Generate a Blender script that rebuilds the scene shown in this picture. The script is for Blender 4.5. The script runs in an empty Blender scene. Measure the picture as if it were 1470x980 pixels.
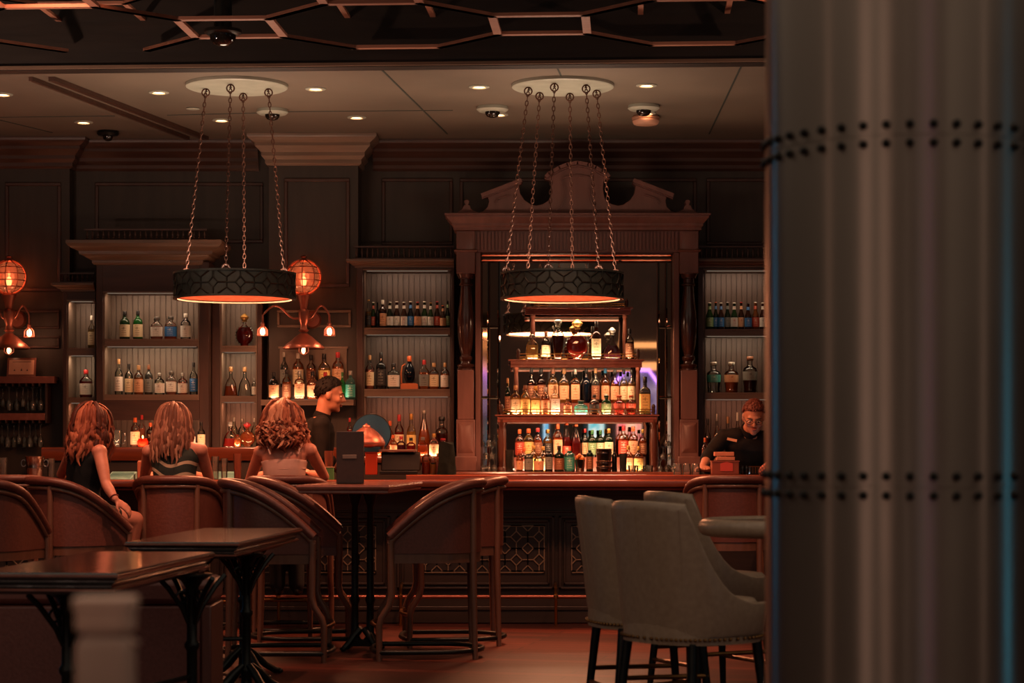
import bpy, bmesh, math, random
from math import sin, cos, pi, radians
from mathutils import Vector, Matrix
random.seed(7)
SC = bpy.context.scene
COL = SC.collection
F, H, CX, HY = 3000.0, 1.32, 735.0, 640.0      # focal length in pixels, eye height, principal point, horizon row
def X(px, Y): return (px - CX) / F * Y
def Z(py, Y): return H + (HY - py) / F * Y
def P(px, py, Y): return Vector((X(px, Y), Y, Z(py, Y)))

# ------------------------------------------------------------------ materials
def lin(c):
    if isinstance(c, str):
        c = c.lstrip('#'); c = [int(c[i:i+2], 16) / 255 for i in (0, 2, 4)]
        c = [(v / 12.92 if v <= .04045 else ((v + .055) / 1.055) ** 2.4) for v in c]
    return (c[0], c[1], c[2], 1)
MATS = {}
class NT:
    def __init__(s, name):
        s.m = bpy.data.materials.new(name); s.m.use_nodes = True
        s.t = s.m.node_tree; s.t.nodes.clear()
        s.out = s.n('ShaderNodeOutputMaterial')
    def n(s, typ, **kw):
        nd = s.t.nodes.new(typ)
        for k, v in kw.items():
            if k.startswith('i_'):
                key = k[2:]
                key = int(key) if key.isdigit() else key.replace('__', ' ')
                nd.inputs[key].default_value = v
            else: setattr(nd, k, v)
        return nd
    def l(s, a, b): s.t.links.new(a, b)
    def surf(s, sh): s.l(sh, s.out.inputs['Surface'])
def ramp(nt, fac, stops):
    r = nt.n('ShaderNodeValToRGB'); el = r.color_ramp.elements
    while len(el) < len(stops): el.new(.5)
    for e, (p, c) in zip(el, stops): e.position = p; e.color = lin(c)
    nt.l(fac, r.inputs[0]); return r.outputs[0]
def pbr(name, col, col2=None, rough=.5, metal=0., scale=8., stretch=(1, 1, 1), bump=0., spec=.5, rough2=None, detail=4., coord='Object', **kw):
    if name in MATS: return MATS[name]
    nt = NT(name); b = nt.n('ShaderNodeBsdfPrincipled')
    tc = nt.n('ShaderNodeTexCoord'); mp = nt.n('ShaderNodeMapping'); mp.inputs['Scale'].default_value = stretch
    nt.l(tc.outputs[coord], mp.inputs[0])
    no = nt.n('ShaderNodeTexNoise', i_Scale=scale, i_Detail=detail); nt.l(mp.outputs[0], no.inputs['Vector'])
    c = ramp(nt, no.outputs[0], [(.3, col), (.7, col2 or col)])
    nt.l(c, b.inputs['Base Color'])
    b.inputs['Roughness'].default_value = rough; b.inputs['Metallic'].default_value = metal
    b.inputs['Specular IOR Level'].default_value = spec
    if rough2 is not None:
        mr = nt.n('ShaderNodeMapRange'); mr.inputs[3].default_value = rough; mr.inputs[4].default_value = rough2
        nt.l(no.outputs[0], mr.inputs[0]); nt.l(mr.outputs[0], b.inputs['Roughness'])
    if bump:
        bp = nt.n('ShaderNodeBump', i_Strength=bump, i_Distance=.02); nt.l(no.outputs[0], bp.inputs['Height']); nt.l(bp.outputs[0], b.inputs['Normal'])
    for k, v in kw.items(): b.inputs[k.replace('_', ' ')].default_value = v
    nt.surf(b.outputs[0]); MATS[name] = nt.m; return nt.m
def emis(name, col, strength, col2=None, scale=6., stretch=(1, 1, 1)):
    if name in MATS: return MATS[name]
    nt = NT(name); e = nt.n('ShaderNodeEmission'); e.inputs[1].default_value = strength
    if col2:
        tc = nt.n('ShaderNodeTexCoord'); mp = nt.n('ShaderNodeMapping'); mp.inputs['Scale'].default_value = stretch
        nt.l(tc.outputs['Object'], mp.inputs[0])
        no = nt.n('ShaderNodeTexNoise', i_Scale=scale, i_Detail=3.); nt.l(mp.outputs[0], no.inputs['Vector'])
        nt.l(ramp(nt, no.outputs[0], [(.35, col), (.65, col2)]), e.inputs[0])
    else: e.inputs[0].default_value = lin(col)
    nt.surf(e.outputs[0]); MATS[name] = nt.m; return nt.m
def wood(name, c1, c2, rough=.4, axis='Z', scale=7., bump=.1, coat=0., spec=.5):
    st = {'X': (.12, 1, 1), 'Y': (1, .12, 1), 'Z': (1, 1, .12)}[axis]
    return pbr(name, c1, c2, rough=rough, scale=scale, stretch=tuple(s * 2.2 for s in st), bump=bump, detail=6., spec=spec, Coat_Weight=coat, Coat_Roughness=.15)
def glassm(name, tint, fres=1.25, rough=.06, body=0.):
    # thin-walled tinted glass: what is behind shows through, edges and highlights reflect
    if name in MATS: return MATS[name]
    nt = NT(name)
    tr = nt.n('ShaderNodeBsdfTransparent'); tr.inputs[0].default_value = lin(tint)
    gl = nt.n('ShaderNodeBsdfGlossy'); gl.inputs['Roughness'].default_value = rough; gl.inputs[0].default_value = (.9, .9, .9, 1)
    fr = nt.n('ShaderNodeFresnel', i_IOR=fres if fres > 1.3 else 1.5)
    base = tr.outputs[0]
    if body:
        df = nt.n('ShaderNodeBsdfTranslucent'); df.inputs[0].default_value = lin(tint)
        d2 = nt.n('ShaderNodeBsdfDiffuse'); d2.inputs[0].default_value = lin(tint)
        mm = nt.n('ShaderNodeMixShader', i_0=.5); nt.l(df.outputs[0], mm.inputs[1]); nt.l(d2.outputs[0], mm.inputs[2])
        mb = nt.n('ShaderNodeMixShader', i_0=body); nt.l(base, mb.inputs[1]); nt.l(mm.outputs[0], mb.inputs[2]); base = mb.outputs[0]
    mx = nt.n('ShaderNodeMixShader'); nt.l(fr.outputs[0], mx.inputs[0]); nt.l(base, mx.inputs[1]); nt.l(gl.outputs[0], mx.inputs[2])
    nt.surf(mx.outputs[0]); MATS[name] = nt.m; return nt.m
def liquidm(name, c):
    if name in MATS: return MATS[name]
    nt = NT(name)
    a = nt.n('ShaderNodeBsdfDiffuse'); a.inputs[0].default_value = lin(c)
    b = nt.n('ShaderNodeBsdfTranslucent'); b.inputs[0].default_value = lin(c)
    t = nt.n('ShaderNodeBsdfTransparent'); t.inputs[0].default_value = lin(c)
    m1 = nt.n('ShaderNodeMixShader', i_0=.5); nt.l(a.outputs[0], m1.inputs[1]); nt.l(b.outputs[0], m1.inputs[2])
    m2 = nt.n('ShaderNodeMixShader', i_0=.25); nt.l(m1.outputs[0], m2.inputs[1]); nt.l(t.outputs[0], m2.inputs[2])
    nt.surf(m2.outputs[0]); MATS[name] = nt.m; return nt.m
def labelm(name, paper, ink):
    # printed paper label: a darker crest and a few lines of illegible print
    if name in MATS: return MATS[name]
    nt = NT(name); b = nt.n('ShaderNodeBsdfPrincipled'); b.inputs['Roughness'].default_value = .6
    tc = nt.n('ShaderNodeTexCoord'); sx = nt.n('ShaderNodeSeparateXYZ'); nt.l(tc.outputs['Generated'], sx.inputs[0])
    def M(op, a, b_=None):
        m = nt.n('ShaderNodeMath', operation=op)
        for i, v in enumerate((a, b_)):
            if v is None: continue
            if isinstance(v, (int, float)): m.inputs[i].default_value = v
            else: nt.l(v, m.inputs[i])
        return m.outputs[0]
    ax = M('ABSOLUTE', M('SUBTRACT', sx.outputs[0], .5)); z = sx.outputs[2]
    ln = M('GREATER_THAN', M('FRACT', M('MULTIPLY', z, 5.5)), .62)
    mp = nt.n('ShaderNodeMapping'); mp.inputs['Scale'].default_value = (16, 1, 5.5); nt.l(tc.outputs['Generated'], mp.inputs[0])
    no = nt.n('ShaderNodeTexNoise', i_Scale=1., i_Detail=2.); nt.l(mp.outputs[0], no.inputs['Vector'])
    tx = M('MULTIPLY', M('MULTIPLY', ln, M('LESS_THAN', ax, .24)), M('GREATER_THAN', no.outputs[0], .46))
    dz = M('SUBTRACT', z, .70); cr = M('LESS_THAN', M('ADD', M('MULTIPLY', M('MULTIPLY', ax, ax), 1.6), M('MULTIPLY', dz, dz)), .012)
    fac = M('MINIMUM', M('ADD', M('MULTIPLY', tx, .55), M('MULTIPLY', cr, .6)), .75)
    mx = nt.n('ShaderNodeMixRGB'); mx.inputs[1].default_value = lin(paper); mx.inputs[2].default_value = lin(ink); nt.l(fac, mx.inputs[0]); nt.l(mx.outputs[0], b.inputs['Base Color'])
    nt.surf(b.outputs[0]); MATS[name] = nt.m; return nt.m

# ------------------------------------------------------------------ mesh building
class MB:
    def __init__(s): s.v = []; s.f = []; s.mi = []
    def add(s, vs, fs, mi=0):
        o = len(s.v); s.v += [tuple(v) for v in vs]; s.f += [tuple(i + o for i in f) for f in fs]; s.mi += [mi] * len(fs); return s
    def box(s, x0, x1, y0, y1, z0, z1, mi=0):
        x0, x1 = min(x0, x1), max(x0, x1); y0, y1 = min(y0, y1), max(y0, y1); z0, z1 = min(z0, z1), max(z0, z1)
        return s.add([(x0,y0,z0),(x1,y0,z0),(x1,y1,z0),(x0,y1,z0),(x0,y0,z1),(x1,y0,z1),(x1,y1,z1),(x0,y1,z1)],
                     [(0,3,2,1),(4,5,6,7),(0,1,5,4),(1,2,6,5),(2,3,7,6),(3,0,4,7)], mi)
    def prism(s, pts, a, b, axis='Y'):
        # polygon extruded along an axis; pts are (x,z) for Y, (x,y) for Z, (y,z) for X
        def m(p, t): return {'Y': (p[0], t, p[1]), 'Z': (p[0], p[1], t), 'X': (t, p[0], p[1])}[axis]
        n = len(pts); vs = [m(p, a) for p in pts] + [m(p, b) for p in pts]
        return s.add(vs, [tuple(range(n)), tuple(range(2 * n - 1, n - 1, -1))] + [(i, i + n, (i + 1) % n + n, (i + 1) % n) for i in range(n)])
    def rings(s, rings, closed=False, cap=True):
        n = len(rings[0]); vs = [p for r in rings for p in r]; fs = []
        m = len(rings)
        for i in range(m if closed else m - 1):
            a, b = i * n, ((i + 1) % m) * n
            fs += [(a + j, a + (j + 1) % n, b + (j + 1) % n, b + j) for j in range(n)]
        if cap and not closed: fs += [tuple(range(n - 1, -1, -1)), tuple(range((m - 1) * n, m * n))]
        return s.add(vs, fs)
    def lathe(s, prof, c=(0, 0, 0), seg=20, sx=1, sy=1, a0=0.):
        return s.rings([[(c[0] + max(r, 1e-4) * sx * cos(a0 + 2*pi*j/seg), c[1] + max(r, 1e-4) * sy * sin(a0 + 2*pi*j/seg), c[2] + z) for j in range(seg)] for r, z in prof])
    def tube(s, pts, r, seg=8, closed=False, flat=1.):
        pts = [Vector(p) for p in pts]; n = len(pts); rs = r if isinstance(r, (list, tuple)) else [r] * n
        out = []; up = None
        for i, p in enumerate(pts):
            if closed: t = pts[(i + 1) % n] - pts[i - 1]
            else: t = pts[min(i + 1, n - 1)] - pts[max(i - 1, 0)]
            if t.length < 1e-9: t = Vector((0, 0, 1))
            t.normalize()
            if up is None:
                up = Vector((0, 0, 1)) if abs(t.z) < .95 else Vector((0, 1, 0))
            up = up - t * up.dot(t)
            if up.length < 1e-6: up = t.orthogonal()
            up.normalize(); sd = t.cross(up)
            out.append([p + (sd * cos(2*pi*j/seg) * flat + up * sin(2*pi*j/seg)) * rs[i] for j in range(seg)])
        return s.rings(out, closed=closed)
    def ell(s, c, r, seg=16, rg=10, rot=None):
        c = Vector(c); r = (r, r, r) if not isinstance(r, (tuple, list)) else r; rr = []
        for i in range(rg + 1):
            t = pi * i / rg; row = []
            for j in range(seg):
                v = Vector((r[0] * max(sin(t), 1e-3) * cos(2*pi*j/seg), r[1] * max(sin(t), 1e-3) * sin(2*pi*j/seg), -r[2] * cos(t)))
                if rot is not None: v = rot @ v
                row.append(c + v)
            rr.append(row)
        return s.rings(rr)
    def frame_u(s, x0, x1, yf, yb, prof, l=True, r=True):
        # moulding run round front and both returns; prof is (projection, z)
        vs = []; fs = []; n = len(prof)
        for o, z in prof:
            vs += [(x0 - (o if l else 0), yb, z), (x0 - (o if l else 0), yf - o, z), (x1 + (o if r else 0), yf - o, z), (x1 + (o if r else 0), yb, z)]
        for i in range(n - 1):
            a, b = i * 4, i * 4 + 4
            fs += [(a + j, a + j + 1, b + j + 1, b + j) for j in range(3)]
        fs += [(3, 2, 1, 0), tuple((n - 1) * 4 + j for j in range(4))]
        fs += [tuple([i * 4 + 3 for i in range(n)] + [i * 4 for i in range(n - 1, -1, -1)])] if n > 1 else []
        return s.add(vs, fs)
    def xf(s, M):
        s.v = [tuple(M @ Vector(v)) for v in s.v]; return s
    def mesh(s, name, org=(0, 0, 0), mats=(), smooth=None):
        me = bpy.data.meshes.new(name)
        me.from_pydata([(v[0] - org[0], v[1] - org[1], v[2] - org[2]) for v in s.v], [], s.f)
        for m in mats: me.materials.append(m)
        bm = bmesh.new(); bm.from_mesh(me); bmesh.ops.recalc_face_normals(bm, faces=bm.faces)
        bm.to_mesh(me); bm.free()
        if any(s.mi): me.polygons.foreach_set('material_index', s.mi)
        if smooth is not None:
            me.shade_smooth()
            try: me.set_sharp_from_angle(angle=radians(smooth))
            except Exception: pass
        me.update(); return me
ORG = {}
def root_of(o):
    while o.parent: o = o.parent
    return o
def build(name, mb, mat, parent=None, smooth=35, bevel=0., org=None, label=None):
    """one mesh object; mb is in the same space its thing was laid out in"""
    if parent is not None: o_ = ORG.get(root_of(parent).name, (0, 0, 0))
    elif org is not None: o_ = org
    else: o_ = (0, 0, 0)
    mats = mat if isinstance(mat, (list, tuple)) else [mat]
    me = mb.mesh(name, o_, mats, smooth) if isinstance(mb, MB) else mb
    ob = bpy.data.objects.new(name, me); COL.objects.link(ob)
    if parent is not None: ob.parent = parent
    else: ob.location = o_; ORG[ob.name] = tuple(o_)
    if bevel:
        md = ob.modifiers.new('edge', 'BEVEL'); md.width = bevel; md.segments = 2; md.limit_method = 'ANGLE'; md.angle_limit = radians(40)
    if label: ob['label'] = label
    return ob
def thing(name, label, cat, org=(0, 0, 0), group=None, loc=None, rz=0.):
    """an Empty at the thing's base; parts are laid out in world space round org (or local space if org is 0 and loc is set)"""
    o = bpy.data.objects.new(name, None); COL.objects.link(o); o.empty_display_size = .1
    ORG[o.name] = tuple(org); o.location = loc if loc is not None else org; o.rotation_euler = (0, 0, rz)
    o['label'] = label; o['category'] = cat
    if group: o['group'] = group
    return o
def tag(o, label, cat, group=None, kind=None):
    o['label'] = label; o['category'] = cat
    if group: o['group'] = group
    if kind: o['kind'] = kind
    return o
def struct(o, label=None):
    o['kind'] = 'structure'
    if label: o['label'] = label
    return o
def copy_tree(o, parent=None):
    c = o.copy(); COL.objects.link(c)
    if parent is not None: c.parent = parent
    for ch in list(o.children): copy_tree(ch, c)
    return c
def dup(root, loc, rz, label, group=None):
    c = copy_tree(root); c.location = loc; c.rotation_euler = (0, 0, rz); c['label'] = label
    if group: c['group'] = group
    return c
def lightd(name, typ, loc, energy, color, parent=None, size=.1, size_y=None, rot=(0, 0, 0), spot=None, blend=.6):
    d = bpy.data.lights.new(name, typ); d.energy = energy; d.color = color
    if typ == 'AREA':
        d.size = size
        if size_y: d.shape = 'RECTANGLE'; d.size_y = size_y
    else: d.shadow_soft_size = size
    if typ == 'SPOT': d.spot_size = radians(spot or 90); d.spot_blend = blend
    o = bpy.data.objects.new(name, d); COL.objects.link(o)
    if parent is not None:
        og = ORG.get(root_of(parent).name, (0, 0, 0)); o.parent = parent; o.location = Vector(loc) - Vector(og)
    else: o.location = loc
    o.rotation_euler = rot; return o

# ------------------------------------------------------------------ palette
W_DARK = wood('dark_wood', '#3a261e', '#4c3127', rough=.42)
W_DARKX = wood('dark_wood_rail', '#3a261e', '#4e3228', rough=.4, axis='X')
W_WALL = wood('wall_panel_wood', '#30271f', '#3b3027', rough=.55)
W_PED = wood('mahogany_surround', '#68443c', '#7b5147', rough=.42)
W_TRIM = wood('trim_wood', '#6a5546', '#7d6553', rough=.35, axis='X')
W_BEAD = wood('beadboard', '#3e2e25', '#4b392e', rough=.5)
W_PALE = pbr('cabinet_lining', '#6b5a4c', '#79685a', rough=.5, scale=5)
W_BAR = wood('bar_top_wood', '#5a2c1d', '#7a3d28', rough=.22, axis='X', coat=.5)
W_BARF = wood('bar_front_wood', '#261d18', '#332720', rough=.45, axis='X')
W_TABLE = wood('table_wood', '#211611', '#30201a', rough=.1, axis='Y', coat=.9)
W_STOOL = wood('stool_wood', '#5d4032', '#755243', rough=.3)
W_EDGE = wood('table_edge_wood', '#7a4536', '#8e5444', rough=.25, axis='Y')
LEATHER = pbr('brown_leather', '#5b342b', '#683c32', rough=.42, scale=60, bump=.08)
LEATHER_D = pbr('dark_brown_leather', '#663730', '#734138', rough=.45, scale=60, bump=.08)
GRAYL = pbr('grey_green_leather', '#9a806a', '#a88e76', rough=.38, scale=40, bump=.05)
IRON = pbr('cast_iron', '#141513', '#1f201d', rough=.4, metal=.5, scale=30)
BLACKM = pbr('black_metal', '#1c1d1b', '#262724', rough=.35, metal=.7)
BRASS = pbr('brass', '#a8763c', '#b98547', rough=.28, metal=1., scale=20)
CHAINM = pbr('chain_copper', '#5a3b30', '#6b473a', rough=.45, metal=.6, scale=20)
AGED = pbr('aged_brass', '#6b4a2c', '#7d5936', rough=.38, metal=1., scale=20)
COPPER = pbr('copper', '#94584a', '#a66755', rough=.36, metal=.75, scale=12)
STEEL = pbr('steel', '#8f8a82', '#a19b92', rough=.22, metal=1., scale=14)
CEILM = pbr('bar_ceiling_paint', '#675c50', '#76695b', rough=.55, scale=1.3, detail=6.)
SOFFIT = pbr('dark_soffit', '#2a322d', '#343c36', rough=.7, scale=3)
LATT = wood('lattice_wood', '#96634e', '#a8735b', rough=.5, axis='X')
LATT_D = wood('lattice_wood_dark', '#96634e', '#a8735b', rough=.5, axis='X')
WHITEP = pbr('white_paint', '#9b9c8c', '#a8a999', rough=.45, scale=9)
MIRROR = pbr('mirror_glass', '#d5d0c8', '#d5d0c8', rough=.02, metal=1.)
MIRROR_D = pbr('bevelled_mirror', '#c9b6a4', '#c9b6a4', rough=.05, metal=1.)
BULB = emis('warm_bulb', (1., .42, .18), 7)
BULB_S = emis('small_filament_bulb', (1., .50, .26), 7)
CAN = emis('downlight_lens', (1., .45, .2), 14)
LEDW = emis('shelf_led', (1., .78, .58), .16)
CLEARG = glassm('clear_glass', '#f0f2ee', body=.06)
AMBERG = glassm('amber_globe_glass', '#eeb094', body=.3)
SKIN = pbr('skin', '#b3755f', '#c28069', rough=.5, scale=25, Subsurface_Weight=.0)
SKIN_M = pbr('skin_tan', '#8f5c46', '#9d6950', rough=.5, scale=25)
# ================================================================== THE SETTING
CZ = 4.0                                   # bar ceiling height
def floor_mat():
    nt = NT('floor_planks'); b = nt.n('ShaderNodeBsdfPrincipled')
    tc = nt.n('ShaderNodeTexCoord'); mp = nt.n('ShaderNodeMapping'); mp.inputs['Rotation'].default_value = (0, 0, radians(14))
    nt.l(tc.outputs['Object'], mp.inputs[0])
    br = nt.n('ShaderNodeTexBrick', i_Scale=1.); br.inputs['Brick Width'].default_value = 1.3; br.inputs['Row Height'].default_value = .15; br.inputs['Mortar Size'].default_value = .007
    br.inputs['Color1'].default_value = lin('#3f1d15'); br.inputs['Color2'].default_value = lin('#6e3425'); br.inputs['Mortar'].default_value = lin('#1c0d0a')
    nt.l(mp.outputs[0], br.inputs[0])
    m2 = nt.n('ShaderNodeMapping'); m2.inputs['Scale'].default_value = (1.2, 14, 1); m2.inputs['Rotation'].default_value = (0, 0, radians(14)); nt.l(tc.outputs['Object'], m2.inputs[0])
    no = nt.n('ShaderNodeTexNoise', i_Scale=2.5, i_Detail=6.); nt.l(m2.outputs[0], no.inputs['Vector'])
    mx = nt.n('ShaderNodeMixRGB', blend_type='MULTIPLY', i_0=.6); nt.l(br.outputs[0], mx.inputs[1])
    nt.l(ramp(nt, no.outputs[0], [(.3, '#9a8a84'), (.7, '#ffffff')]), mx.inputs[2]); nt.l(mx.outputs[0], b.inputs['Base Color'])
    b.inputs['Roughness'].default_value = .38
    bp = nt.n('ShaderNodeBump', i_Strength=.25, i_Distance=.004); nt.l(no.outputs[0], bp.inputs['Height']); nt.l(bp.outputs[0], b.inputs['Normal'])
    nt.surf(b.outputs[0]); return nt.m
struct(build('floor', MB().box(-9, 9, -16, 18.6, -.1, 0), floor_mat()))
wall = struct(build('wall_back', MB().box(-7, 7, 18.42, 18.6, 0, CZ), W_WALL))
# bar ceiling with its panel joints
cl = struct(build('ceiling', MB().prism([(-7, 15.1), (7, 14.30), (7, 18.6), (-7, 18.6)], CZ, CZ + .08, 'Z'), CEILM))
def strip(mb, a, b, w, z0, z1):
    a, b = Vector((a[0], a[1])), Vector((b[0], b[1])); d = (b - a).normalized(); n = Vector((-d.y, d.x)) * w / 2
    return mb.prism([tuple(a + n), tuple(b + n), tuple(b - n), tuple(a - n)], z0, z1, 'Z')
def onz(px, py, z): Y = (z - H) * F / (HY - py); return (X(px, Y), Y)
jm = MB()
for a, b in (((545, 97), (642, 192)), ((800, 97), (806, 110)), ((1064, 95), (1018, 192)), ((0, 168), (165, 166)), ((240, 165), (400, 161)), ((405, 160), (650, 158)), ((0, 172), (75, 190))):
    strip(jm, onz(a[0], a[1], CZ), onz(b[0], b[1], CZ), .012, CZ - .004, CZ)
build('panel_joint', jm, SOFFIT, cl)
for k, (a, b, w) in enumerate((((44, 110), (270, 196), .03), ((74, 110), (296, 196), .05))):
    build('ceiling_batten', strip(MB(), onz(a[0], a[1], CZ), onz(b[0], b[1], CZ), w, CZ - .03, CZ), W_DARK, cl)
# bulkhead edge between the bar ceiling and the lattice ceiling in front of it
def slab(mb, y0, y1, z0, z1): return mb.prism([(-7, 15.12 + y0), (7, 14.32 + y0), (7, 14.32 + y1), (-7, 15.12 + y1)], z0, z1, 'Z')
bk = struct(build('trim_1', slab(MB(), -.03, .12, CZ - .005, CZ + .62), wood('bulkhead_wood', '#1d1612', '#261d17', rough=.5, axis='X')))
build('edge_moulding', slab(MB(), -.055, -.03, CZ + .0, CZ + .022), W_TRIM, bk)
# lattice ceiling: octagons and squares of timber in two layers below a dark soffit
sof = struct(build('ceiling_lattice', MB().box(-9, 9, 10.8, 15.0, 4.72, 4.8), SOFFIT))
A8 = .605
def lattice(name, zb, hgt, wid, ox, oy, mat, ymin, ymax, rot):
    mb = MB(); p = A8 * (2 + math.sqrt(2)) / 2; d = A8 / math.sqrt(2); h = A8 / 2
    ca, sa = cos(rot), sin(rot)
    def seg(a, b):
        q = []
        for u in (a, b): q.append((ox + u[0] * ca - u[1] * sa, oy + u[0] * sa + u[1] * ca))
        mid = (q[0][1] + q[1][1]) / 2; mx = (q[0][0] + q[1][0]) / 2
        if ymin < mid < ymax and abs(mx) < 5.2 and max(q[0][1], q[1][1]) < ymax + .3:
            dv = Vector((q[1][0] - q[0][0], q[1][1] - q[0][1])).normalized() * (wid * .45)
            strip(mb, (q[0][0] - dv.x, q[0][1] - dv.y), (q[1][0] + dv.x, q[1][1] + dv.y), wid, zb, zb + hgt)
    for i in range(-8, 9):
        for j in range(-6, 7):
            if (i + j) % 2: continue
            cx, cy = i * p, j * p
            for s in (-1, 1):
                seg((cx - h, cy + s * h), (cx + h, cy + s * h)); seg((cx + s * h, cy - h), (cx + s * h, cy + h))
            # diagonals run from a square's corners to the squares one step away
            for sx in (-1, 1):
                for sy in (-1, 1):
                    seg((cx + sx * h, cy + sy * h), (cx + sx * (h + d), cy + sy * (h + d)))
    return struct(build(name, mb, mat, sof))
x0, y0 = onz(776, 37, 4.1)
lattice('lattice_beam', 4.10, .022, .055, x0, y0, LATT, 11.5, 14.62, radians(-3.2))
lattice('upper_lattice_beam', 4.34, .02, .038, x0 + 1.0, y0 + .55, LATT_D, 11.5, 14.75, radians(-3.2))

# wall dressing: projecting bays, crown mouldings, raised panels
def wbay(px0, px1, Yf):
    return MB().box(X(px0, Yf), X(px1, Yf), Yf, 18.42, 0, CZ)
YD = 18.05
b1 = struct(build('wall_bay', wbay(386, 514, YD), W_WALL, wall)); 
b0 = struct(build('wall_bay', wbay(-60, 100, 18.25), W_WALL, wall))
CROWN = [(.015, 3.74), (.03, 3.76), (.03, 3.79), (.06, 3.82), (.06, 3.85), (.11, 3.90), (.11, 3.925), (.16, 3.96), (.17, 3.975), (.17, 3.999)]
def crown(n, px0, px1, Yf, l, r, sc=1.):
    return struct(build('trim_%d' % n, MB().frame_u(X(px0, Yf), X(px1, Yf), Yf, 18.42, [(o * sc, z) for o, z in CROWN], l, r), W_TRIM if n == 3 else W_DARKX))
crown(2, 108, 372, 18.42 - .001, False, False)
crown(3, 386, 514, YD, True, True)
crown(4, 536, 1400, 18.42 - .001, False, False)
crown(5, -60, 100, 18.25, True, True)
def panel_mould(px0, px1, py0, py1, Y, w=.03, d=.02, mat=W_DARK, name='panel_moulding', parent=wall):
    xa, xb, za, zb = X(px0, Y), X(px1, Y), Z(py1, Y), Z(py0, Y); mb = MB()
    for (a, b, c, e) in ((xa, xb, zb - w, zb), (xa, xb, za, za + w), (xa, xa + w, za + w, zb - w), (xb - w, xb, za + w, zb - w)):
        mb.box(a, b, Y - d, Y, c, e)
    return build(name, mb, mat, parent, bevel=.006)
panel_mould(137, 378, 262, 349, 18.42)
panel_mould(548, 650, 256, 352, 18.42); panel_mould(1014, 1180, 256, 352, 18.42)
panel_mould(660, 1000, 256, 352, 18.42)
panel_mould(408, 502, 256, 412, YD); panel_mould(8, 88, 262, 418, 18.25)
panel_mould(398, 504, 445, 470, YD, w=.022, mat=W_TRIM); panel_mould(-12, 86, 445, 472, 18.25, w=.022)
panel_mould(-12, 86, 482, 500, 18.25, w=.02)

# ================================================================== BACK BAR CABINETS
def lite(name, x0, x1, y, z, parent, e, col=(1., .66, .45), d=.16, tilt=26):
    build('light_strip', MB().box(x0 + .02, x1 - .02, y - .006, y + .006, z - .005, z), LEDW, parent)
    lightd('cabinet_light', 'AREA', ((x0 + x1) / 2, y + .01, z - .012), e, col, parent, size=(x1 - x0) * .9, size_y=d * .3, rot=(radians(tilt), 0, 0))
def beadboard(x0, x1, y, z0, z1, step=.047):
    mb = MB(); n = max(1, round((x1 - x0) / step)); s = (x1 - x0) / n
    mb.box(x0, x1, y + .006, y + .02, z0, z1)
    for i in range(n): mb.box(x0 + i * s + .005, x0 + (i + 1) * s - .005, y - .006, y + .006, z0, z1)
    return mb
CORN = [(.0, -.05), (.015, -.048), (.015, -.035), (.045, -.022), (.05, -.012), (.08, -.003), (.085, .0), (.085, .018), (.07, .022)]
def balustrade(x0, x1, yf, z, h, parent, ret=None):
    br = build('balustrade', MB().box(x0, x1, yf, yf + .03, z + h - .015, z + h).box(x0, x1, yf, yf + .03, z, z + .012), W_DARKX, parent)
    n = max(2, round((x1 - x0) / .045)); first = None
    for i in range(n):
        x = x0 + (i + .5) * (x1 - x0) / n
        if first is None:
            mb = MB().lathe([(.006, .012), (.012, .02), (.006, .035), (.013, h * .45), (.008, h * .62), (.005, h * .8), (.010, h - .02), (.006, h - .014)], (0, 0, 0), 8)
            og = ORG[root_of(br).name]
            first = bpy.data.objects.new('baluster', mb.mesh('baluster', (0, 0, 0), [W_DARK], 50)); COL.objects.link(first); first.parent = br; c = first
        else:
            c = first.copy(); COL.objects.link(c); c.parent = br
        og = ORG[root_of(br).name]; c.location = (x - og[0], yf + .015 - og[1], z - og[2])
def shelf_board(a, b, Yf, zt, zb, parent, back, mat=W_DARKX):
    sh = build('shelf', MB().box(a, b, Yf + .02, back, zb, zt), mat, parent)
    build('shelf_edge', MB().box(a, b, Yf - .004, Yf + .02, zt - .014, zt - .001).box(a, b, Yf + .004, Yf + .02, zb + .012, zt - .014).box(a, b, Yf - .002, Yf + .02, zb, zb + .012), W_TRIM if mat is W_DARKX else mat, sh)
    return sh
CAB = {}
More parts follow.
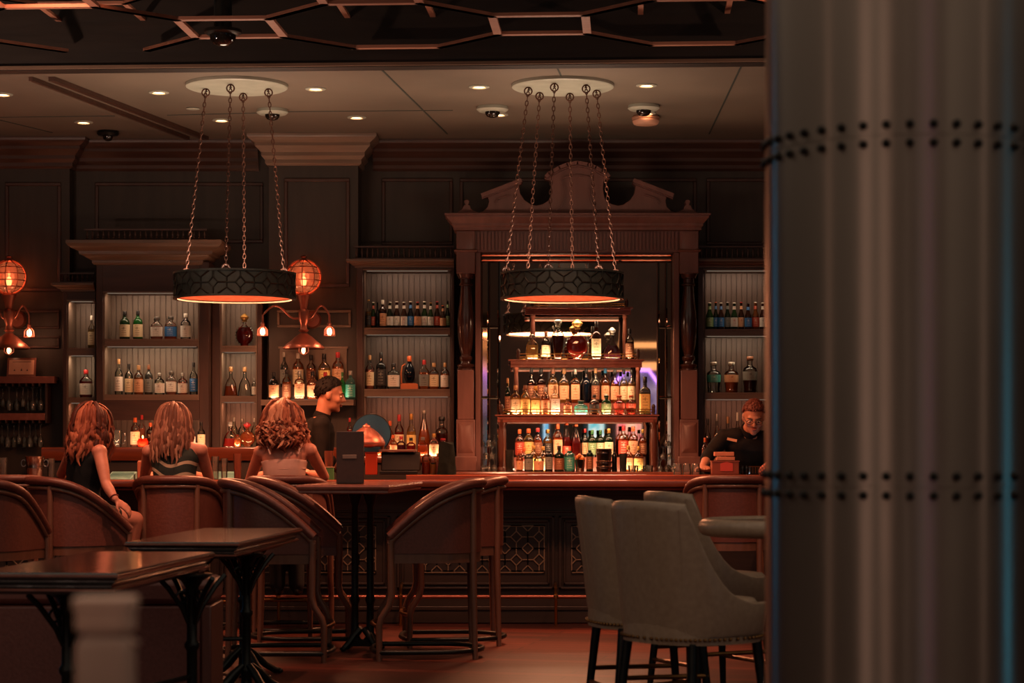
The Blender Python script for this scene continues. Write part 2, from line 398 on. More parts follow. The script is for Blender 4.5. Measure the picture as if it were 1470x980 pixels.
def cabinet(key, label, px0, px1, oa, ob, Yf, top, shelves, bottom_z, cornice=None, frieze=0, bal=None, depth=.36, lining=W_BEAD, light=1.6, lo_light=None, top_led=True, low_header=None, rets=(True, True)):
    xa, xb = X(px0, Yf), X(px1, Yf); a, b = X(oa, Yf), X(ob, Yf); zt = Z(top, Yf); back = Yf + depth
    t = thing('shelving_cabinet', label, 'cabinet', ((xa + xb) / 2, Yf, bottom_z - .08))
    hz = Z(frieze, Yf) if frieze else zt + .1
    build('side_panel', MB().box(xa, a, Yf, back, bottom_z - .08, hz), W_DARK, t, bevel=.004)
    build('side_panel', MB().box(b, xb, Yf, back, bottom_z - .08, hz), W_DARK, t, bevel=.004)
    build('header', MB().box(a, b, Yf, back, zt, hz), W_DARKX, t)
    mo = MB()
    for (q, r, s, u) in ((a, b, zt - .0, zt + .012), ): mo.box(q, r, Yf - .012, Yf, s, u)
    build('header_bead', mo, W_TRIM, t)
    build('back_panel', beadboard(a, b, back - .02, bottom_z - .08, zt), lining, t)
    for q, r in ((a, a + .012), (b - .012, b)): build('side_lining', MB().box(q, r, Yf + .01, back - .028, bottom_z, zt), W_PALE if lining is W_PALE else W_BEAD, t)
    zs = []
    for (p, q) in shelves:
        shelf_board(a + .012, b - .012, Yf, Z(p, Yf), Z(q, Yf), t, back - .02); zs.append((Z(p, Yf), Z(q, Yf)))
    lite('led', a + .012, b - .012, Yf + .035, zt, t, light)
    for i, (p, q) in enumerate(zs):
        e = light if i < len(zs) - 1 else (lo_light if lo_light is not None else light)
        if e > 0: lite('led', a + .012, b - .012, Yf + .035, q, t, e, col=(1., .70, .46) if i < len(zs) - 1 else (1., .42, .24))
    if low_header:
        build('apron', MB().box(a, b, Yf + .005, Yf + .03, Z(low_header, Yf), zs[-1][1]), W_DARKX, t)
    if cornice:
        cz = Z(cornice, Yf)
        build('cornice', MB().frame_u(xa, xb, Yf, back, [(o, cz + z) for o, z in CORN], *rets), W_TRIM, t)
        build('cornice_top', MB().box(xa, xb, Yf, back, hz, cz + .02), W_DARKX, t)
        if bal: balustrade(xa - (.02 if rets[0] else -.003), xb + (.02 if rets[1] else -.003), Yf - .03, cz + .022, bal, t)
    CAB[key] = dict(Y=Yf, back=back, zs=[z[0] for z in zs], a=a, b=b, bz=bottom_z)
    return t
YC = 18.0
cabinet('E', 'tall beadboard cabinet left of the mirror holding beer on top and whiskey below', 512, 652, 521, 648, YC, 388, [(470, 480), (558, 569)], Z(652, YC), cornice=376, frieze=379, bal=.115, light=1.7, lo_light=2.6, rets=(True, False))
cabinet('G', 'beadboard cabinet right of the mirror behind the bent over bartender', 1002, 1126, 1010, 1116, YC, 388, [(472, 482), (563, 573)], Z(668, YC), cornice=376, frieze=379, bal=.115, light=1.7, lo_light=1.5, rets=(False, True))
YBW = 17.86
cabinet('B', 'widest cabinet on the left with pale lining under the tallest moulded cornice', 138, 300, 148, 286, YBW, 420, [(486, 497), (566, 574)], Z(641, YBW), cornice=None, frieze=376, lining=W_PALE, light=1.9, lo_light=1.3, low_header=603)
t = [o for o in bpy.data.objects if o.name.startswith('shelving_cabinet')][-1]
cz = Z(352, YBW)
bigc = [(.0, -.17), (.02, -.165), (.03, -.15), (.03, -.13), (.075, -.11), (.09, -.09), (.12, -.085), (.125, -.06), (.17, -.04), (.20, -.02), (.215, .0), (.215, .025), (.2, .03)]
build('cornice', MB().frame_u(X(138, YBW), X(287, YBW), YBW, YBW + .36, [(o, cz + z) for o, z in bigc]), W_TRIM, t)
build('cornice_top', MB().box(X(138, YBW), X(287, YBW), YBW, YBW + .36, Z(377, YBW), cz + .02), W_DARKX, t)
balustrade(X(125, YBW), X(300, YBW), YBW - .12, cz + .03, .10, t)
cabinet('A', 'narrow cabinet far left holding one red capped whisky under a low cornice', 90, 137, 96, 137, YC, 432, [(499, 510), (570, 578)], Z(660, YC), cornice=410, frieze=416, bal=.09, rets=(True, False), lining=W_PALE, light=.7, lo_light=.5)
cabinet('C', 'narrow cabinet between the left cabinets and wall lamp holding decanters', 304, 376, 316, 369, YC, 425, [(496, 505), (568, 577)], Z(642, YC), cornice=None, frieze=416, lining=W_PALE, light=.9, lo_light=1.0)
# niche of the lamp bay: shelf with a lit pale panel behind
t = thing('shelving_niche', 'open niche under the middle wall lamp with two rows of bottles', 'shelf', (X(444, 17.9), 17.9, .9))
YN = 17.9
na, nb = X(378, YN), X(509.5, YN); nz = Z(574, YN)
build('back_panel', MB().box(X(402, YD), X(498, YD), YD - .02, YD - .001, nz, Z(500, YD)), W_PALE, t)
build('panel_trim', MB().box(X(400, YD), X(500, YD), YD - .03, YD - .001, Z(500, YD), Z(497.5, YD)), W_TRIM, t)
shelf_board(na, nb, YN - .17, nz, Z(582, YN), t, YD - .001)
build('riser', MB().box(X(399, YN), X(500, YN), YD - .13, YD - .021, nz, nz + .11), W_DARKX, t)
build('light_strip', MB().box(X(386, YN), X(508, YN), YD - .165, YD - .15, nz + .0005, nz + .006), LEDW, t)
lightd('niche_light', 'AREA', ((na + nb) / 2, YN - .15, nz + .012), 1.4, (1., .64, .40), t, size=.65, size_y=.02, rot=(radians(180 - 15), 0, 0))
build('lower_board', MB().box(na, nb, YN + .02, YD - .001, .9, Z(650, YN)), W_DARKX, t)
CAB['D'] = dict(Y=YN - .17, back=YD - .02, zs=[nz], bz=nz)

# continuous back counters, each a worktop on a dark base
def counter(label, pa, pb, yf, ztop, thick=.05, mat=W_BAR, yb=18.36):
    xa, xb = X(pa, yf), X(pb, yf)
    t = thing('back_counter', label, 'counter', ((xa + xb) / 2, yf, 0))
    build('worktop', MB().prism([(yf, ztop - thick), (yf - .015, ztop - thick * .6), (yf - .015, ztop - .012), (yf - .004, ztop), (yb, ztop), (yb, ztop - thick)], xa, xb, 'X'), mat, t)
    build('base_cabinet', MB().box(xa, xb, yf + .03, yb, 0, ztop - thick), W_BARF, t)
    return t
ZL, ZM, ZR = Z(641.5, 17.6), Z(677, 17.35), Z(668, 17.7)
ZE = Z(655, 17.6)
counter('long raised back counter with rounded wooden edge under the left cabinets', 60, 511, 17.45, ZL - .002, thick=.11, yb=17.855)
counter('back counter behind the register crowded with liquor bottles', 512.5, 648, 17.40, ZE, yb=17.99)
counter('low back counter below the mirror under the stepped bottle stand', 650, 1003, 17.20, ZM, yb=17.99)
counter('back counter behind the bent over bartender', 1010.8, 1180, 17.45, ZR, yb=17.99)
CAB['E']['bz'] = ZE; CAB['G']['bz'] = ZR

for name, pa, pb, zq, e in (('added_counter_glow', 515, 646, ZE, 2.2), ('added_counter_glow', 306, 372, ZL, 1.6), ('added_counter_glow', 150, 292, ZL, 1.4)):
    lightd(name, 'AREA', ((X(pa, 17.5) + X(pb, 17.5)) / 2, 17.47, zq + .006), e, (1., .52, .30), None, size=X(pb, 17.5) - X(pa, 17.5), size_y=.015, rot=(radians(180 - 32), 0, 0))  # extra light added along the counters to brighten the bottles

# ================================================================== MIRROR SURROUND
YS = 17.72
t = thing('mirror_surround', 'carved mahogany mirror surround with broken pediment above the bar', 'surround', (X(829, YS), YS, ZM), group=None)
SUR = t
def zz(py): return Z(py, YS)
def xx(px): return X(px, YS)
dep = 17.99
for s, (c0, c1) in enumerate(((655, 682), (976, 1003))):
    xm = (xx(c0) + xx(c1)) / 2; w = xx(c1) - xx(c0)
    ped = build('pedestal', MB().box(xx(c0), xx(c1), YS, dep, ZM + .001, zz(602)).box(xx(c0) - .015, xx(c1) + .015, YS - .02, dep, ZM + .001, zz(655)), W_PED, t, bevel=.006)
    q = .035; mb = MB()
    zA, zB = zz(650), zz(606)
    mb.add([(xx(c0) + .015, YS - .001, zA), (xx(c1) - .015, YS - .001, zA), (xx(c1) - .015, YS - .001, zB), (xx(c0) + .015, YS - .001, zB),
            (xx(c0) + .05, YS - .022, zA + .05), (xx(c1) - .05, YS - .022, zA + .05), (xx(c1) - .05, YS - .022, zB - .04), (xx(c0) + .05, YS - .022, zB - .04)],
           [(0, 1, 5, 4), (1, 2, 6, 5), (2, 3, 7, 6), (3, 0, 4, 7), (4, 5, 6, 7)])
    build('raised_panel', mb, W_PED, ped)
    build('block', MB().box(xx(c0) + .01, xx(c1) - .01, YS + .005, dep, zz(602), zz(531)), W_PED, t, bevel=.006)
    r = w / 2
    zb = zz(531); hh = zz(392) - zb
    prof = [(r*.95, 0), (r*.95, .012), (r*.75, .02), (r*.9, .035), (r*.9, .05), (r*.55, .06), (r*.5, .075), (r*.68, .095), (r*.68, .115), (r*.5, .125), (r*.5, .14), (r*.62, .17), (r*.74, hh*.27), (r*.86, hh*.4), (r*.9, hh*.48), (r*.84, hh*.58), (r*.68, hh*.7), (r*.57, hh*.82), (r*.55, hh*.87), (r*.72, hh*.88), (r*.72, hh*.895), (r*.58, hh*.905), (r*.58, hh*.945), (r*.8, hh*.955), (r*.8, hh*.97), (r*.95, hh*.985), (r*.95, hh)]
    build('turned_column', MB().lathe(prof, (xm, YS + r - .0, zb), 24), wood('turned_column_wood', '#3a211b', '#4a2c24', rough=.2, coat=.4), t, smooth=50)
    build('capital', MB().box(xx(c0), xx(c1), YS, dep, zz(392), zz(331)), W_PED, t, bevel=.006)
    mb = MB(); za, zb2 = zz(360), zz(334)
    mb.add([(xx(c0) + .02, YS - .001, za), (xx(c1) - .02, YS - .001, za), (xx(c1) - .02, YS - .001, zb2), (xx(c0) + .02, YS - .001, zb2), (xm, YS - .03, (za + zb2) / 2)], [(0, 1, 4), (1, 2, 4), (2, 3, 4), (3, 0, 4)])
    build('pyramid_boss', mb, W_PED, t)
    build('capital_band', MB().frame_u(xx(c0), xx(c1), YS, dep, [(.0, zz(362)), (.012, zz(361)), (.02, zz(359)), (.0, zz(357))]), W_PED, t)
    cI = (682, 690) if s == 0 else (968, 976)
    build('inner_stile', MB().box(xx(cI[0]), xx(cI[1]), YS + .05, dep, ZM + .001, zz(361)), W_PED, t, bevel=.006)
# fluted frieze
fz0, fz1 = zz(361), zz(331)
mb = MB().box(xx(682), xx(976), YS + .03, 17.93, fz0, fz1)
n = 56
for i in range(n):
    a = xx(684) + (xx(974) - xx(684)) * i / n
    mb.box(a + .006, a + (xx(974) - xx(684)) / n - .006, YS + .014, YS + .03, fz0 + .015, fz1 - .01)
build('fluted_frieze', mb, W_PED, t)
ENT = [(.0, zz(331)), (.02, zz(330)), (.02, zz(327)), (.035, zz(324)), (.035, zz(321)), (.065, zz(316)), (.08, zz(313)), (.08, zz(310.5)), (.095, zz(310)), (.095, zz(307.5)), (.05, zz(306.5))]
build('entablature', MB().frame_u(xx(655), xx(1003), YS, dep, ENT), W_PED, t)
half = [(648, 310), (650, 307.5), (657, 303.5), (663, 299), (666, 293), (668, 293), (667, 290.5), (666, 288.5), (667.5, 286), (670, 285.2), (672.5, 286), (674, 288.5), (673, 290.5), (672, 293), (674, 293), (676, 298.5), (681, 302), (687.5, 304), (693.6, 302), (699.7, 296), (702, 288), (700.5, 282.4), (692.5, 281.5), (692.5, 278.4), (741, 259.8), (748.7, 257.6), (749, 261), (745, 266), (747, 277), (753, 286), (762.5, 292.4), (770, 294), (779, 292), (787, 287), (790, 281), (792, 270), (791, 258), (782, 256), (783, 252), (787, 248), (793, 245), (802, 239.5), (813, 235), (829, 232)]
full = half + [(1658 - x, y) for x, y in reversed(half[:-1])]
ped = build('pediment', MB().prism([(xx(px), zz(py)) for px, py in full], YS + .05, YS + .17, 'Y'), W_PED, t, bevel=.004)
def mline(mb, pts, w, d0, d1):
    # moulding laid along an outline on the pediment face
    P2 = [Vector((xx(p[0]), zz(p[1]))) for p in pts]
    for i in range(len(P2) - 1):
        a, b = P2[i], P2[i + 1]; dd = (b - a).normalized(); nn = Vector((-dd.y, dd.x)) * w / 2; a = a - dd * w * .15; b = b + dd * w * .15
        mb.prism([tuple(a + nn), tuple(b + nn), tuple(b - nn), tuple(a - nn)], d0, d1, 'Y')
def mir(pts): return [(1658 - x, y) for x, y in pts]
rk = [(692, 280.5), (748, 259)]
for pts in (rk, mir(rk)):
    mb = MB(); mline(mb, pts, .035, YS - .02, YS + .17); mline(mb, [(p[0], p[1] + 3.5) for p in pts], .014, YS + .015, YS + .06); build('raking_cornice', mb, W_PED, ped)
arch = [(784, 253.5), (788, 249), (794, 246), (803, 240.5), (814, 236.2), (829, 233.5)]
arch = arch + mir(arch)[::-1][1:]
mb = MB(); mline(mb, arch, .03, YS - .02, YS + .17); mline(mb, [(x, y + 4) for x, y in arch[1:-1]], .012, YS + .015, YS + .06); build('arched_cornice', mb, W_PED, ped)
for f in (lambda p: p, mir):
    mb = MB(); mline(mb, f([(711, 291), (714, 285), (733, 278.5)]), .010, YS + .03, YS + .055); build('carved_line', mb, W_PED, ped)
arch2 = [(806, 256.5), (815, 252.5), (829, 250.5)]; arch2 = arch2 + mir(arch2)[::-1][1:]
mb = MB(); mline(mb, arch2, .012, YS + .03, YS + .055)
sideL = [(808, 259), (812, 270), (811, 282), (806, 294), (799, 300)]
mline(mb, sideL, .010, YS + .035, YS + .055); mline(mb, mir(sideL), .010, YS + .035, YS + .055)
build('carved_panel_line', mb, W_PED, ped)
# the mirror: one large sheet with bevelled border strips
YM = 17.95
mt = thing('bar_mirror', 'large mirror with narrow border strips inside the mahogany surround', 'mirror', (X(829, YM), YM, ZM + .002))
def sheet(name, p0, p1, q0, q1, y0, mat, bev=.012, tilt=0):
    a, b, c, d = X(p0, YM), X(p1, YM), max(Z(q1, YM), ZM + .002), Z(q0, YM)
    mb = MB().add([(a, y0, c), (b, y0 + tilt, c), (b, y0 + tilt, d), (a, y0, d), (a + bev, y0 - .004, c + bev), (b - bev, y0 + tilt - .004, c + bev), (b - bev, y0 + tilt - .004, d - bev), (a + bev, y0 - .004, d - bev),
                   (a, y0 + .02, c), (b, y0 + .02 + tilt, c), (b, y0 + .02 + tilt, d), (a, y0 + .02, d)],
                  [(0, 1, 5, 4), (1, 2, 6, 5), (2, 3, 7, 6), (3, 0, 4, 7), (4, 5, 6, 7), (8, 11, 10, 9), (0, 8, 9, 1), (1, 9, 10, 2), (2, 10, 11, 3), (3, 11, 8, 0)])
    return build(name, mb, mat, mt, smooth=5)
sheet('main_sheet', 716.5, 944.5, 375.5, 700, YM, MIRROR)
for p0, p1, tl in ((691.2, 701, .0025), (702, 715.5, -.002), (945.5, 956, .002), (956.5, 964.6, -.0025)):
    for q0, q1 in ((375.5, 469), (470, 570), (571, 700)):
        sheet('border_strip', p0, p1, q0, q1, YM, MIRROR_D, bev=.01, tilt=tl)
for q0, q1 in ((361.5, 367.5), (368.5, 374.5)):
    sheet('top_strip', 691.2, 964.6, q0, q1, YM, MIRROR_D, bev=.01)
# ================================================================== THE BAR
YB0, YB1, YBF = 15.2, 15.92, 15.55          # top front edge, top back edge, front face
ZB = 1.075
bt = thing('bar_counter', 'long dark bar counter with latticed front panels and brass foot rail', 'bar', (0, YBF, 0))
bx0, bx1 = -6.2, 3.4
fr = build('bar_front', MB().box(bx0, bx1, YBF, YBF + .12, .12, ZB - .0635), W_BARF, bt)
build('kick_plate', MB().box(bx0, bx1, YBF + .03, YBF + .12, .0, .12), W_BARF, bt)
build('skirting_board', MB().box(bx0, bx1, YBF - .02, YBF, .005, .13).box(bx0, bx1, YBF - .03, YBF - .02, .10, .13), W_BARF, bt, bevel=.005)
build('apron', MB().box(bx0, bx1, YBF - .05, YBF, ZB - .12, ZB - .0635).box(bx0, bx1, YBF - .012, YBF, ZB - .25, ZB - .235), W_BARF, bt, bevel=.004)
build('apron_moulding', MB().box(bx0, bx1, YB0 + .06, YB0 + .14, ZB - .078, ZB - .0635), W_EDGE, bt, bevel=.005)
LATP = pbr('grille_metal', '#7d6b56', '#8c7962', rough=.4, metal=.3, scale=12)
PANB = pbr('panel_back', '#1c1512', '#251c18', rough=.5, scale=6)
def bar_panel(pa, pb, qa, qb, ia, ib, ja, jb):
    # a framed panel of the bar front with an octagon and diamond grille
    y = YBF; S = lambda px: X(px, y)
    pf = build('panel_frame', MB().box(S(pa), S(pb), y - .03, y, Z(qa + 3, y), Z(qa, y)).box(S(pa), S(pb), y - .03, y, Z(qb, y), Z(qb - 3, y)).box(S(pa), S(pa + 4), y - .03, y, Z(qb, y), Z(qa, y)).box(S(pb - 4), S(pb), y - .03, y, Z(qb, y), Z(qa, y))
               .box(S(pa + 7), S(pb - 7), y - .018, y, Z(qa + 9, y), Z(qa + 6, y)).box(S(pa + 7), S(pb - 7), y - .018, y, Z(qb - 6, y), Z(qb - 9, y)).box(S(pa + 7), S(pa + 10), y - .018, y, Z(qb - 6, y), Z(qa + 6, y)).box(S(pb - 10), S(pb - 7), y - .018, y, Z(qb - 6, y), Z(qa + 6, y)), W_BARF, fr, bevel=.003)
    build('panel_back', MB().box(S(ia), S(ib), y - .006, y, Z(jb, y), Z(ja, y)), PANB, fr)
    mb = MB(); c = 32.6; w = .0075
    xa, xb, za, zb = S(ia), S(ib), Z(jb, y), Z(ja, y); cell = X(735 + c, y)
    def seg(a, b):
        # clip to the panel
        (x1, z1), (x2, z2) = a, b
        t0, t1 = 0., 1.; dx, dz = x2 - x1, z2 - z1
        for p, q in ((-dx, x1 - xa), (dx, xb - x1), (-dz, z1 - za), (dz, zb - z1)):
            if abs(p) < 1e-9:
                if q < 0: return
            else:
                r = q / p
                if p < 0: t0 = max(t0, r)
                else: t1 = min(t1, r)
        if t0 >= t1: return
        A, B = Vector((x1 + dx * t0, z1 + dz * t0)), Vector((x1 + dx * t1, z1 + dz * t1))
        if (B - A).length < .004: return
        d = (B - A).normalized(); n = Vector((-d.y, d.x)) * w / 2
        mb.prism([tuple(A + n), tuple(B + n), tuple(B - n), tuple(A - n)], y - .016, y - .006, 'Y')
    k = cell * .25
    nx = int((xb - xa) / cell) + 2
    for i in range(-1, nx):
        for j in range(-1, 3):
            cx, cz = xb - cell * .25 - i * cell - .0, zb - cell * .5 - j * cell
            h = cell / 2
            # octagon of this cell
            o = [(cx - k, cz + h), (cx + k, cz + h), (cx + h, cz + k), (cx + h, cz - k), (cx + k, cz - h), (cx - k, cz - h), (cx - h, cz - k), (cx - h, cz + k)]
            for q in range(8): seg(o[q], o[(q + 1) % 8])
            dm = [(cx, cz + k), (cx + k, cz), (cx, cz - k), (cx - k, cz)]
            for q in range(4): seg(dm[q], dm[(q + 1) % 4])
            seg((cx, cz + k), (cx, cz + h)); seg((cx, cz - k), (cx, cz - h)); seg((cx + k, cz), (cx + h, cz)); seg((cx - k, cz), (cx - h, cz))
    mb.box(xa, xb, y - .014, y - .006, zb - w, zb).box(xa, xb, y - .014, y - .006, za, za + w).box(xb - w, xb, y - .014, y - .006, za, zb).box(xa, xa + w, y - .014, y - .006, za, zb)
    build('grille', mb, LATP, pf, smooth=None)
bar_panel(570, 796, 740, 845, 596, 782, 754, 822)
bar_panel(802, 1010, 740, 845, 820, 990, 754, 822)
bar_panel(330, 560, 740, 845, 350, 540, 754, 822)
bar_panel(95, 322, 740, 845, 115, 302, 754, 822)
bar_panel(-140, 87, 740, 845, -120, 67, 754, 822)
rail = build('foot_rail', MB().tube([(bx0, YBF - .22, .215), (bx1, YBF - .22, .215)], .014, 10), COPPER, bt, smooth=60)
for px in (110, 240, 400, 575, 798, 1000):
    x = X(px, YBF - .22)
    build('rail_bracket', MB().tube([(x, YBF, .30), (x, YBF - .1, .29), (x, YBF - .2, .25), (x, YBF - .22, .215)], .012, 8).lathe([(.022, -.01), (.022, .01)], (x, YBF - .22, .215), 10), BRASS, rail)
    build('rail_post', MB().tube([(x, YBF - .22, .215), (x, YBF - .22, .0)], .011, 8), BRASS, rail)
hk = thing('bag_hook', 'small square brass plate with round knob on the bar front beside grey stool', 'hook', (X(833.5, YBF), YBF - .0125, Z(717, YBF)))
c = ORG[hk.name]; q = .031
build('plate', MB().box(c[0] - q, c[0] + q, c[1] - .008, c[1], c[2] - q, c[2] + q).box(c[0] - q * .62, c[0] + q * .62, c[1] - .012, c[1] - .008, c[2] - q * .62, c[2] + q * .62), AGED, hk, bevel=.002)
build('knob', MB().ell((c[0], c[1] - .024, c[2]), .013), BRASS, hk)
# the worktop, with its rounded nosing and the raised rail at the back
top = MB().prism([(YB0 + .01, ZB - .062), (YB0 - .012, ZB - .05), (YB0 - .018, ZB - .03), (YB0 - .012, ZB - .01), (YB0 + .012, ZB), (YB0 + .05, ZB - .004), (YB0 + .07, ZB - .012), (YB1, ZB - .012), (YB1, ZB - .062)], bx0, bx1, 'X')
bto = tag(build('bar_worktop', top, W_BAR, org=(0, YB0, ZB - .062)), 'polished reddish wooden bar top running the whole width', 'bar top')
build('back_ledge', MB().prism([(YB1 - .20, ZB - .011), (YB1 - .20, ZB + .022), (YB1 - .19, ZB + .028), (YB1 + .02, ZB + .028), (YB1 + .02, ZB - .011)], X(585, YB1), bx1, 'X'), W_BAR, bto)
ZT = ZB - .0115                                   # resting height of the bar surface
ZLG = ZB + .0285                                  # resting height on its back ledge

# ================================================================== PENDANTS
GREEN = emis('x', '#000000', 0)
def drum_mat():
    return pbr('pendant_iron', '#4a5652', '#586561', rough=.42, metal=.35, scale=18)
GLOW = emis('pendant_diffuser', '#ff6438', 1.15, col2='#f54a24', scale=3., stretch=(6, 6, 1))
def pendant(label, px, px_can, chains, Yp, rd, rc):
    x = X(px, Yp); zb, zt = 2.405, 2.602
    t = thing('chain_pendant_lamp', label, 'pendant lamp', (x, Yp, zb))
    dm = drum_mat()
    n = 64
    def ring(r, z): return [(x + r * cos(2*pi*j/n), Yp + r * sin(2*pi*j/n), z) for j in range(n)]
    mb = MB().rings([ring(rd - .008, zb + .012), ring(rd, zb + .012), ring(rd, zt - .012), ring(rd - .008, zt - .012)], closed=True)
    dr = build('drum', mb, dm, t, smooth=30)
    for z0, z1 in ((zb, zb + .014), (zt - .014, zt)):
        build('rim', MB().rings([ring(rd - .02, z0), ring(rd + .012, z0), ring(rd + .012, z1), ring(rd - .02, z1)], closed=True), dm, dr, smooth=30)
    fm = MB(); N = 14                             # fretwork of diamonds and octagons round the drum
    def cp(a, z): return (x + (rd + .004) * cos(a), Yp + (rd + .004) * sin(a), z)
    hz = (zt - zb) / 2 - .016; zc = (zt + zb) / 2
    for i in range(N):
        a = 2*pi*i/N; s = 2*pi/N
        for pts in ([(a, zc + hz * .5), (a + s * .18, zc), (a, zc - hz * .5), (a - s * .18, zc), (a, zc + hz * .5)],
                    [(a + s * .5, zc + hz * .45), (a + s * .5, zc - hz * .45)], [(a + s * .18, zc + hz), (a + s * .5, zc + hz * .45), (a + s * .82, zc + hz)],
                    [(a + s * .18, zc - hz), (a + s * .5, zc - hz * .45), (a + s * .82, zc - hz)], [(a, zc + hz * .5), (a, zc + hz)], [(a, zc - hz * .5), (a, zc - hz)], [(a + s * .18, zc), (a + s * .5, zc)], [(a - s * .18, zc), (a - s * .5, zc)]):
            fm.tube([cp(*p) for p in pts], .0065, 5)
    build('fretwork', fm, pbr('fretwork_iron', '#2e3532', '#39413d', rough=.5, metal=.4), dr)
    build('diffuser', MB().rings([ring(.001, zb + .018), ring(rd - .012, zb + .018), ring(rd - .012, zb + .024), ring(.001, zb + .024)], cap=False), GLOW, t, smooth=None)
    build('top_plate', MB().rings([ring(.001, zt - .03), ring(rd - .012, zt - .03), ring(rd - .012, zt - .026), ring(.001, zt - .026)], cap=False), dm, t, smooth=None)
    xc = X(px_can, Yp)
    def ringc(r, z): return [(xc + r * cos(2*pi*j/n), Yp + r * sin(2*pi*j/n), z) for j in range(n)]
    build('ceiling_plate', MB().rings([ringc(rc, CZ - .001), ringc(rc, CZ - .022), ringc(rc - .012, CZ - .028), ringc(.001, CZ - .028)]), WHITEP, t, smooth=25)
    for (pt, at, pb, ab) in chains:               # top pixel, top depth angle, bottom pixel, bottom depth
        A = Vector((X(pt, Yp + at), Yp + at, CZ - .03)); B = Vector((X(pb, Yp + ab), Yp + ab, zt - .002))
        mb = MB(); L = (B - A).length; d = (B - A).normalized(); nl = int(L / .034)
        sd = d.cross(Vector((0, 1, 0))).normalized(); bk = d.cross(sd)
        for i in range(nl):
            c = A + d * (L * (i + .5) / nl); u = sd if i % 2 else bk
            pts = [c + d * (.0225 * sin(q)) + u * (.0105 * cos(q)) for q in [2*pi*k/8 for k in range(8)]]
            mb.tube(pts, .0034, 4, closed=True)
        ch = build('chain', mb, CHAINM, t, smooth=60)
        for cc, rr in ((A + d * .03, .028), (B - d * .012, .026)):
            build('chain_ring', MB().tube([cc + Vector((rr * cos(q), 0, rr * sin(q))) for q in [2*pi*k/14 for k in range(14)]], .0055, 6, closed=True), CHAINM, ch, smooth=60)
        build('eye_bolt', MB().lathe([(.012, -.004), (.012, .0), (.006, .004), (.006, .02)], (A.x, A.y, CZ - .05), 8), BLACKM, ch)
    lightd('pendant_light', 'AREA', (x, Yp, zb + .012), 75, (1., .34, .15), t, size=rd * 1.85, rot=(0, 0, 0)).data.shape = 'DISK'
    lightd('added_up_fill', 'AREA', (x, Yp, zt - .02), 21, (1., .70, .50), t, size=rd * 1.8, rot=(radians(180), 0, 0)).data.shape = 'DISK'  # light added above the top plate to brighten ceiling, chains and upper wall
    return t
YP = 15.5
pendant('left drum pendant lamp with orange underside hanging on chains above the women', 337, 340, [(296, 0., 267, 0.), (331, -.18, 324, -.38), (349, .2, 351, .30), (385, 0., 408, 0.)], YP, .442, .375)
pendant('drum pendant lamp with orange underside hanging in front of the mirror', 807, 808, [(759, -.06, 726, -.10), (775, .16, 757, .25), (796, -.22, 787, -.40), (818, .2, 822, .40), (841, -.16, 860, -.25), (856, .06, 884, .10)], YP, .447, .378)

# ================================================================== CEILING FIXTURES
def downlight(label, px, py, z, r=.05, e=0, spot=True):
    x, y = onz(px, py, z)
    t = thing('ceiling_downlight', label, 'ceiling light', (x, y, z - .012))
    build('trim_ring', MB().lathe([(r * 1.55, .0115), (r * 1.55, .005), (r * 1.3, 0), (r, .0), (r * .95, .006), (r * .95, .0115)], (x, y, z - .012), 20), WHITEP, t)
    build('lens', MB().lathe([(.001, .008), (r * .93, .008), (r * .93, .011), (.001, .011)], (x, y, z - .012), 16), CAN, t)
    if e: lightd('downlight_beam', 'SPOT', (x, y, z - .02), e, (1., .40, .20), t, size=.04, spot=80, blend=.9)
    return t
for px, py, lb, e in ((4, 135, 'recessed downlight at the far left end of the bar ceiling', 50), (228, 132, 'recessed downlight left of the left pendant plate', 60), (453, 127, 'recessed downlight right of the left pendant plate', 60),
                      (688, 124, 'recessed downlight left of the right pendant plate', 45), (928, 122, 'recessed downlight above the round smoke detector', 45), (120, 175, 'recessed downlight left of the black dome camera', 0),
                      (318, 172, 'recessed downlight between the chains of the left pendant', 30), (512, 168, 'rear recessed downlight nearest the ceiling seam', 30), (716, 164, 'recessed downlight behind the dome camera near right pendant', 30), (928, 162, 'recessed downlight hidden close behind the smoke detector', 0)):
    downlight(lb, px, py, CZ, e=e)
downlight('small downlight in the dark lattice ceiling near the middle', 652, 24, 4.72, e=0)
downlight('small downlight in the dark lattice ceiling beside the riveted column', 1100, 20, 4.72, e=0)
def dome_cam(label, px, py, z, r=.09, dark=False):
    x, y = onz(px, py, z)
    t = thing('ceiling_dome_camera', label, 'camera', (x, y, z - .10))
    build('mount_ring', MB().lathe([(r * 1.0, .099), (r * 1.05, .075), (r * .9, .06), (r * .7, .058)], (x, y, z - .10), 24), BLACKM if dark else WHITEP, t, smooth=40)
    build('dome', MB().lathe([(r * .50, .06), (r * .47, .04), (r * .36, .022), (r * .18, .014), (.001, .012)], (x, y, z - .10), 20), pbr('smoked_dome', '#15120f', '#1c1713', rough=.06, coat=.5) if False else pbr('smoked_dome', '#15120f', '#1c1713', rough=.06), t, smooth=60)
    build('lens', MB().ell((x, y - r * .3, z - .062), (.016, .016, .016)), BLACKM, t)
dome_cam('black dome camera on the left of the bar ceiling', 155, 188, CZ, dark=True)
dome_cam('white rimmed dome camera behind the left pendant plate', 391, 157, CZ, r=.12)
dome_cam('white rimmed dome camera left of the right pendant plate', 707, 153, CZ, r=.12)
dome_cam('white rimmed dome camera right of the right pendant plate', 924, 151, CZ, r=.12)
xq, yq = onz(320, 42, 4.1)
t = thing('ceiling_dome_camera', 'large dome camera hanging from the dark lattice ceiling', 'camera', (xq, yq, 4.0))
build('mount_ring', MB().lathe([(.06, .32), (.06, .10), (.125, .095), (.125, .075), (.10, .06)], (xq, yq, 4.0), 24), BLACKM, t, smooth=40)
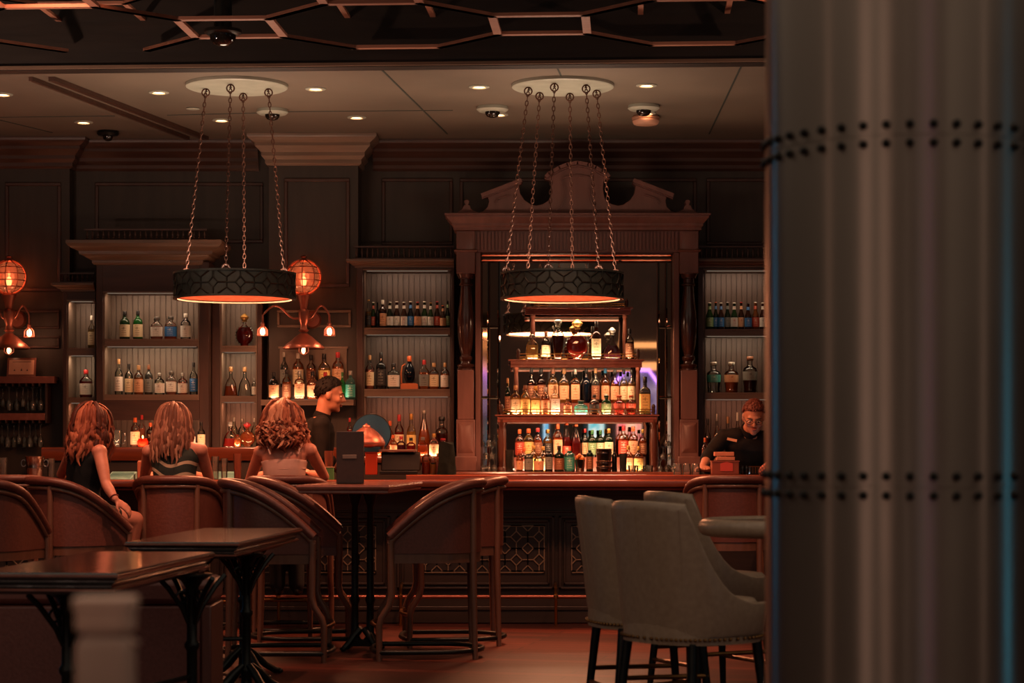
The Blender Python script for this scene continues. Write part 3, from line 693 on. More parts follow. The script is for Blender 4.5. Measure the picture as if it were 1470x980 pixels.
build('dome', MB().lathe([(.09, .065), (.085, .03), (.06, .0), (.03, -.012), (.001, -.015)], (xq, yq, 4.0), 20), pbr('smoked_dome', '#15120f', '#1c1713', rough=.06), t, smooth=60)
x, y = onz(927, 166, CZ)
t = thing('smoke_detector', 'pinkish round smoke detector on the bar ceiling', 'smoke detector', (x, y, CZ - .075))
build('body', MB().lathe([(.10, .075), (.113, .06), (.113, .045)], (x, y, CZ - .075), 24), pbr('detector_plastic', '#a5775f', '#b0836a', rough=.5), t, smooth=40)
build('grille', MB().lathe([(.105, .045), (.11, .03), (.10, .008), (.085, 0), (.001, 0)], (x, y, CZ - .075), 24), pbr('detector_plastic2', '#b98a72', '#c2947b', rough=.5), t, smooth=40)
x, y = onz(277, 155, CZ)
tag(build('ceiling_sprinkler_plate', MB().lathe([(.05, .011), (.055, .004), (.04, 0), (.001, 0)], (x, y, CZ - .012), 20), WHITEP, org=(x, y, CZ - .012)), 'flat white disc on the ceiling below the left pendant plate', 'sprinkler cover')

# ================================================================== WALL LAMPS
def wall_lamp(label, px, Yw, arms):
    # copper ship lamp: caged globe on a turned stem, bell shade below, caged bulbs on curved arms
    x = X(px, Yw - .22); y = Yw - .22; S = lambda py: Z(py, y)
    t = thing('wall_sconce', label, 'wall lamp', (x, y, S(505)))
    gz = S(398); R = .137
    build('globe', MB().ell((x, y, gz), R, 24, 16), AMBERG, t, smooth=60)
    cage = MB()
    for k in range(4):
        a = pi * k / 4
        cage.tube([(x + (R + .006) * sin(q) * cos(a), y + (R + .006) * sin(q) * sin(a), gz + (R + .006) * cos(q)) for q in [2*pi*i/28 for i in range(28)]], .0042, 5, closed=True)
    for zf in (-.6, -.2, .22, .62):
        r = (R + .006) * math.sqrt(1 - zf * zf); cage.tube([(x + r * cos(q), y + r * sin(q), gz + R * zf) for q in [2*pi*i/28 for i in range(28)]], .0042, 5, closed=True)
    cage.tube([(x + (R + .014) * sin(q), y - .01, gz + (R + .014) * cos(q)) for q in [2*pi*i/36 for i in range(36)]], .008, 6, closed=True)
    build('cage', cage, COPPER, t)
    bl = build('bulb', MB().ell((x, y, gz - .035), (.024, .024, .045), 12, 8), BULB, t, smooth=60)
    build('filament_tip', MB().ell((x, y, gz + .03), (.014, .014, .02), 10, 6), emis('filament_tip', (1., .32, .12), 5), t, smooth=60)
    build('top_cap', MB().lathe([(.03, 0), (.04, .01), (.02, .03), (.03, .045), (.001, .06)], (x, y, gz + R - .005), 16), COPPER, t, smooth=50)
    z0 = S(482)
    prof = [(.05, S(421) - z0), (.062, S(424) - z0), (.04, S(434) - z0), (.028, S(443) - z0), (.046, S(446) - z0), (.046, S(449) - z0), (.043, S(460) - z0), (.028, S(466) - z0), (.03, S(472) - z0), (.046, S(474) - z0), (.03, S(477) - z0)]
    prof = [(r, z) for r, z in prof]
    build('stem', MB().lathe(prof[::-1], (x, y, z0), 20), COPPER, t, smooth=50)
    bell = [(.03, S(478)), (.045, S(480)), (.07, S(483)), (.11, S(489)), (.15, S(494)), (.178, S(499)), (.18, S(500.5)), (.172, S(500)), (.14, S(496)), (.10, S(491)), (.05, S(485)), (.02, S(483))]
    build('bell_shade', MB().lathe([(r, z - z0) for r, z in bell], (x, y, z0), 32), COPPER, t, smooth=60)
    build('hanging_bulb', MB().ell((x, y, S(503)), (.02, .02, .03), 12, 8), emis('bell_bulb', (1., .45, .22), 5), t, smooth=60)
    cg = MB()
    for k in range(6):
        a = 2*pi*k/6; cg.tube([(x + .04 * cos(a), y + .04 * sin(a), S(499)), (x + .042 * cos(a), y + .042 * sin(a), S(505)), (x, y, S(510))], .003, 4)
    build('lower_cage', cg, COPPER, t)
    wx = X(px + 13, Yw - .02)
    pl = build('wall_plate', MB().lathe([(.001, -.03), (.06, -.03), (.075, -.01), (.075, .02)], (0, 0, 0), 24).xf(Matrix.Translation((wx, Yw - .03, S(457))) @ Matrix.Rotation(radians(-90), 4, 'X')), COPPER, t, smooth=50)
    build('bracket', MB().tube([(wx, Yw - .05, S(457)), (wx, y + .08, S(456)), (x, y, S(455))], .014, 8), COPPER, pl)
    for (ppx, ppy, side) in arms:
        bxx, bz = X(ppx, y), S(ppy)
        pts = [(x, y, S(457))]
        for k in range(1, 13):
            u = k / 12; q = (x + (bxx - x) * u, y, S(457) + (.0 if u < .35 else 0) + .11 * sin(pi * max(0, u - .25) / .75 * .86) ** 1.6)
            pts.append(q)
        pts.append((bxx, y, bz + .075))
        ar = build('arm', MB().tube(pts, .0085, 8), COPPER, t, smooth=60)
        build('socket', MB().lathe([(.012, .035), (.02, .045), (.02, .07), (.01, .08)], (bxx, y, bz), 12), COPPER, ar)
        build('arm_bulb', MB().ell((bxx, y, bz), (.022, .022, .035), 12, 8), BULB_S, ar, smooth=60)
        cg = MB()
        for k in range(8):
            a = 2*pi*k/8
            cg.tube([(bxx + .018 * cos(a), y + .018 * sin(a), bz + .045), (bxx + .042 * cos(a), y + .042 * sin(a), bz + .02), (bxx + .047 * cos(a), y + .047 * sin(a), bz - .035)], .003, 4)
        cg.tube([(bxx + .047 * cos(q), y + .047 * sin(q), bz - .035) for q in [2*pi*i/16 for i in range(16)]], .003, 4, closed=True)
        build('arm_cage', cg, COPPER, ar)
        lightd('arm_bulb_light', 'POINT', (bxx, y - .06, bz - .02), 1.8, (1., .38, .18), ar, size=.03)
    lightd('globe_light', 'POINT', (x, y, gz), 2.4, (1., .34, .15), t, size=.05)
    return t
wall_lamp('copper ship lamp with caged globe and two arm bulbs beside left pendant', 436, YD, [(377, 476, -1), (473, 476, 1)])
wall_lamp('copper ship lamp with caged globe cut by the left picture edge', 13, 18.25, [(42, 478, 1), (-18, 478, -1)])
# ================================================================== BOTTLES
# profile: (height fraction, half-width fraction, half-depth fraction, squareness) ; neck end = where the cap begins
SH = {
 'wine':   ([(0,.94,1,2),(.02,1,1,2),(.55,1,1,2),(.62,.93,1,2),(.68,.66,1,2),(.73,.40,1,2),(.78,.32,1,2),(.93,.30,1,2),(.94,.36,1,2),(.97,.36,1,2)], .86, (.10,.50), .5),
 'round':  ([(0,.94,1,2),(.02,1,1,2),(.58,1,1,2),(.66,.92,1,2),(.71,.70,1,2),(.75,.42,1,2),(.79,.33,1,2),(.93,.31,1,2),(.96,.34,1,2)], .84, (.08,.52), .6),
 'beer':   ([(0,.93,1,2),(.02,1,1,2),(.46,1,1,2),(.54,.92,1,2),(.62,.66,1,2),(.72,.46,1,2),(.84,.40,1,2),(.95,.38,1,2),(.96,.44,1,2),(.985,.44,1,2)], .955, (.10,.44), .0),
 'square': ([(0,.96,.9,5),(.02,1,.9,5),(.60,1,.9,5),(.66,.92,.9,4),(.70,.66,1,3),(.73,.38,1,2),(.80,.34,1,2),(.93,.33,1,2),(.95,.36,1,2)], .84, (.10,.54), .6),
 'squat':  ([(0,.95,.8,4),(.03,1,.8,4),(.56,1,.8,4),(.66,.90,.8,3.5),(.73,.60,.9,3),(.77,.40,1,2),(.84,.36,1,2),(.86,.52,1,2),(.88,.52,1,2)], .88, (.12,.55), .35),
 'flask':  ([(0,.86,.7,4),(.03,.92,.7,4),(.50,1,.7,4),(.60,.98,.7,3.5),(.68,.74,.8,3),(.73,.42,1,2),(.78,.34,1,2),(.93,.32,1,2)], .84, (.10,.50), .6),
 'bell':   ([(0,1,.6,3),(.03,1,.6,3),(.15,.93,.6,3),(.40,.78,.65,3),(.55,.52,.8,2.5),(.62,.30,1,2),(.66,.24,1,2),(.83,.22,1,2),(.85,.30,1,2)], .84, (.12,.30), .45),
 'slope':  ([(0,.95,.9,3),(.02,1,.9,3),(.34,1,.9,3),(.42,.96,.9,3),(.66,.55,1,2.5),(.82,.30,1,2),(.90,.26,1,2),(.96,.30,1,2)], .93, (.08,.32), .4),
 'disc':   ([(0,.40,.55,2.5),(.03,.44,.55,2.5),(.06,.40,.6,2),(.12,.72,.42,2),(.22,.94,.36,2),(.34,1,.34,2),(.46,.93,.36,2),(.56,.70,.45,2),(.62,.34,.8,2),(.65,.20,1,2),(.74,.18,1,2),(.75,.28,1,2)], .75, None, .5),
 'fan':    ([(0,.92,.34,2),(.03,1,.34,2),(.12,1,.36,2),(.30,.82,.42,2),(.46,.48,.6,2),(.56,.22,1,2),(.60,.17,1,2),(.76,.16,1,2),(.78,.26,1,2)], .77, None, .42),
 'taper':  ([(0,.62,.9,4),(.03,.66,.9,4),(.30,.80,.9,4),(.58,1,.9,4),(.64,.96,.9,4),(.70,.62,1,3),(.74,.40,1,2),(.80,.38,1,2),(.82,.70,1,2),(.84,.70,1,2)], .84, None, .6),
 'pot':    ([(0,.80,1,2),(.04,.92,1,2),(.10,.85,1,2),(.30,.95,1,2),(.46,1,1,2),(.62,1,1,2),(.68,.86,1,2),(.72,.50,1,2),(.76,.36,1,2),(.88,.34,1,2),(.89,.50,1,2)], .885, (.34,.58), .6),
 'egg':    ([(0,.55,1,2),(.04,.62,1,2),(.2,.92,1,2),(.38,1,1,2),(.55,.86,1,2),(.68,.50,1,2),(.74,.36,1,2),(.86,.34,1,2)], .80, None, .7),
 'can':    ([(0,.93,1,2),(.03,1,1,2),(.80,1,1,2),(.86,.9,1,2),(.90,.55,1,2),(.97,.5,1,2)], .90, (.12,.7), 0),
}
GCOL = {'clear': '#f3f5f1', 'green': '#3d7a34', 'dkgreen': '#274a26', 'brown': '#6b3414', 'dark': '#23231f', 'teal': '#6fb5a8', 'blue': '#22344c', 'amber': '#d98a48', 'pale': '#ecf2e8', 'bright': '#38c04e', 'smoke': '#7f7f76', 'red': '#a2333c'}
GWORD = {'clear': 'clear', 'green': 'green', 'dkgreen': 'dark green', 'brown': 'brown', 'dark': 'black', 'teal': 'pale teal', 'blue': 'dark blue', 'amber': 'amber', 'pale': 'pale clear', 'bright': 'bright green', 'smoke': 'smoky', 'red': 'red'}
LQ = {'amber': '#d0702e', 'gold': '#e3b062', 'red': '#b23128', 'orange': '#ec7c42', 'dark': '#5a281a', 'pink': '#e0927a', 'yellow': '#e6c67c', 'purple': '#7a3046'}
LB = {'cream': ('#e2cfa6', '#7a6442'), 'white': ('#e6e2d4', '#857d6c'), 'orange': ('#d9a47a', '#8a4a2a'), 'black': ('#1f1d1b', '#8c867a'), 'blue': ('#2d74b4', '#cfd6d8'), 'red': ('#b5402c', '#e0cbb0'), 'green': ('#6f8c5c', '#d2d6b0'), 'yellow': ('#e6c676', '#8b6b2b'), 'teal': ('#3f9a8c', '#c3d8cc'), 'grey': ('#7d8078', '#34352f'), 'brown': ('#7a4a32', '#c89a70'), 'star': ('#e6e0d0', '#b83a2c')}
CP = {'black': '#1b1918', 'red': '#b02c2c', 'cork': '#a87c50', 'silver': '#a6a299', 'gold': '#b88a45', 'white': '#cfc8b8', 'blue': '#2f7fae', 'orange': '#c85a2a', 'wood': '#7b4c32', 'green': '#3a6b3a'}
def gmat(g): return glassm('glass_' + g, GCOL[g], body=.0 if g in ('clear', 'pale') else (.22 if g not in ('dark',) else .6))
def lmat(l): return liquidm('liquid_' + l, LQ[l])
def lbmat(l): return labelm('label_' + l, *LB[l])
def cpmat(c): return pbr('cap_' + c, CP[c], rough=.35, metal=.6 if c in ('silver', 'gold') else 0.)
SEG = 20
def loft(prof, w, h, f0=0., f1=1., sh=1., zcap=True):
    rings = []
    pr = [p for p in prof]
    zs = [p[0] for p in pr]
    def at(f):
        if f <= zs[0]: return pr[0]
        for i in range(len(pr) - 1):
            if zs[i] <= f <= zs[i + 1]:
                u = (f - zs[i]) / max(zs[i + 1] - zs[i], 1e-6); return tuple(pr[i][k] * (1 - u) + pr[i + 1][k] * u for k in range(4))
        return pr[-1]
    fs = sorted(set([f0, f1] + [z for z in zs if f0 < z < f1]))
    for f in fs:
        _, a, b, n = at(f); row = []
        for j in range(SEG):
            t = 2*pi*(j + .5)/SEG; c, s = cos(t), sin(t); e = 2. / n
            row.append((w / 2 * a * sh * abs(c) ** e * (1 if c >= 0 else -1), w / 2 * a * b * sh * abs(s) ** e * (1 if s >= 0 else -1), f * h))
        rings.append(row)
    return rings
MCACHE = {}
def cached(key, fn):
    if key not in MCACHE: MCACHE[key] = fn()
    return MCACHE[key]
def part(name, me, parent, loc=(0, 0, 0)):
    o = bpy.data.objects.new(name, me); COL.objects.link(o); o.parent = parent; o.location = loc; return o
ORD = ['', 'second', 'third', 'fourth', 'fifth', 'sixth', 'seventh', 'eighth', 'ninth', 'tenth', 'eleventh', 'twelfth', 'thirteenth', 'fourteenth', 'fifteenth', 'sixteenth']
def bottle(px, top, w, kind, g, liq, lab, cap, Y, zb, label, group, name=None, fill=None, rz=0.):
    h = max(.06, Z(top, Y) - zb); W = w * .96 / F * Y
    h = round(h / .006) * .006; W = round(W / .003) * .003
    prof, ce, lr, lf = SH[kind]
    t = thing(name or ('beer_bottle' if kind == 'beer' else 'decanter' if kind in ('disc', 'fan', 'taper', 'bell') else 'liquor_bottle'), label, 'bottle' if kind != 'taper' and kind != 'disc' and kind != 'fan' and kind != 'bell' else 'decanter', (0, 0, 0), group, loc=(X(px, Y), Y, zb + .0015), rz=rz)
    mg, key = gmat(g), (kind, h, W)
    def fin(mb, mat, nm): return mb.mesh(nm, (0, 0, 0), [mat], 40)
    part('glass', cached(('g', g) + key, lambda: fin(MB().rings(loft(prof, W, h, 0, min(.985, ce + .06) if kind != 'beer' else .985)), mg, 'glass')), t)
    if liq:
        f = fill if fill else {'disc': .58, 'fan': .44, 'taper': .60, 'bell': .34}.get(kind, .58)
        part('liquid', cached(('q', liq, f) + key, lambda: fin(MB().rings(loft(prof, W, h, .015, f, .93)), lmat(liq), 'liquid')), t)
    if lab and lr:
        part('label', cached(('l', lab) + key, lambda: fin(MB().rings(loft(prof, W, h, lr[0], lr[1], 1.025), cap=False), lbmat(lab), 'label')), t)
        if kind == 'beer' and lab not in ('black',) and g != 'clear':
            part('neck_label', cached(('n', lab) + key, lambda: fin(MB().rings(loft(prof, W, h, .74, .86, 1.04), cap=False), lbmat(lab), 'neck_label')), t)
    if cap:
        def mk():
            rn = W / 2 * {'bell': .30, 'disc': .30, 'fan': .24, 'taper': .62, 'squat': .46, 'pot': .46}.get(kind, .37); rn = max(rn, .008)
            mb = MB()
            if kind == 'beer': mb.lathe([(rn * 1.1, h * .965), (rn * 1.3, h * .97), (rn * 1.2, h * .995), (rn * .6, h)], seg=12)
            elif kind in ('disc', 'fan'): mb.lathe([(rn * .8, h * ce), (rn * 1.1, h * (ce + .02)), (rn * .7, h * (ce + .04)), (rn * 1.5, h * (ce + .10)), (rn * 1.7, h * (ce + .15)), (rn * 1.0, h * (ce + .20)), (rn * .5, h * (ce + .235)), (.001, h)], seg=14)
            elif kind == 'taper': mb.lathe([(rn * .5, h * .84), (rn * .7, h * .88), (rn * 1.0, h * .93), (rn * 1.05, h * .97), (rn * .5, h)], seg=14)
            else: mb.lathe([(rn * .98, h * ce), (rn * 1.04, h * (ce + .01)), (rn * 1.04, h * .985), (rn * .9, h)], seg=14)
            return fin(mb, cpmat(cap), 'cap')
        part('cap' if kind not in ('disc', 'fan', 'taper') else 'stopper', cached(('c', cap) + key, mk), t)
    if kind in ('disc',):
        def ringm():
            mb = MB(); R = W / 2
            for k in range(22):
                a = -pi * .5 + 2*pi*(k + .5)/22
                c = Vector((R * 1.02 * cos(a), 0, h * .335 + h * .315 * sin(a)))
                if sin(a) > .9: continue
                mb.ell(c, (R * .09, R * .16, R * .09), 6, 4)
            return fin(mb, gmat('clear'), 'beaded_ring')
        part('beaded_ring', cached(('r',) + key, ringm), t)
    return t
def desc(kind, g, liq, lab, cap):
    kw = {'wine': 'bottle', 'round': 'bottle', 'beer': 'beer bottle', 'square': 'square bottle', 'squat': 'squat bottle', 'flask': 'wide bottle', 'bell': 'bell shaped decanter', 'slope': 'cone necked bottle', 'disc': 'round disc decanter', 'fan': 'fan shaped decanter', 'taper': 'tapered decanter', 'pot': 'pot shaped bottle', 'egg': 'egg shaped bottle', 'can': 'short bottle'}[kind]
    LN = {'star': 'star', 'grey': 'grey'}
    glassw = GWORD[g]
    if g in ('clear', 'pale') and liq: glassw = {'amber': 'amber', 'gold': 'golden', 'red': 'red', 'orange': 'orange', 'dark': 'dark brown', 'pink': 'pinkish', 'yellow': 'yellowish', 'purple': 'purplish'}[liq]
    s = glassw + ' ' + kw
    if lab: s += ' with ' + LN.get(lab, lab) + ' label'
    elif cap: s += ' with ' + ({'cork': 'cork', 'wood': 'brown'}.get(cap, cap)) + (' stopper' if kind in ('disc', 'fan', 'taper', 'bell') else ' cap')
    return s
def short(s):
    if len(s.replace(',', ' ').split()) > 15: s = s.replace(' with ', ', ', 1)
    return s
def row(items, Y, zb, where, group, dy=0.):
    for i, it in enumerate(items):
        px, top, w, kind, g, liq, lab, cap = it[:8]
        n = len(items)
        pos = 'leftmost' if i == 0 else 'rightmost' if i == n - 1 else (ORD[i] + ' from left' if i < len(ORD) else 'late')
        bottle(px, top, w, kind, g, liq, lab, cap, Y + (.012 if i % 2 else -.012) + dy, zb, short('%s, %s %s' % (desc(kind, g, liq, lab, cap), pos, where)), group)
def ry(c, front=.09): return CAB[c]['Y'] + max(front, .13)
# wide left cabinet
row([(179, 447, 15, 'round', 'green', None, 'cream', 'black'), (198, 446, 14, 'round', 'bright', 'yellow', 'cream', 'black'), (225, 455, 17, 'squat', 'clear', 'pink', 'white', 'silver'), (245, 454, 17, 'squat', 'clear', 'orange', 'blue', 'silver'), (266.5, 450, 15, 'round', 'clear', None, 'white', 'white'), (283, 453, 9, 'wine', 'clear', None, 'white', 'white')][:5], ry('B', .12), CAB['B']['zs'][0], 'on wide left cabinet top shelf', 'bottles on the wide left cabinet')
row([(170.4, 515, 12, 'wine', 'pale', None, 'white', 'cork'), (185, 523, 12, 'round', 'pale', None, 'cream', 'black'), (199, 524, 13.5, 'round', 'clear', 'amber', 'orange', 'cork'), (213.6, 524, 12, 'round', 'smoke', None, 'grey', 'wood'), (229, 535, 14.5, 'round', 'pale', None, 'white', 'silver'), (246, 533, 15, 'squat', 'clear', 'pink', 'white', 'silver'), (262, 535, 14, 'round', 'clear', 'pink', 'white', 'silver'), (278, 521, 12, 'wine', 'clear', None, 'blue', 'black')], ry('B', .12), CAB['B']['zs'][1], 'on wide left cabinet lower shelf', 'bottles on the wide left cabinet')
row([(194, 600, 14, 'round', 'clear', 'pink', 'cream', 'orange'), (216, 607, 13, 'round', 'clear', 'dark', None, 'orange'), (275, 612, 11, 'wine', 'pale', None, 'white', 'black'), (289, 606, 11, 'wine', 'pale', None, 'cream', 'black')], 17.62, ZL, 'on raised counter behind the women', 'bottles on the raised left counter')
row([(203.5, 596, 11, 'wine', 'clear', 'pink', None, 'red')], 17.76, ZL, 'one behind the candle on raised counter', None)
row([(131.5, 453, 11, 'wine', 'clear', 'yellow', 'cream', 'white')], ry('A', .12), CAB['A']['zs'][0], 'and only one on far left cabinet top shelf', None)
row([(123.5, 531, 19, 'flask', 'clear', 'red', 'white', 'red')], ry('A', .14), CAB['A']['zs'][1], 'and only one on far left lower shelf', None)
# narrow cabinet with decanters
row([(351, 450, 26, 'disc', 'clear', 'red', None, 'gold')], ry('C', .14), CAB['C']['zs'][0], 'alone on narrow cabinet top shelf', None)
row([(331.3, 527, 20, 'bell', 'clear', 'amber', None, 'cork'), (351.3, 527, 20.5, 'bell', 'clear', None, None, 'cork'), (365, 543, 7.5, 'round', 'clear', None, 'white', 'silver')], ry('C', .12), CAB['C']['zs'][1], 'on narrow cabinet middle shelf', 'decanters in the narrow cabinet')
row([(331, 606, 24, 'bell', 'clear', 'red', None, 'silver'), (355, 606, 24, 'disc', 'amber', 'red', None, 'red')], 17.66, ZL, 'below narrow cabinet', 'lower decanters of the narrow cabinet')
row([(336, 599, 11, 'wine', 'pale', None, None, 'silver'), (347.5, 601, 12, 'wine', 'clear', None, None, 'silver'), (365, 600, 9, 'wine', 'pale', None, None, 'silver')], 17.82, ZL, 'behind decanters below narrow cabinet', 'lower decanters of the narrow cabinet')
row([(341, 624, 10, 'can', 'amber', 'orange', None, 'orange')], 17.53, ZL, 'between two lower decanters below narrow cabinet', None)
# lamp niche
zD = CAB['D']['zs'][0]
row([(408, 506, 11.5, 'wine', 'smoke', None, 'grey', 'silver'), (428, 507, 16, 'round', 'clear', 'orange', 'cream', 'white'), (446.5, 510, 13.5, 'round', 'clear', 'amber', 'brown', 'black'), (465.5, 508, 17, 'flask', 'clear', 'gold', 'yellow', 'black'), (485, 506, 16.5, 'round', 'clear', 'orange', 'orange', 'red')], YD - .08, zD + .1105, 'in lamp niche back row', 'bottles in the lamp niche')
row([(393, 534, 14.5, 'round', 'dark', None, 'orange', 'black'), (411.5, 530, 13, 'round', 'clear', 'amber', 'brown', 'black'), (430, 532, 14, 'square', 'clear', 'orange', 'orange', 'silver'), (449, 533, 17, 'flask', 'clear', 'orange', 'orange', 'black'), (467, 534, 14, 'round', 'clear', 'pink', 'red', 'red'), (491.5, 534, 10, 'wine', 'bright', None, None, 'green'), (503, 532, 14, 'round', 'teal', None, 'teal', 'silver')], 17.815, zD, 'in lamp niche front row', 'bottles in the lamp niche')
# beer cabinet left of the mirror
zE = CAB['E']['zs']
row([(528.8, 430, 9, 'beer', 'clear', 'gold', 'black', 'gold'), (535.8, 434, 7.5, 'beer', 'green', None, 'red', 'white'), (542, 433, 7, 'beer', 'dark', None, None, 'black'), (549.4, 430.5, 12, 'round', 'brown', None, 'orange', 'white'), (559.6, 433, 10, 'beer', 'dkgreen', None, 'white', 'white'), (569.6, 433, 10.5, 'beer', 'brown', None, 'white', 'white'), (580, 433, 10, 'beer', 'brown', None, 'star', 'white'), (589.5, 433, 10, 'beer', 'blue', None, 'blue', 'white'), (599.5, 433, 10, 'beer', 'brown', None, 'orange', 'red'), (609.4, 433, 10.5, 'beer', 'green', None, 'star', 'white'), (618.3, 434, 8.5, 'beer', 'green', None, 'white', 'gold'), (627.6, 433, 9.5, 'beer', 'brown', None, 'red', 'red'), (636, 438, 9, 'beer', 'brown', None, 'orange', 'orange'), (642.6, 432, 8, 'beer', 'dkgreen', None, 'green', 'black')], ry('E', .07), zE[0], 'on beer shelf left of mirror', 'beer bottles left of the mirror')
row([(530.7, 510, 13, 'wine', 'clear', 'pink', 'cream', 'cork'), (547, 506.5, 14.5, 'square', 'dark', None, 'black', 'black'), (565, 522, 17, 'square', 'clear', None, 'white', 'black'), (587.8, 511, 17, 'egg', 'blue', 'dark', None, 'orange'), (608.8, 517, 15, 'flask', 'clear', 'amber', 'grey', 'red'), (623, 520.5, 14, 'square', 'clear', 'amber', 'cream', 'cork'), (638.8, 520.5, 13, 'round', 'clear', 'amber', 'white', 'cork')], ry('E', .10), zE[1], 'on whiskey shelf left of mirror', 'whiskeys left of the mirror')
t = [o for o in bpy.data.objects if o.get('label', '').startswith('dark blue egg')][0]
hh = Z(511, ry('E', .10)) - zE[1]; t.location.z += .05; 
for ch in t.children: ch.scale = (1, 1, (hh - .05) / hh)
part('wooden_stand', MB().box(-.075, .075, -.045, .045, -.05, -.006).box(-.062, .062, -.04, .04, -.006, 0).tube([(-.07, 0, 0), (-.072, 0, .09), (-.062, 0, .15), (-.035, 0, .17)], [.008, .007, .006, .006], 8).mesh('wooden_stand', (0, 0, 0), [wood('stand_wood', '#b9602f', '#cb7340')], 40), t)
row([(560, 604, 12, 'wine', 'clear', 'pink', None, 'orange'), (573, 595, 13.5, 'round', 'clear', 'red', 'cream', 'red'), (590.4, 594, 14, 'wine', 'clear', 'gold', 'yellow', 'gold'), (608.8, 589, 18, 'slope', 'clear', 'amber', None, 'silver'), (634, 598, 19, 'pot', 'clear', 'dark', None, 'black')], 17.72, ZE, 'of tall bottles behind the register', 'bottles behind the register')
row([(530, 597, 13, 'wine', 'clear', 'red', 'white', 'red'), (544, 616, 9, 'wine', 'clear', 'amber', None, 'orange'), (564.5, 624, 11, 'round', 'clear', 'orange', 'orange', 'orange'), (576, 626, 14, 'round', 'clear', 'purple', None, 'red'), (590, 628, 14, 'round', 'clear', 'red', None, 'black'), (607, 627, 16, 'square', 'clear', 'orange', None, 'silver'), (623, 622, 14, 'round', 'clear', 'pink', 'cream', 'gold'), (636, 629, 16, 'squat', 'clear', 'red', None, 'red')], 17.52, ZE, 'of low front row behind the register', 'bottles behind the register')
row([(502, 600, 9, 'wine', 'clear', 'red', None, 'red')], 17.7, ZL, 'one right behind the bartender in profile', None)
# cabinet right of the mirror
zG = CAB['G']['zs']
row([(1018.6, 434, 11.5, 'beer', 'green', None, 'green', 'white'), (1027.5, 434, 7.5, 'beer', 'dkgreen', None, 'blue', 'orange'), (1035, 434, 9.5, 'beer', 'brown', None, 'blue', 'white'), (1044.4, 434, 9.5, 'beer', 'dkgreen', None, 'grey', 'silver'), (1054, 434, 10.5, 'beer', 'green', None, 'star', 'white'), (1064, 434, 9.5, 'beer', 'brown', None, 'orange', 'red'), (1074, 435, 10.5, 'beer', 'brown', None, 'blue', 'black'), (1084.5, 434, 10.5, 'beer', 'amber', None, 'red', 'white'), (1095, 434, 9.5, 'beer', 'brown', None, 'white', 'white'), (1104.5, 434, 9, 'beer', 'brown', None, 'orange', 'orange')], ry('G', .07), zG[0], 'on beer shelf right of mirror', 'beer bottles right of the mirror')
row([(1024.5, 520, 20.5, 'pot', 'clear', None, 'teal', 'white'), (1050, 520, 21, 'pot', 'clear', 'amber', 'orange', 'white'), (1076.7, 512, 21, 'pot', 'clear', 'dark', 'grey', 'wood')], ry('G', .12), zG[1], 'on shelf right of mirror', 'pot shaped bottles right of the mirror')
row([(1016, 601, 10, 'wine', 'clear', 'dark', None, 'black'), (1029.5, 594, 11, 'wine', 'clear', 'amber', 'cream', 'silver'), (1045, 598, 11, 'wine', 'clear', 'amber', None, 'cork'), (1059, 592, 11, 'round', 'clear', 'amber', 'cream', 'white')], 17.78, ZR, 'on counter behind the bent over bartender', 'bottles behind the right bartender')
row([(1012, 628, 10, 'round', 'clear', 'pink', None, 'orange'), (1023, 634, 11, 'round', 'clear', 'pink', 'orange', 'orange')], 17.58, ZR, 'of short pair behind the bent over bartender', 'bottles behind the right bartender')

# ================================================================== THE STEPPED BOTTLE STAND
YE = 17.42
st = thing('bottle_stand', 'three tier stepped wooden bottle stand with brass gallery rails before the mirror', 'shelf', (X(829, YE), YE, ZM + .0015))
E_Z = {}
def tier(n, pa, pb, pt, pbm, d0, d1, gal, prev):
    a, b, zt, zb = X(pa, YE), X(pb, YE), Z(pt, YE), Z(pbm, YE)
    sh = build('shelf', MB().box(a, b, YE + d0, YE + d0 + .01, zb - .024, zb).box(a, b, YE + d0, YE + d1, zb, zt - .012).box(a - .02, b + .02, YE + d0 - .02, YE + d1, zt - .012, zt), W_EDGE, st, bevel=.003)
    lo, hi = X(gal[0], YE), X(gal[1], YE); gh = gal[2]
    mb = MB(); y0, y1 = YE + d0 + .005, YE + d1 - .03
    for z in (zt + gh, zt + gh * .45) if gh < .05 else (zt + gh,):
        mb.tube([(lo, y1, z), (lo, y0, z), (hi, y0, z), (hi, y1, z)], .0042, 6)
    k = max(4, int((hi - lo) / .055))
    for i in range(k + 1):
        x = lo + (hi - lo) * i / k; mb.tube([(x, y0, zt), (x, y0, zt + gh)], .0028, 5)
    gr = build('gallery_rail', mb, BRASS, sh, smooth=50)
    for x in (lo - .012, hi + .012):
        build('rail_knob', MB().lathe([(.014, 0), (.01, .01), (.016, .025), (.013, gh + .01), (.018, gh + .022), (.012, gh + .038), (.001, gh + .045)], (x, y0, zt), 10), W_DARK, gr)
    E_Z[n] = zt
    return zb
zb3 = tier(3, 714, 943, 595, 602, .0, .34, (722, 936, .045), None)
zb2 = tier(2, 733, 922, 515.5, 523, .03, .34, (746, 914, .045), None)
zb1 = tier(1, 754, 906, 440, 447, .06, .34, (766, 898, .028), None)
def spost(px, z0, z1, y, r=.022):
    h = z1 - z0
    build('post', MB().lathe([(r * 1.25, 0), (r * 1.25, .03), (r * .9, .04), (r * 1.05, h * .2), (r * 1.1, h * .5), (r * .95, h * .8), (r * .8, h - .05), (r * 1.2, h - .035), (r * 1.2, h)], (X(px, y), y, z0), 14), wood('stand_post_wood', '#4a261b', '#5d3324', rough=.3), st, smooth=45)
for px in (720, 939):
    spost(px, ZM + .0015, zb3, YE + .03, .027); spost(px + (3 if px < 800 else -3), ZM + .0015, zb3, YE + .30, .022)
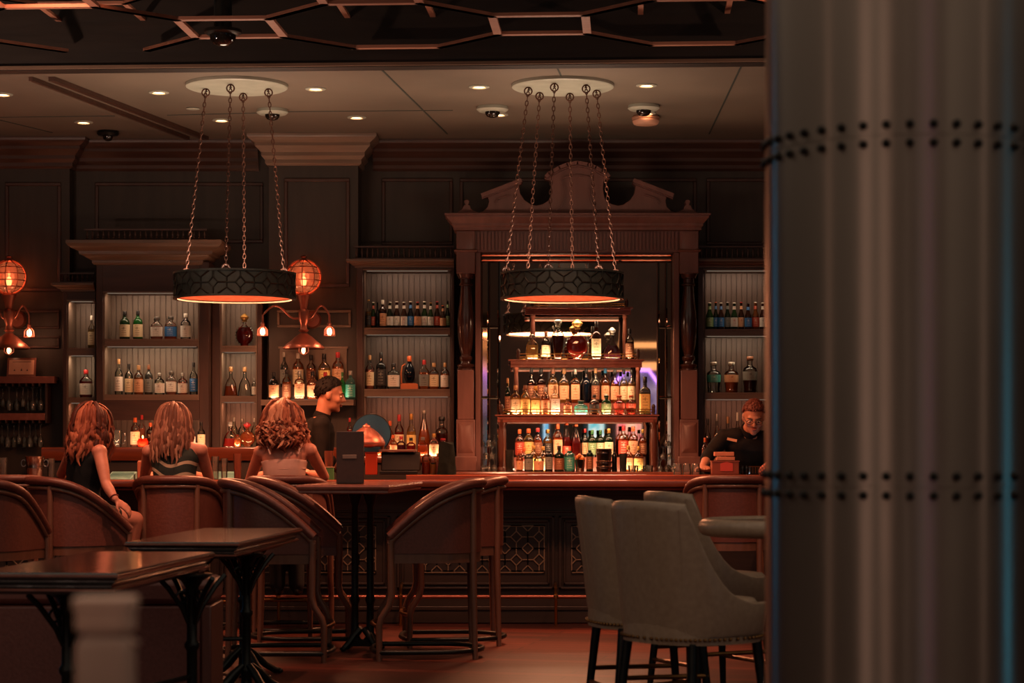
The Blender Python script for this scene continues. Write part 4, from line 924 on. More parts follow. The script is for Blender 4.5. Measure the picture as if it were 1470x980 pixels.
for px in (741, 916): spost(px, E_Z[3], zb2, YE + .174, .019); spost(px, E_Z[3], zb2, YE + .31, .017)
for px in (765, 897): spost(px, E_Z[2], zb1, YE + .22, .019)
for (zz_, a, b) in ((zb3, 716, 941), (zb2, 736, 919), (zb1, 758, 902)):
    build('light_strip', MB().box(X(a, YE), X(b, YE), YE + .11, YE + .125, zz_ - .008, zz_ - .0005), emis('stand_led', (1., .55, .30), .16), st)
    lightd('stand_light', 'AREA', (X((a + b) / 2, YE), YE + .12, zz_ - .010), 6.0, (1., .60, .36), st, size=X(b, YE) - X(a, YE), size_y=.06, rot=(radians(-4), 0, 0))
row([(764, 480, 18.5, 'squat', 'clear', 'yellow', None, 'silver'), (783.7, 477, 13.5, 'round', 'clear', 'dark', 'cream', 'wood'), (801, 459, 18.5, 'taper', 'clear', 'dark', None, 'silver'), (828.6, 458.5, 33, 'disc', 'clear', 'red', None, 'gold'), (856, 461, 14, 'square', 'brown', 'dark', 'cream', 'black'), (878.7, 470, 29, 'fan', 'clear', 'purple', None, 'silver'), (904, 472, 13, 'round', 'clear', 'dark', 'brown', 'black')], YE + .13, E_Z[2], 'on stand top tier', 'bottles on the stepped stand')
# a lit edge behind each gallery rail shines up through the bottles
for zq, a, b, e in ((E_Z[2], 752, 908, 3.0), (E_Z[3], 728, 931, 3.8), (ZM + .002, 736, 925, 3.4)):
    lightd('gallery_light', 'AREA', (X((a + b) / 2, YE), YE + .055, zq + .006), e, (1., .66, .40), st, size=X(b, YE) - X(a, YE), size_y=.015, rot=(radians(180 - 25), 0, 0))
# middle tier has a riser for its back row
build('riser', MB().box(X(749, YE), X(908.5, YE), YE + .20, YE + .33, E_Z[3] + .0005, E_Z[3] + .10), W_EDGE, st)
row([(763, 529, 12, 'wine', 'clear', 'dark', 'brown', 'black'), (777, 529, 13, 'round', 'clear', 'dark', 'brown', 'black'), (794, 529, 15, 'round', 'clear', 'gold', 'orange', 'wood'), (809.7, 529, 15, 'flask', 'clear', 'gold', 'orange', 'cork'), (826, 530, 13, 'square', 'clear', 'amber', 'orange', 'silver'), (841.5, 529, 12.5, 'wine', 'blue', None, None, 'black'), (855, 529, 12, 'wine', 'smoke', 'dark', 'brown', 'cork'), (869, 529, 12.5, 'wine', 'clear', 'amber', 'orange', 'blue'), (882.7, 531, 12, 'wine', 'clear', 'amber', 'orange', 'black'), (895.6, 531, 12, 'wine', 'clear', 'gold', 'cream', 'black'), (906.5, 531, 11, 'wine', 'clear', 'gold', 'cream', 'black')], YE + .25, E_Z[3] + .1005, 'on stand middle tier back row', 'bottles on the stepped stand')
row([(728.7, 543, 8.5, 'wine', 'dkgreen', None, 'brown', 'cork'), (740, 553, 15, 'round', 'clear', 'gold', 'cream', 'cork'), (754, 553, 14, 'round', 'clear', 'gold', 'yellow', 'wood'), (768.8, 554, 14.5, 'flask', 'clear', 'gold', 'yellow', 'gold'), (783, 556, 13, 'round', 'clear', 'amber', 'orange', 'silver'), (797, 553, 14, 'square', 'clear', 'gold', 'white', 'cork'), (815, 572, 12, 'squat', 'clear', 'orange', 'orange', 'gold'), (834, 575, 19, 'squat', 'teal', None, 'teal', 'silver'), (853, 566, 14.5, 'round', 'clear', 'dark', 'black', 'black'), (870.5, 567, 14.5, 'squat', 'green', None, 'green', 'silver'), (889, 567, 16, 'pot', 'clear', 'red', 'red', 'orange'), (906, 568, 15, 'pot', 'clear', 'red', 'red', 'orange'), (926, 541, 16, 'square', 'smoke', 'yellow', 'yellow', 'black')], YE + .09, E_Z[3], 'on stand middle tier front row', 'bottles on the stepped stand')
build('riser', MB().box(X(738, YE), X(926, YE), YE + .20, YE + .33, ZM + .002, ZM + .12), W_EDGE, st)
row([(746, 616, 13.5, 'round', 'clear', 'pink', 'red', 'orange'), (759, 615.5, 16, 'round', 'clear', 'gold', 'yellow', 'orange'), (772.5, 614, 13, 'wine', 'clear', 'orange', 'brown', 'red'), (787, 616, 13, 'wine', 'clear', 'gold', 'black', 'gold'), (801, 608, 13.5, 'round', 'clear', 'orange', 'orange', 'orange'), (814, 607, 12.5, 'slope', 'clear', 'red', 'red', 'orange'), (827.5, 609, 14, 'slope', 'clear', 'red', None, 'orange'), (840, 615, 10, 'wine', 'dark', None, 'orange', 'red'), (850.3, 617, 12, 'round', 'dkgreen', None, 'green', 'green'), (862, 617, 12, 'round', 'dkgreen', None, 'cream', 'green'), (874, 615, 12.5, 'round', 'dkgreen', None, 'cream', 'gold'), (895, 611, 15.5, 'round', 'clear', 'orange', 'red', 'red'), (909, 612, 14.5, 'round', 'clear', 'amber', 'orange', 'orange'), (922.5, 616, 12, 'wine', 'clear', 'amber', 'brown', 'gold')], YE + .25, ZM + .1205, 'on counter under stand back row', 'bottles under the stepped stand')
row([(752, 643, 13, 'round', 'clear', 'pink', 'red', 'orange'), (766, 640, 14, 'round', 'clear', 'gold', 'yellow', 'gold'), (779.5, 641, 14, 'round', 'clear', 'gold', 'cream', 'gold'), (902, 640, 14, 'round', 'clear', 'orange', 'orange', 'gold'), (917, 641, 14, 'round', 'clear', 'amber', 'yellow', 'gold')], YE + .12, ZM, 'of short row between stand posts', 'bottles under the stepped stand')
row([(746, 646, 10.5, 'wine', 'clear', 'amber', 'orange', 'orange'), (759, 651, 13, 'can', 'smoke', None, 'grey', 'black'), (773.5, 655, 14.5, 'can', 'clear', 'dark', 'orange', 'silver'), (788, 647, 11.5, 'can', 'dark', None, 'grey', 'black'), (802.8, 640, 14.5, 'round', 'dkgreen', None, 'brown', 'black'), (817.6, 647, 16, 'can', 'teal', None, 'teal', 'teal' if 'teal' in CP else 'green'), (846.5, 646, 10.5, 'can', 'dkgreen', None, 'brown', 'black'), (882, 640, 8, 'wine', 'dark', None, None, 'black')], 17.27, ZM, 'of bitters at counter edge', 'bitters at the counter edge')
# ================================================================== SMALL THINGS ON THE BAR
def at(px, Y): return X(px, Y)
def tumbler(px, top, w, Y, zb, label, group=None, kind='tumbler', mat=None, flip=False):
    h = Z(top, Y) - zb if top else .1; r = w / F * Y / 2; h = round(h, 3); r = round(r, 3)
    t = thing('drinking_glass' if kind != 'mug' else 'beer_mug', label, 'glass', (0, 0, 0), group, loc=(X(px, Y), Y, zb + .0012))
    def mk():
        pr = [(r * .82, 0), (r * .86, .004), (r, h)] if not flip else [(r, 0), (r * .95, h * .4), (r * .8, h * .96), (r * .7, h)]
        mb = MB().rings([[(q * cos(2*pi*j/16), q * sin(2*pi*j/16), z) for j in range(16)] for q, z in (pr + [(pr[-1][0] * .93, pr[-1][1])] + ([(pr[0][0] * .9, .012)] if not flip else []))])
        return mb.mesh('bowl', (0, 0, 0), [mat or CLEARG], 40)
    part('bowl', cached(('tum', r, h, flip, (mat or CLEARG).name), mk), t)
    if kind == 'mug': part('handle', cached(('mh', r, h), lambda: MB().tube([(r * .95, 0, h * .82), (r * 1.5, 0, h * .78), (r * 1.6, 0, h * .5), (r * 1.4, 0, h * .25), (r * .92, 0, h * .2)], .006, 8).mesh('handle', (0, 0, 0), [CLEARG], 40)), t)
    return t
def wineglass(loc, h, r, label, group, up=False, name='wine_glass', rz=0):
    t = thing(name, label, 'glass', (0, 0, 0), group, loc=loc)
    s = 1 if up else -1
    def mk():
        pr = [(r * .62, 0), (r * .60, .004), (.006, .012), (.0045, h * .45), (.008, h * .52), (r * .6, h * .58), (r, h * .74), (r * .9, h * .9), (r * .78, h), (r * .74, h), (r * .86, h * .88), (r * .94, h * .74), (r * .5, h * .6)]
        return MB().rings([[(q * cos(2*pi*j/12), q * sin(2*pi*j/12), z * s) for j in range(12)] for q, z in pr]).mesh('stemware', (0, 0, 0), [CLEARG], 50)
    part('stemware', cached(('wg', r, h, s), mk), t)
    return t
def boxthing(name, label, cat, px0, px1, py0, Y, zb, d, mat, bevel=.004, top=None):
    a, b = X(px0, Y), X(px1, Y); z1 = Z(py0, Y)
    t = thing(name, label, cat, ((a + b) / 2, Y, zb + .0012))
    build('body', MB().box(a, b, Y, Y + d, zb + .0012, z1), mat, t, bevel=bevel)
    return t, a, b, z1
# ice bucket and glass at the left end
x, y = X(50, 15.8), 15.8
t = thing('ice_bucket', 'shiny steel ice bucket with ring handles at the left end of the bar', 'bucket', (x, y, ZT + .001))
hB = Z(655, y) - ZT; rB = .072
build('pail', MB().lathe([(rB * .74, 0), (rB * .78, .004), (rB * .9, hB * .45), (rB * .94, hB * .5), (rB * .92, hB * .55), (rB, hB - .006), (rB * 1.06, hB), (rB * .95, hB), (rB * .7, .01)], (x, y, ZT + .001), 28), STEEL, t, smooth=40)
for s in (-1, 1):
    build('ring_handle', MB().tube([(x + s * (rB + .012 + .018 * cos(q)), y, ZT + hB * .72 + .026 * sin(q)) for q in [2*pi*k/14 for k in range(14)]], .005, 6, closed=True), STEEL, t)
tumbler(4, 657, 13, 15.7, ZT, 'glass standing at the far left edge on the bar')
x = X(66, 15.86)
tumbler(73, 658, 11, 15.86, ZT, 'glass close beside the steel ice bucket', None)
# racks of hanging glasses at far left
YR = 18.05
gr = thing('glass_rack', 'wooden two shelf glass rack under the left wall lamp', 'rack', (X(20, YR), YR, Z(603, YR)))
xa, xb = X(-80, YR), X(64, YR); xb2 = X(78, YR)
build('shelf', MB().box(xa, xb2, YR, 18.249, Z(550, YR), Z(540, YR)), W_EDGE, gr, bevel=.004)
build('shelf', MB().box(xa, xb, YR, 18.249, Z(603, YR), Z(593, YR)), W_EDGE, gr, bevel=.004)
build('side_bracket', MB().box(xb + .0, xb + .02, YR + .02, 18.249, Z(603, YR), Z(550, YR)), W_DARK, gr)
for py in (553, 606):
    mb = MB()
    for k in range(11):
        xk = X(-30 + k * 9.6, YR); mb.box(xk - .006, xk + .006, YR, 18.24, Z(py + 1.0, YR), Z(py - 3.0, YR))
    build('hanger_rail', mb, W_DARK, gr)
for rowi, (py, pxs, nm) in enumerate(((554, (-6, 4, 13, 24, 33, 40, 47, 53, 58.5), 'upper'), (607, (-5, 3, 11, 20, 27, 35, 43, 51, 58), 'lower'))):
    for k, px in enumerate(pxs):
        big = k % 3 != 1
        wineglass((X(px, YR + .055 + .075 * (k % 2)), YR + .055 + .075 * (k % 2), Z(py + 1.2, YR)), .20 if big else .17, .034 if big else .03,
                  'stemmed glass hanging upside down, %s from left in %s rack row at far left' % (ORD[k + 1] if k else 'first', nm), 'glasses hanging in the far left rack', name='hanging_wine_glass')
# framed certificate on the rack
pf = thing('picture_frame', 'small framed certificate leaning on the top shelf under left lamp', 'picture', (X(28, YR), YR + .06, Z(540, YR) + .001))
o = ORG[pf.name]; w2, hh = .125, .165
M = Matrix.Translation(o) @ Matrix.Rotation(radians(-14), 4, 'X')
def fbox(*a): return MB().box(*a)
build('frame', fbox(-w2, w2, -.008, .008, 0, .016).box(-w2, w2, -.008, .008, hh - .016, hh).box(-w2, -w2 + .016, -.008, .008, .016, hh - .016).box(w2 - .016, w2, -.008, .008, .016, hh - .016).xf(M), W_EDGE, pf)
build('paper', fbox(-w2 + .016, w2 - .016, -.002, .006, .016, hh - .016).xf(M), pbr('certificate_paper', '#e0a88c', '#e8b498', rough=.6), pf)
mk = MB().box(-.08, .08, -.0035, -.002, hh - .036, hh - .032)
for k, xk in enumerate((-.06, 0, .05)): mk.prism([(xk - .008, .05), (xk + .008, .05), (xk, .075 if k == 1 else .066)], -.0035, -.002, 'Y')
build('print', mk.xf(M), pbr('print_ink', '#4a2a20', rough=.7), pf)
# raised left counter: mugs, candle, mats
tumbler(152, 618, 15, 17.6, ZL, 'left one of two glass mugs on raised counter behind first woman', 'glass mugs on the raised counter', 'mug').rotation_euler = (0, 0, pi)
tumbler(168, 617, 15, 17.62, ZL, 'right one of two glass mugs on raised counter behind first woman', 'glass mugs on the raised counter', 'mug')
x, y = X(205, 17.53), 17.53
t = thing('candle_jar', 'glowing red candle jar on the raised counter between two women', 'candle', (x, y, ZL + .001))
build('jar', MB().lathe([(.03, 0), (.042, .01), (.045, .05), (.036, .062), (.04, .07)], (x, y, ZL + .001), 18), liquidm('red_jar_glass', '#e8502c'), t, smooth=50)
build('flame', MB().ell((x, y, ZL + .085), (.007, .007, .014), 8, 6), emis('flame', (1., .45, .15), 8), t)
lightd('candle_light', 'POINT', (x, y - .01, ZL + .1), .35, (1., .35, .12), t, size=.02)
TEALC = pbr('bar_mat_teal', '#5f8f8c', '#7aa5a0', rough=.5, scale=14)
for px0, px1, py0, lb in ((163, 198, 667, 'pale teal rubber bar mat beside the first woman'), (303, 345, 667, 'pale teal rubber bar mat between second and third woman')):
    Yq = 15.94; a, b = X(px0, Yq), X(px1, Yq)
    t = thing('bar_mat', lb, 'mat', ((a + b) / 2, Yq, ZT + .001))
    mb = MB().prism([(Yq - .30, ZT + .001), (Yq - .04, ZT + .001), (Yq - .04, ZT + .06), (Yq - .05, ZT + .062), (Yq - .30, ZT + .01)], a, b, 'X'); build('mat', mb, TEALC, t)
    rb = MB()
    for k in range(8): q = Yq - .28 + k * .028; zq = ZT + .012 + .052 * k / 8; rb.box(a + .01, b - .01, q, q + .008, zq + .001, zq + .006)
    build('ribs', rb, TEALC, t)
t, a, b, z1 = boxthing('napkin_box', 'small brown napkin box on the bar between first two women', 'box', 197, 206, 662, 15.75, ZT, .06, pbr('box_card', '#8a4e38', '#96593f', rough=.6))
build('napkins', MB().box(a + .006, b - .006, 15.757, 15.80, z1, z1 + .006), pbr('napkin_paper', '#b49a84', rough=.7), t)
tumbler(309, 655, 11, 15.62, ZT, 'glass on the bar right of the second woman')
tumbler(322, 658, 10, 15.6, ZT, 'short glass on the bar between second and third woman')
tumbler(341, 651, 12, 15.6, ZT, 'tall pinkish drink on the bar left of third woman', mat=glassm('pink_drink', '#c98a72', body=.3))
# cocktail and coaster right of third woman
tumbler(472, 647, 13, 15.5, ZT, 'tall drink glass just left of the black menu stand', mat=glassm('pink_drink', '#c98a72', body=.3))
t, a, b, z1 = boxthing('coaster_box', 'little green fronted coaster box below the tall drink', 'box', 464, 479, 671, 15.34, ZT, .04, pbr('green_card', '#3f7a46', '#4a8a52', rough=.5))
build('lid', MB().box(a - .004, b + .004, 15.336, 15.384, z1, z1 + .006), pbr('cream_card', '#a8977a', rough=.6), t)
# copper tap tower with round blue badge
x, y = X(508, 15.83), 15.83; xd = X(528, 15.83)
t = thing('tap_tower', 'copper domed tap tower with big round blue badge behind the menu stand', 'tap tower', (x, y, ZLG))
S = lambda py: Z(py, y)
build('column', MB().lathe([(.07, ZLG - ZLG), (.075, .012), (.045, .03), (.04, S(640) - ZLG)], (x, y, ZLG), 24), COPPER, t, smooth=50)
build('dome', MB().lathe([(.13, S(641)), (.142, S(638)), (.14, S(634)), (.12, S(627)), (.085, S(620)), (.05, S(615)), (.03, S(613)), (.03, S(611)), (.012, S(609)), (.001, S(607))], (xd - .01, y, 0), 32), COPPER, t, smooth=60)
R = .145; cx_, cz_ = X(531, y), S(622)
bd = build('badge', MB().lathe([(.001, 0), (R * .88, 0), (R * .9, -.006), (R, -.006), (R, .012), (.001, .012)], (0, 0, 0), 48).xf(Matrix.Translation((cx_, y + .17, cz_)) @ Matrix.Rotation(radians(90), 4, 'X')), pbr('blue_badge', '#1c3a50', '#24485f', rough=.3), t, smooth=30)
build('badge_rim', MB().tube([(cx_ + R * cos(q), y + .17, cz_ + R * sin(q)) for q in [2*pi*k/48 for k in range(48)]], .007, 6, closed=True), BLACKM, bd)
build('badge_arm', MB().tube([(x, y + .03, S(640)), (cx_, y + .15, S(640)), (cx_, y + .165, cz_ - R * .6)], .012, 8), COPPER, bd)
for dx in (-.06, .07):
    build('tap', MB().tube([(x + dx * .4, y - .03, S(652)), (x + dx, y - .08, S(652)), (x + dx, y - .085, S(657))], .008, 8).tube([(x + dx, y - .08, S(652)), (x + dx, y - .08, S(643))], .006, 8), COPPER, t)
# orange lit box and register
t, a, b, z1 = boxthing('tip_box', 'orange translucent box beside the register', 'box', 524.5, 541, 650, 15.735, ZLG, .09, liquidm('orange_box', '#c8553a'))
build('lid', MB().box(a - .003, b + .003, 15.731, 15.829, z1, z1 + .008), liquidm('orange_box2', '#a8432e'), t)
xa, xb, y = X(545, 15.75), X(603, 15.75), 15.75
t = thing('cash_register', 'low dark register with sloping screen on the bar seen from behind', 'register', ((xa + xb) / 2, y, ZLG + .001))
build('base', MB().box(xa, xb - .02, y - .02, y + .15, ZLG + .001, ZLG + .03), BLACKM, t, bevel=.006)
sc_ = MB().prism([(y + .0, ZLG + .03), (y + .05, Z(650, y)), (y + .075, Z(648, y)), (y + .12, ZLG + .03)], xa + .01, xb, 'X')
build('screen_housing', sc_, pbr('register_plastic', '#100d0b', '#171310', rough=.5, spec=.12), t, bevel=.008)
build('top_tray', MB().box(xa - .01, xb - .03, y + .02, y + .14, Z(648.5, y), Z(645, y)), pbr('tray_plastic', '#5b3d30', '#6b493a', rough=.4), t, bevel=.004)
t = thing('shaker_tin', 'row of pinkish shot glasses standing on the register tray', 'glass', (X(553, 15.82), 15.82, Z(645, 15.82)))
bpy.data.objects.remove(t)
for k, (px, w) in enumerate(((549, 6), (557, 6))):
    tumbler(px, 640, w, 15.82, Z(645, 15.75) + .0, '%s pinkish shot glass on the register tray' % ('left' if k == 0 else 'right'), 'shot glasses on the register', mat=glassm('pink_drink', '#c98a72', body=.3))
# garnish jars right of the register and a dark cloth bag
for k, (px, top, w, m, lb) in enumerate(((611.5, 652, 12, 'amber', 'squat jar of garnish right next to the register'), (621.5, 656, 10, 'gold', 'small golden garnish jar, second right of the register'), (628, 650, 6, 'pink', 'thin pinkish bottle standing before the dark cloth'))):
    bottle(px, top, w, 'can' if k < 2 else 'wine', 'clear', m, None, 'silver' if k < 2 else 'cork', 15.84, ZLG, lb, None, name='garnish_jar')
def cloth_bag():
    y = 15.80; x = X(643, y); S = lambda py: Z(py, y)
    rr = []
    random.seed(5)
    for i in range(9):
        u = i / 8; z = ZLG + .001 + (S(636) - ZLG) * u; r = .068 * (1.05 - .25 * u ** 1.6); row = []
        for j in range(20):
            a = 2*pi*j/20; w = 1 + .10 * sin(3 * a + u * 4) + .06 * sin(7 * a - u * 5)
            row.append((x + r * w * cos(a) * (.8 if cos(a) > 0 else 1.1), y + r * w * sin(a) * .8, z + .01 * sin(2 * a) * u))
        rr.append(row)
    return MB().rings(rr)
t = tag(build('cloth_bag', cloth_bag(), pbr('dark_green_cloth', '#0a0f0d', '#121815', rough=.8, spec=.1, scale=20, bump=.3), org=(X(643, 15.8), 15.8, ZLG + .001), smooth=60), 'crumpled dark green cloth bag at the foot of the left mirror pillar', 'bag')
# black menu stand on the tall table is built with the table
# shakers, cups, glasses before the mirror
x, y = X(867, 17.25), 17.25
for k in range(3):
    zt = ZM + .0012 + k * .045
    t = thing('mixing_tin', ('lowest', 'middle', 'topmost')[k] + ' steel mixing tin of the stack before the mirror', 'tin', (x, y, zt), 'stacked mixing tins before the mirror')
    hh = .10; r0, r1 = .058, .066
    hh = .0435 if k < 2 else .10
    build('tin', MB().lathe([(r0, 0), (r0 * 1.02, .003), (r1, hh - .004), (r1 * 1.04, hh), (r1 * .96, hh), (r0 * .9, .008)], (x, y, zt), 28), STEEL, t, smooth=40)
    build('band', MB().lathe([(r1 * .99, hh * .60), (r1 * 1.03, hh * .62), (r1 * 1.03, hh * .70), (r1 * .99, hh * .72)], (x, y, zt), 28), STEEL, t, smooth=40)
x = X(832.7, 17.27); y = 17.27
t = thing('garnish_cup', 'metal cup filled with orange peel among the bitters', 'cup', (x, y, ZM + .0012))
build('cup', MB().lathe([(.032, 0), (.034, .003), (.042, .095), (.044, .1), (.04, .1), (.03, .01)], (x, y, ZM + .0012), 20), STEEL, t, smooth=40)
for k in range(7):
    a = k * .9; build('orange_peel', MB().ell((x + .022 * cos(a), y + .022 * sin(a), ZM + .11 + .012 * (k % 3)), (.02, .014, .018), 8, 6, Matrix.Rotation(a, 3, 'Z') @ Matrix.Rotation(.6, 3, 'Y')), pbr('orange_peel', '#c9702f', '#d98a45', rough=.5), t)
tumbler(731.5, 646, 12.5, 17.3, ZM, 'tall dark mixing glass at the left foot of bottle stand', mat=glassm('glass_smoke', GCOL['smoke'], body=.22))
tumbler(894.5, 651, 11, 17.26, ZM, 'tall dark glass right of the steel mixing tins', mat=glassm('glass_smoke', GCOL['smoke'], body=.22))
for k, px in enumerate((907.5, 919.5, 931.5)):
    tumbler(px, 668, 12, 17.25, ZM, '%s of three short tumblers right of the mixing tins' % ('leftmost', 'middle one', 'rightmost')[k], 'short tumblers at the counter edge')
for k, px in enumerate((973, 986, 999)):
    tumbler(px, 665.5, 13, 15.84, ZLG, '%s of three upside down glasses by the right mirror pillar' % ('leftmost', 'middle one', 'rightmost')[k], 'upside down glasses on the bar ledge', flip=True)
for side, spots in (('left', [(694, 0), (702, 0), (710, 0), (698, 1), (706, 1), (702, 2)]), ('right', [(948, 0), (957, 0), (966, 0), (952, 1), (961, 1), (957, 2)])):
    for k, (px, lv) in enumerate(spots):
        yy = 17.40 + .02 * (k % 2); zz0 = ZM + .0012 + lv * .105
        wd = ('bottom level, left', 'bottom level, middle', 'bottom level, right', 'second level, left', 'second level, right', 'on top')[k]
        wineglass((X(px, yy), yy, zz0 + .100), .10, .026, 'coupe glass in the %s glass pyramid before the mirror, %s' % (side, wd), 'glass pyramids before the mirror', name='stacked_glass')
for side, px in (('left', 702), ('right', 957)):
    t = thing('glass_tray', 'thin clear tray tower holding the %s glass pyramid' % side, 'tray', (X(px, 17.41), 17.41, ZM + .0002))
    for lv, w in ((1, 20), (2, 12)):
        z = ZM + lv * .105 - .0035
        build('tray', MB().box(X(px - w * .6, 17.41), X(px + w * .6, 17.41), 17.365, 17.46, z, z + .003), CLEARG, t)
    for dx in (-1, 1): build('support', MB().tube([(X(px + dx * 11, 17.41), 17.46, ZM + .0004), (X(px + dx * 11, 17.41), 17.46, ZM + .205)], .003, 6), STEEL, t)
# things before the right bartender
t, a, b, z1 = boxthing('wooden_caddy', 'wooden box with red emblem before the right bartender', 'box', 1022, 1061, 661, 15.78, ZLG, .13, wood('caddy_wood', '#6b3526', '#7d4230', rough=.4, axis='X'))
build('emblem', MB().box(X(1034, 15.78), X(1052, 15.78), 15.777, 15.78, Z(676, 15.78), Z(665, 15.78)).prism([(X(1034, 15.78), Z(665, 15.78)), (X(1043, 15.78), Z(662.5, 15.78)), (X(1052, 15.78), Z(665, 15.78))], 15.777, 15.78, 'Y'), pbr('red_emblem', '#a23a34', '#b0483f', rough=.5), t)
build('rim', MB().box(a - .004, b + .004, 15.776, 15.914, z1 - .008, z1), W_EDGE, t)
for k, (p0, p1, q0, q1) in enumerate(((1029, 1055, 661, 655.5), (1026, 1054, 655, 648.5))):
    tag(build('napkin_stack', MB().box(X(p0, 15.8), X(p1, 15.8), 15.80, 15.89, Z(q0, 15.8) + (.002 if k == 0 else .0025), Z(q1, 15.8)), pbr('kraft_napkin', '#a5674c', '#b0745a', rough=.7), org=(X((p0 + p1) / 2, 15.84), 15.84, Z(q0, 15.8) + .002), bevel=.003), ('lower' if k == 0 else 'upper') + ' stack of kraft napkins on the wooden box with red emblem', 'napkins', 'napkin stacks on the wooden box')
for k, px in enumerate((1066, 1072)):
    bottle(px, 668, 6.5, 'can', 'dark', None, None, 'black', 15.82, ZLG, '%s tiny dark jar right of the wooden box with emblem' % ('left' if k == 0 else 'right'), 'tiny dark jars', name='bitters_jar')
t = thing('added_screen', 'lit screen added unseen behind the wooden box, lighting the bending bartender', 'added_screen', (X(1078, 15.83), 15.83, ZLG + .001))  # unseen glowing screen added to light the bartender's face from below
xa, xb = X(1064, 15.83), X(1100, 15.83)
build('casing', MB().box(xa, xb, 15.885, 15.935, ZLG + .001, ZLG + .007), BLACKM, t, bevel=.001)
build('screen', MB().box(xa + .006, xb - .006, 15.888, 15.932, ZLG + .007, ZLG + .0078), emis('tablet_screen', (.75, .80, .88), 9.), t)
t, a, b, z1 = boxthing('condiment_tray', 'small dark condiment tray with lit rim near the riveted column', 'tray', 1077, 1092, 669, 15.79, ZLG, .09, BLACKM)
build('rim', MB().box(a - .003, b + .003, 15.787, 15.883, z1 - .005, z1), AGED, t)
for k in range(3): build('divider', MB().box(a + (b - a) * (k + 1) / 4 - .002, a + (b - a) * (k + 1) / 4 + .002, 15.786, 15.79, ZLG + .01, z1 - .006), AGED, t)

# ================================================================== TABLES
def iron_leg(x, y, zt, hgt=.84):
    mb = MB()
    mb.lathe([(.075, 0), (.08, .012), (.055, .03), (.03, .06), (.026, .10), (.036, .125), (.036, .14), (.024, .16), (.024, zt * .55), (.034, zt * .57), (.034, zt * .59), (.024, zt * .61), (.022, zt - .10), (.032, zt - .085), (.03, zt - .06), (.05, zt - .03), (.09, zt - .008), (.09, zt)], (x, y, 0), 16)
    for k in range(4):                              # scrolled feet and brackets
        a = pi / 4 + k * pi / 2; d = Vector((cos(a), sin(a), 0))
        mb.tube([Vector((x, y, .16)) + d * .025, Vector((x, y, .12)) + d * .08, Vector((x, y, .06)) + d * .15, Vector((x, y, .022)) + d * .22, Vector((x, y, .02)) + d * .25], [.018, .022, .02, .02, .016], 8)
        mb.ell(Vector((x, y, .016)) + d * .25, (.022, .022, .016), 8, 6)
        mb.tube([Vector((x, y, zt - .22)) + d * .02, Vector((x, y, zt - .15)) + d * .05, Vector((x, y, zt - .06)) + d * .12, Vector((x, y, zt - .012)) + d * .17], [.008, .012, .012, .012], 8)
        mb.tube([Vector((x, y, zt - .10)) + d * (.055 + .025 * cos(q)) + Vector((0, 0, .025 * sin(q))) for q in [2*pi*i/12 for i in range(12)]], .006, 5, closed=True)
    return mb
def table(label, cx, cy, wx, ly, rz, zt, legs, thick=.085):
    t = thing('pub_table', label, 'table', (0, 0, 0), None, loc=(cx, cy, 0), rz=rz)
    a, b = wx / 2, ly / 2
    mb = MB().rings([[(s * (a + o) if i in (0, 3) else -s * 0, 0, 0) for i in range(4)] for o in ()]) if False else MB()
    prof = [(-.045, zt - thick), (-.035, zt - thick), (-.02, zt - thick + .012), (-.02, zt - thick + .022), (-.032, zt - thick + .028), (-.032, zt - .05), (-.014, zt - .036), (-.014, zt - .03), (-.002, zt - .024), (0, zt - .016), (0, zt - .006), (-.006, zt)]
    rg = [[(-a - o, -b - o, z), (a + o, -b - o, z), (a + o, b + o, z), (-a - o, b + o, z)] for o, z in prof]
    build('tabletop', MB().rings(rg), W_TABLE, t, smooth=20)
    lo = []
    for (o0, o1, z0, z1) in ((-.0205, -.0175, zt - thick + .012, zt - thick + .022), (-.001, .0025, zt - .018, zt - .007)):
        m2 = MB().rings([[(-a - o, -b - o, z), (a + o, -b - o, z), (a + o, b + o, z), (-a - o, b + o, z)] for o, z in ((o0, z0), (o1, z0 + .002), (o1, z1 - .002), (o0, z1))], cap=False); build('edge_moulding', m2, W_EDGE, t, smooth=None)
    for (lx, ly_) in legs: build('leg', iron_leg(lx, ly_, zt - thick), IRON, t, smooth=45)
    for k in range(len(legs) - 1):
        p, q = legs[k], legs[k + 1]; build('stretcher', MB().tube([(p[0], p[1], .30), (q[0], q[1], .30)], .012, 8), IRON, t)
    return t
ZTB = .84
def loc2(px, Y, cx, cy, rz):
    v = Vector((X(px, Y) - cx, Y - cy)); c, s = cos(-rz), sin(-rz); return (v.x * c - v.y * s, v.x * s + v.y * c)
c1 = (-1.705, 8.72); r1 = radians(-5.0)
table('near dark polished table with cast iron legs at the lower left corner', c1[0], c1[1], .57, 1.60, r1, ZTB, [(-.0, -.50), (.24, .56)])
c2 = (-1.585, 11.36); r2 = radians(-4.2)
table('middle dark polished table with cast iron legs behind the nearest one', c2[0], c2[1], .58, 1.82, r2, ZTB, [(-.10, -.35), (.20, -.28), (0., .62)])
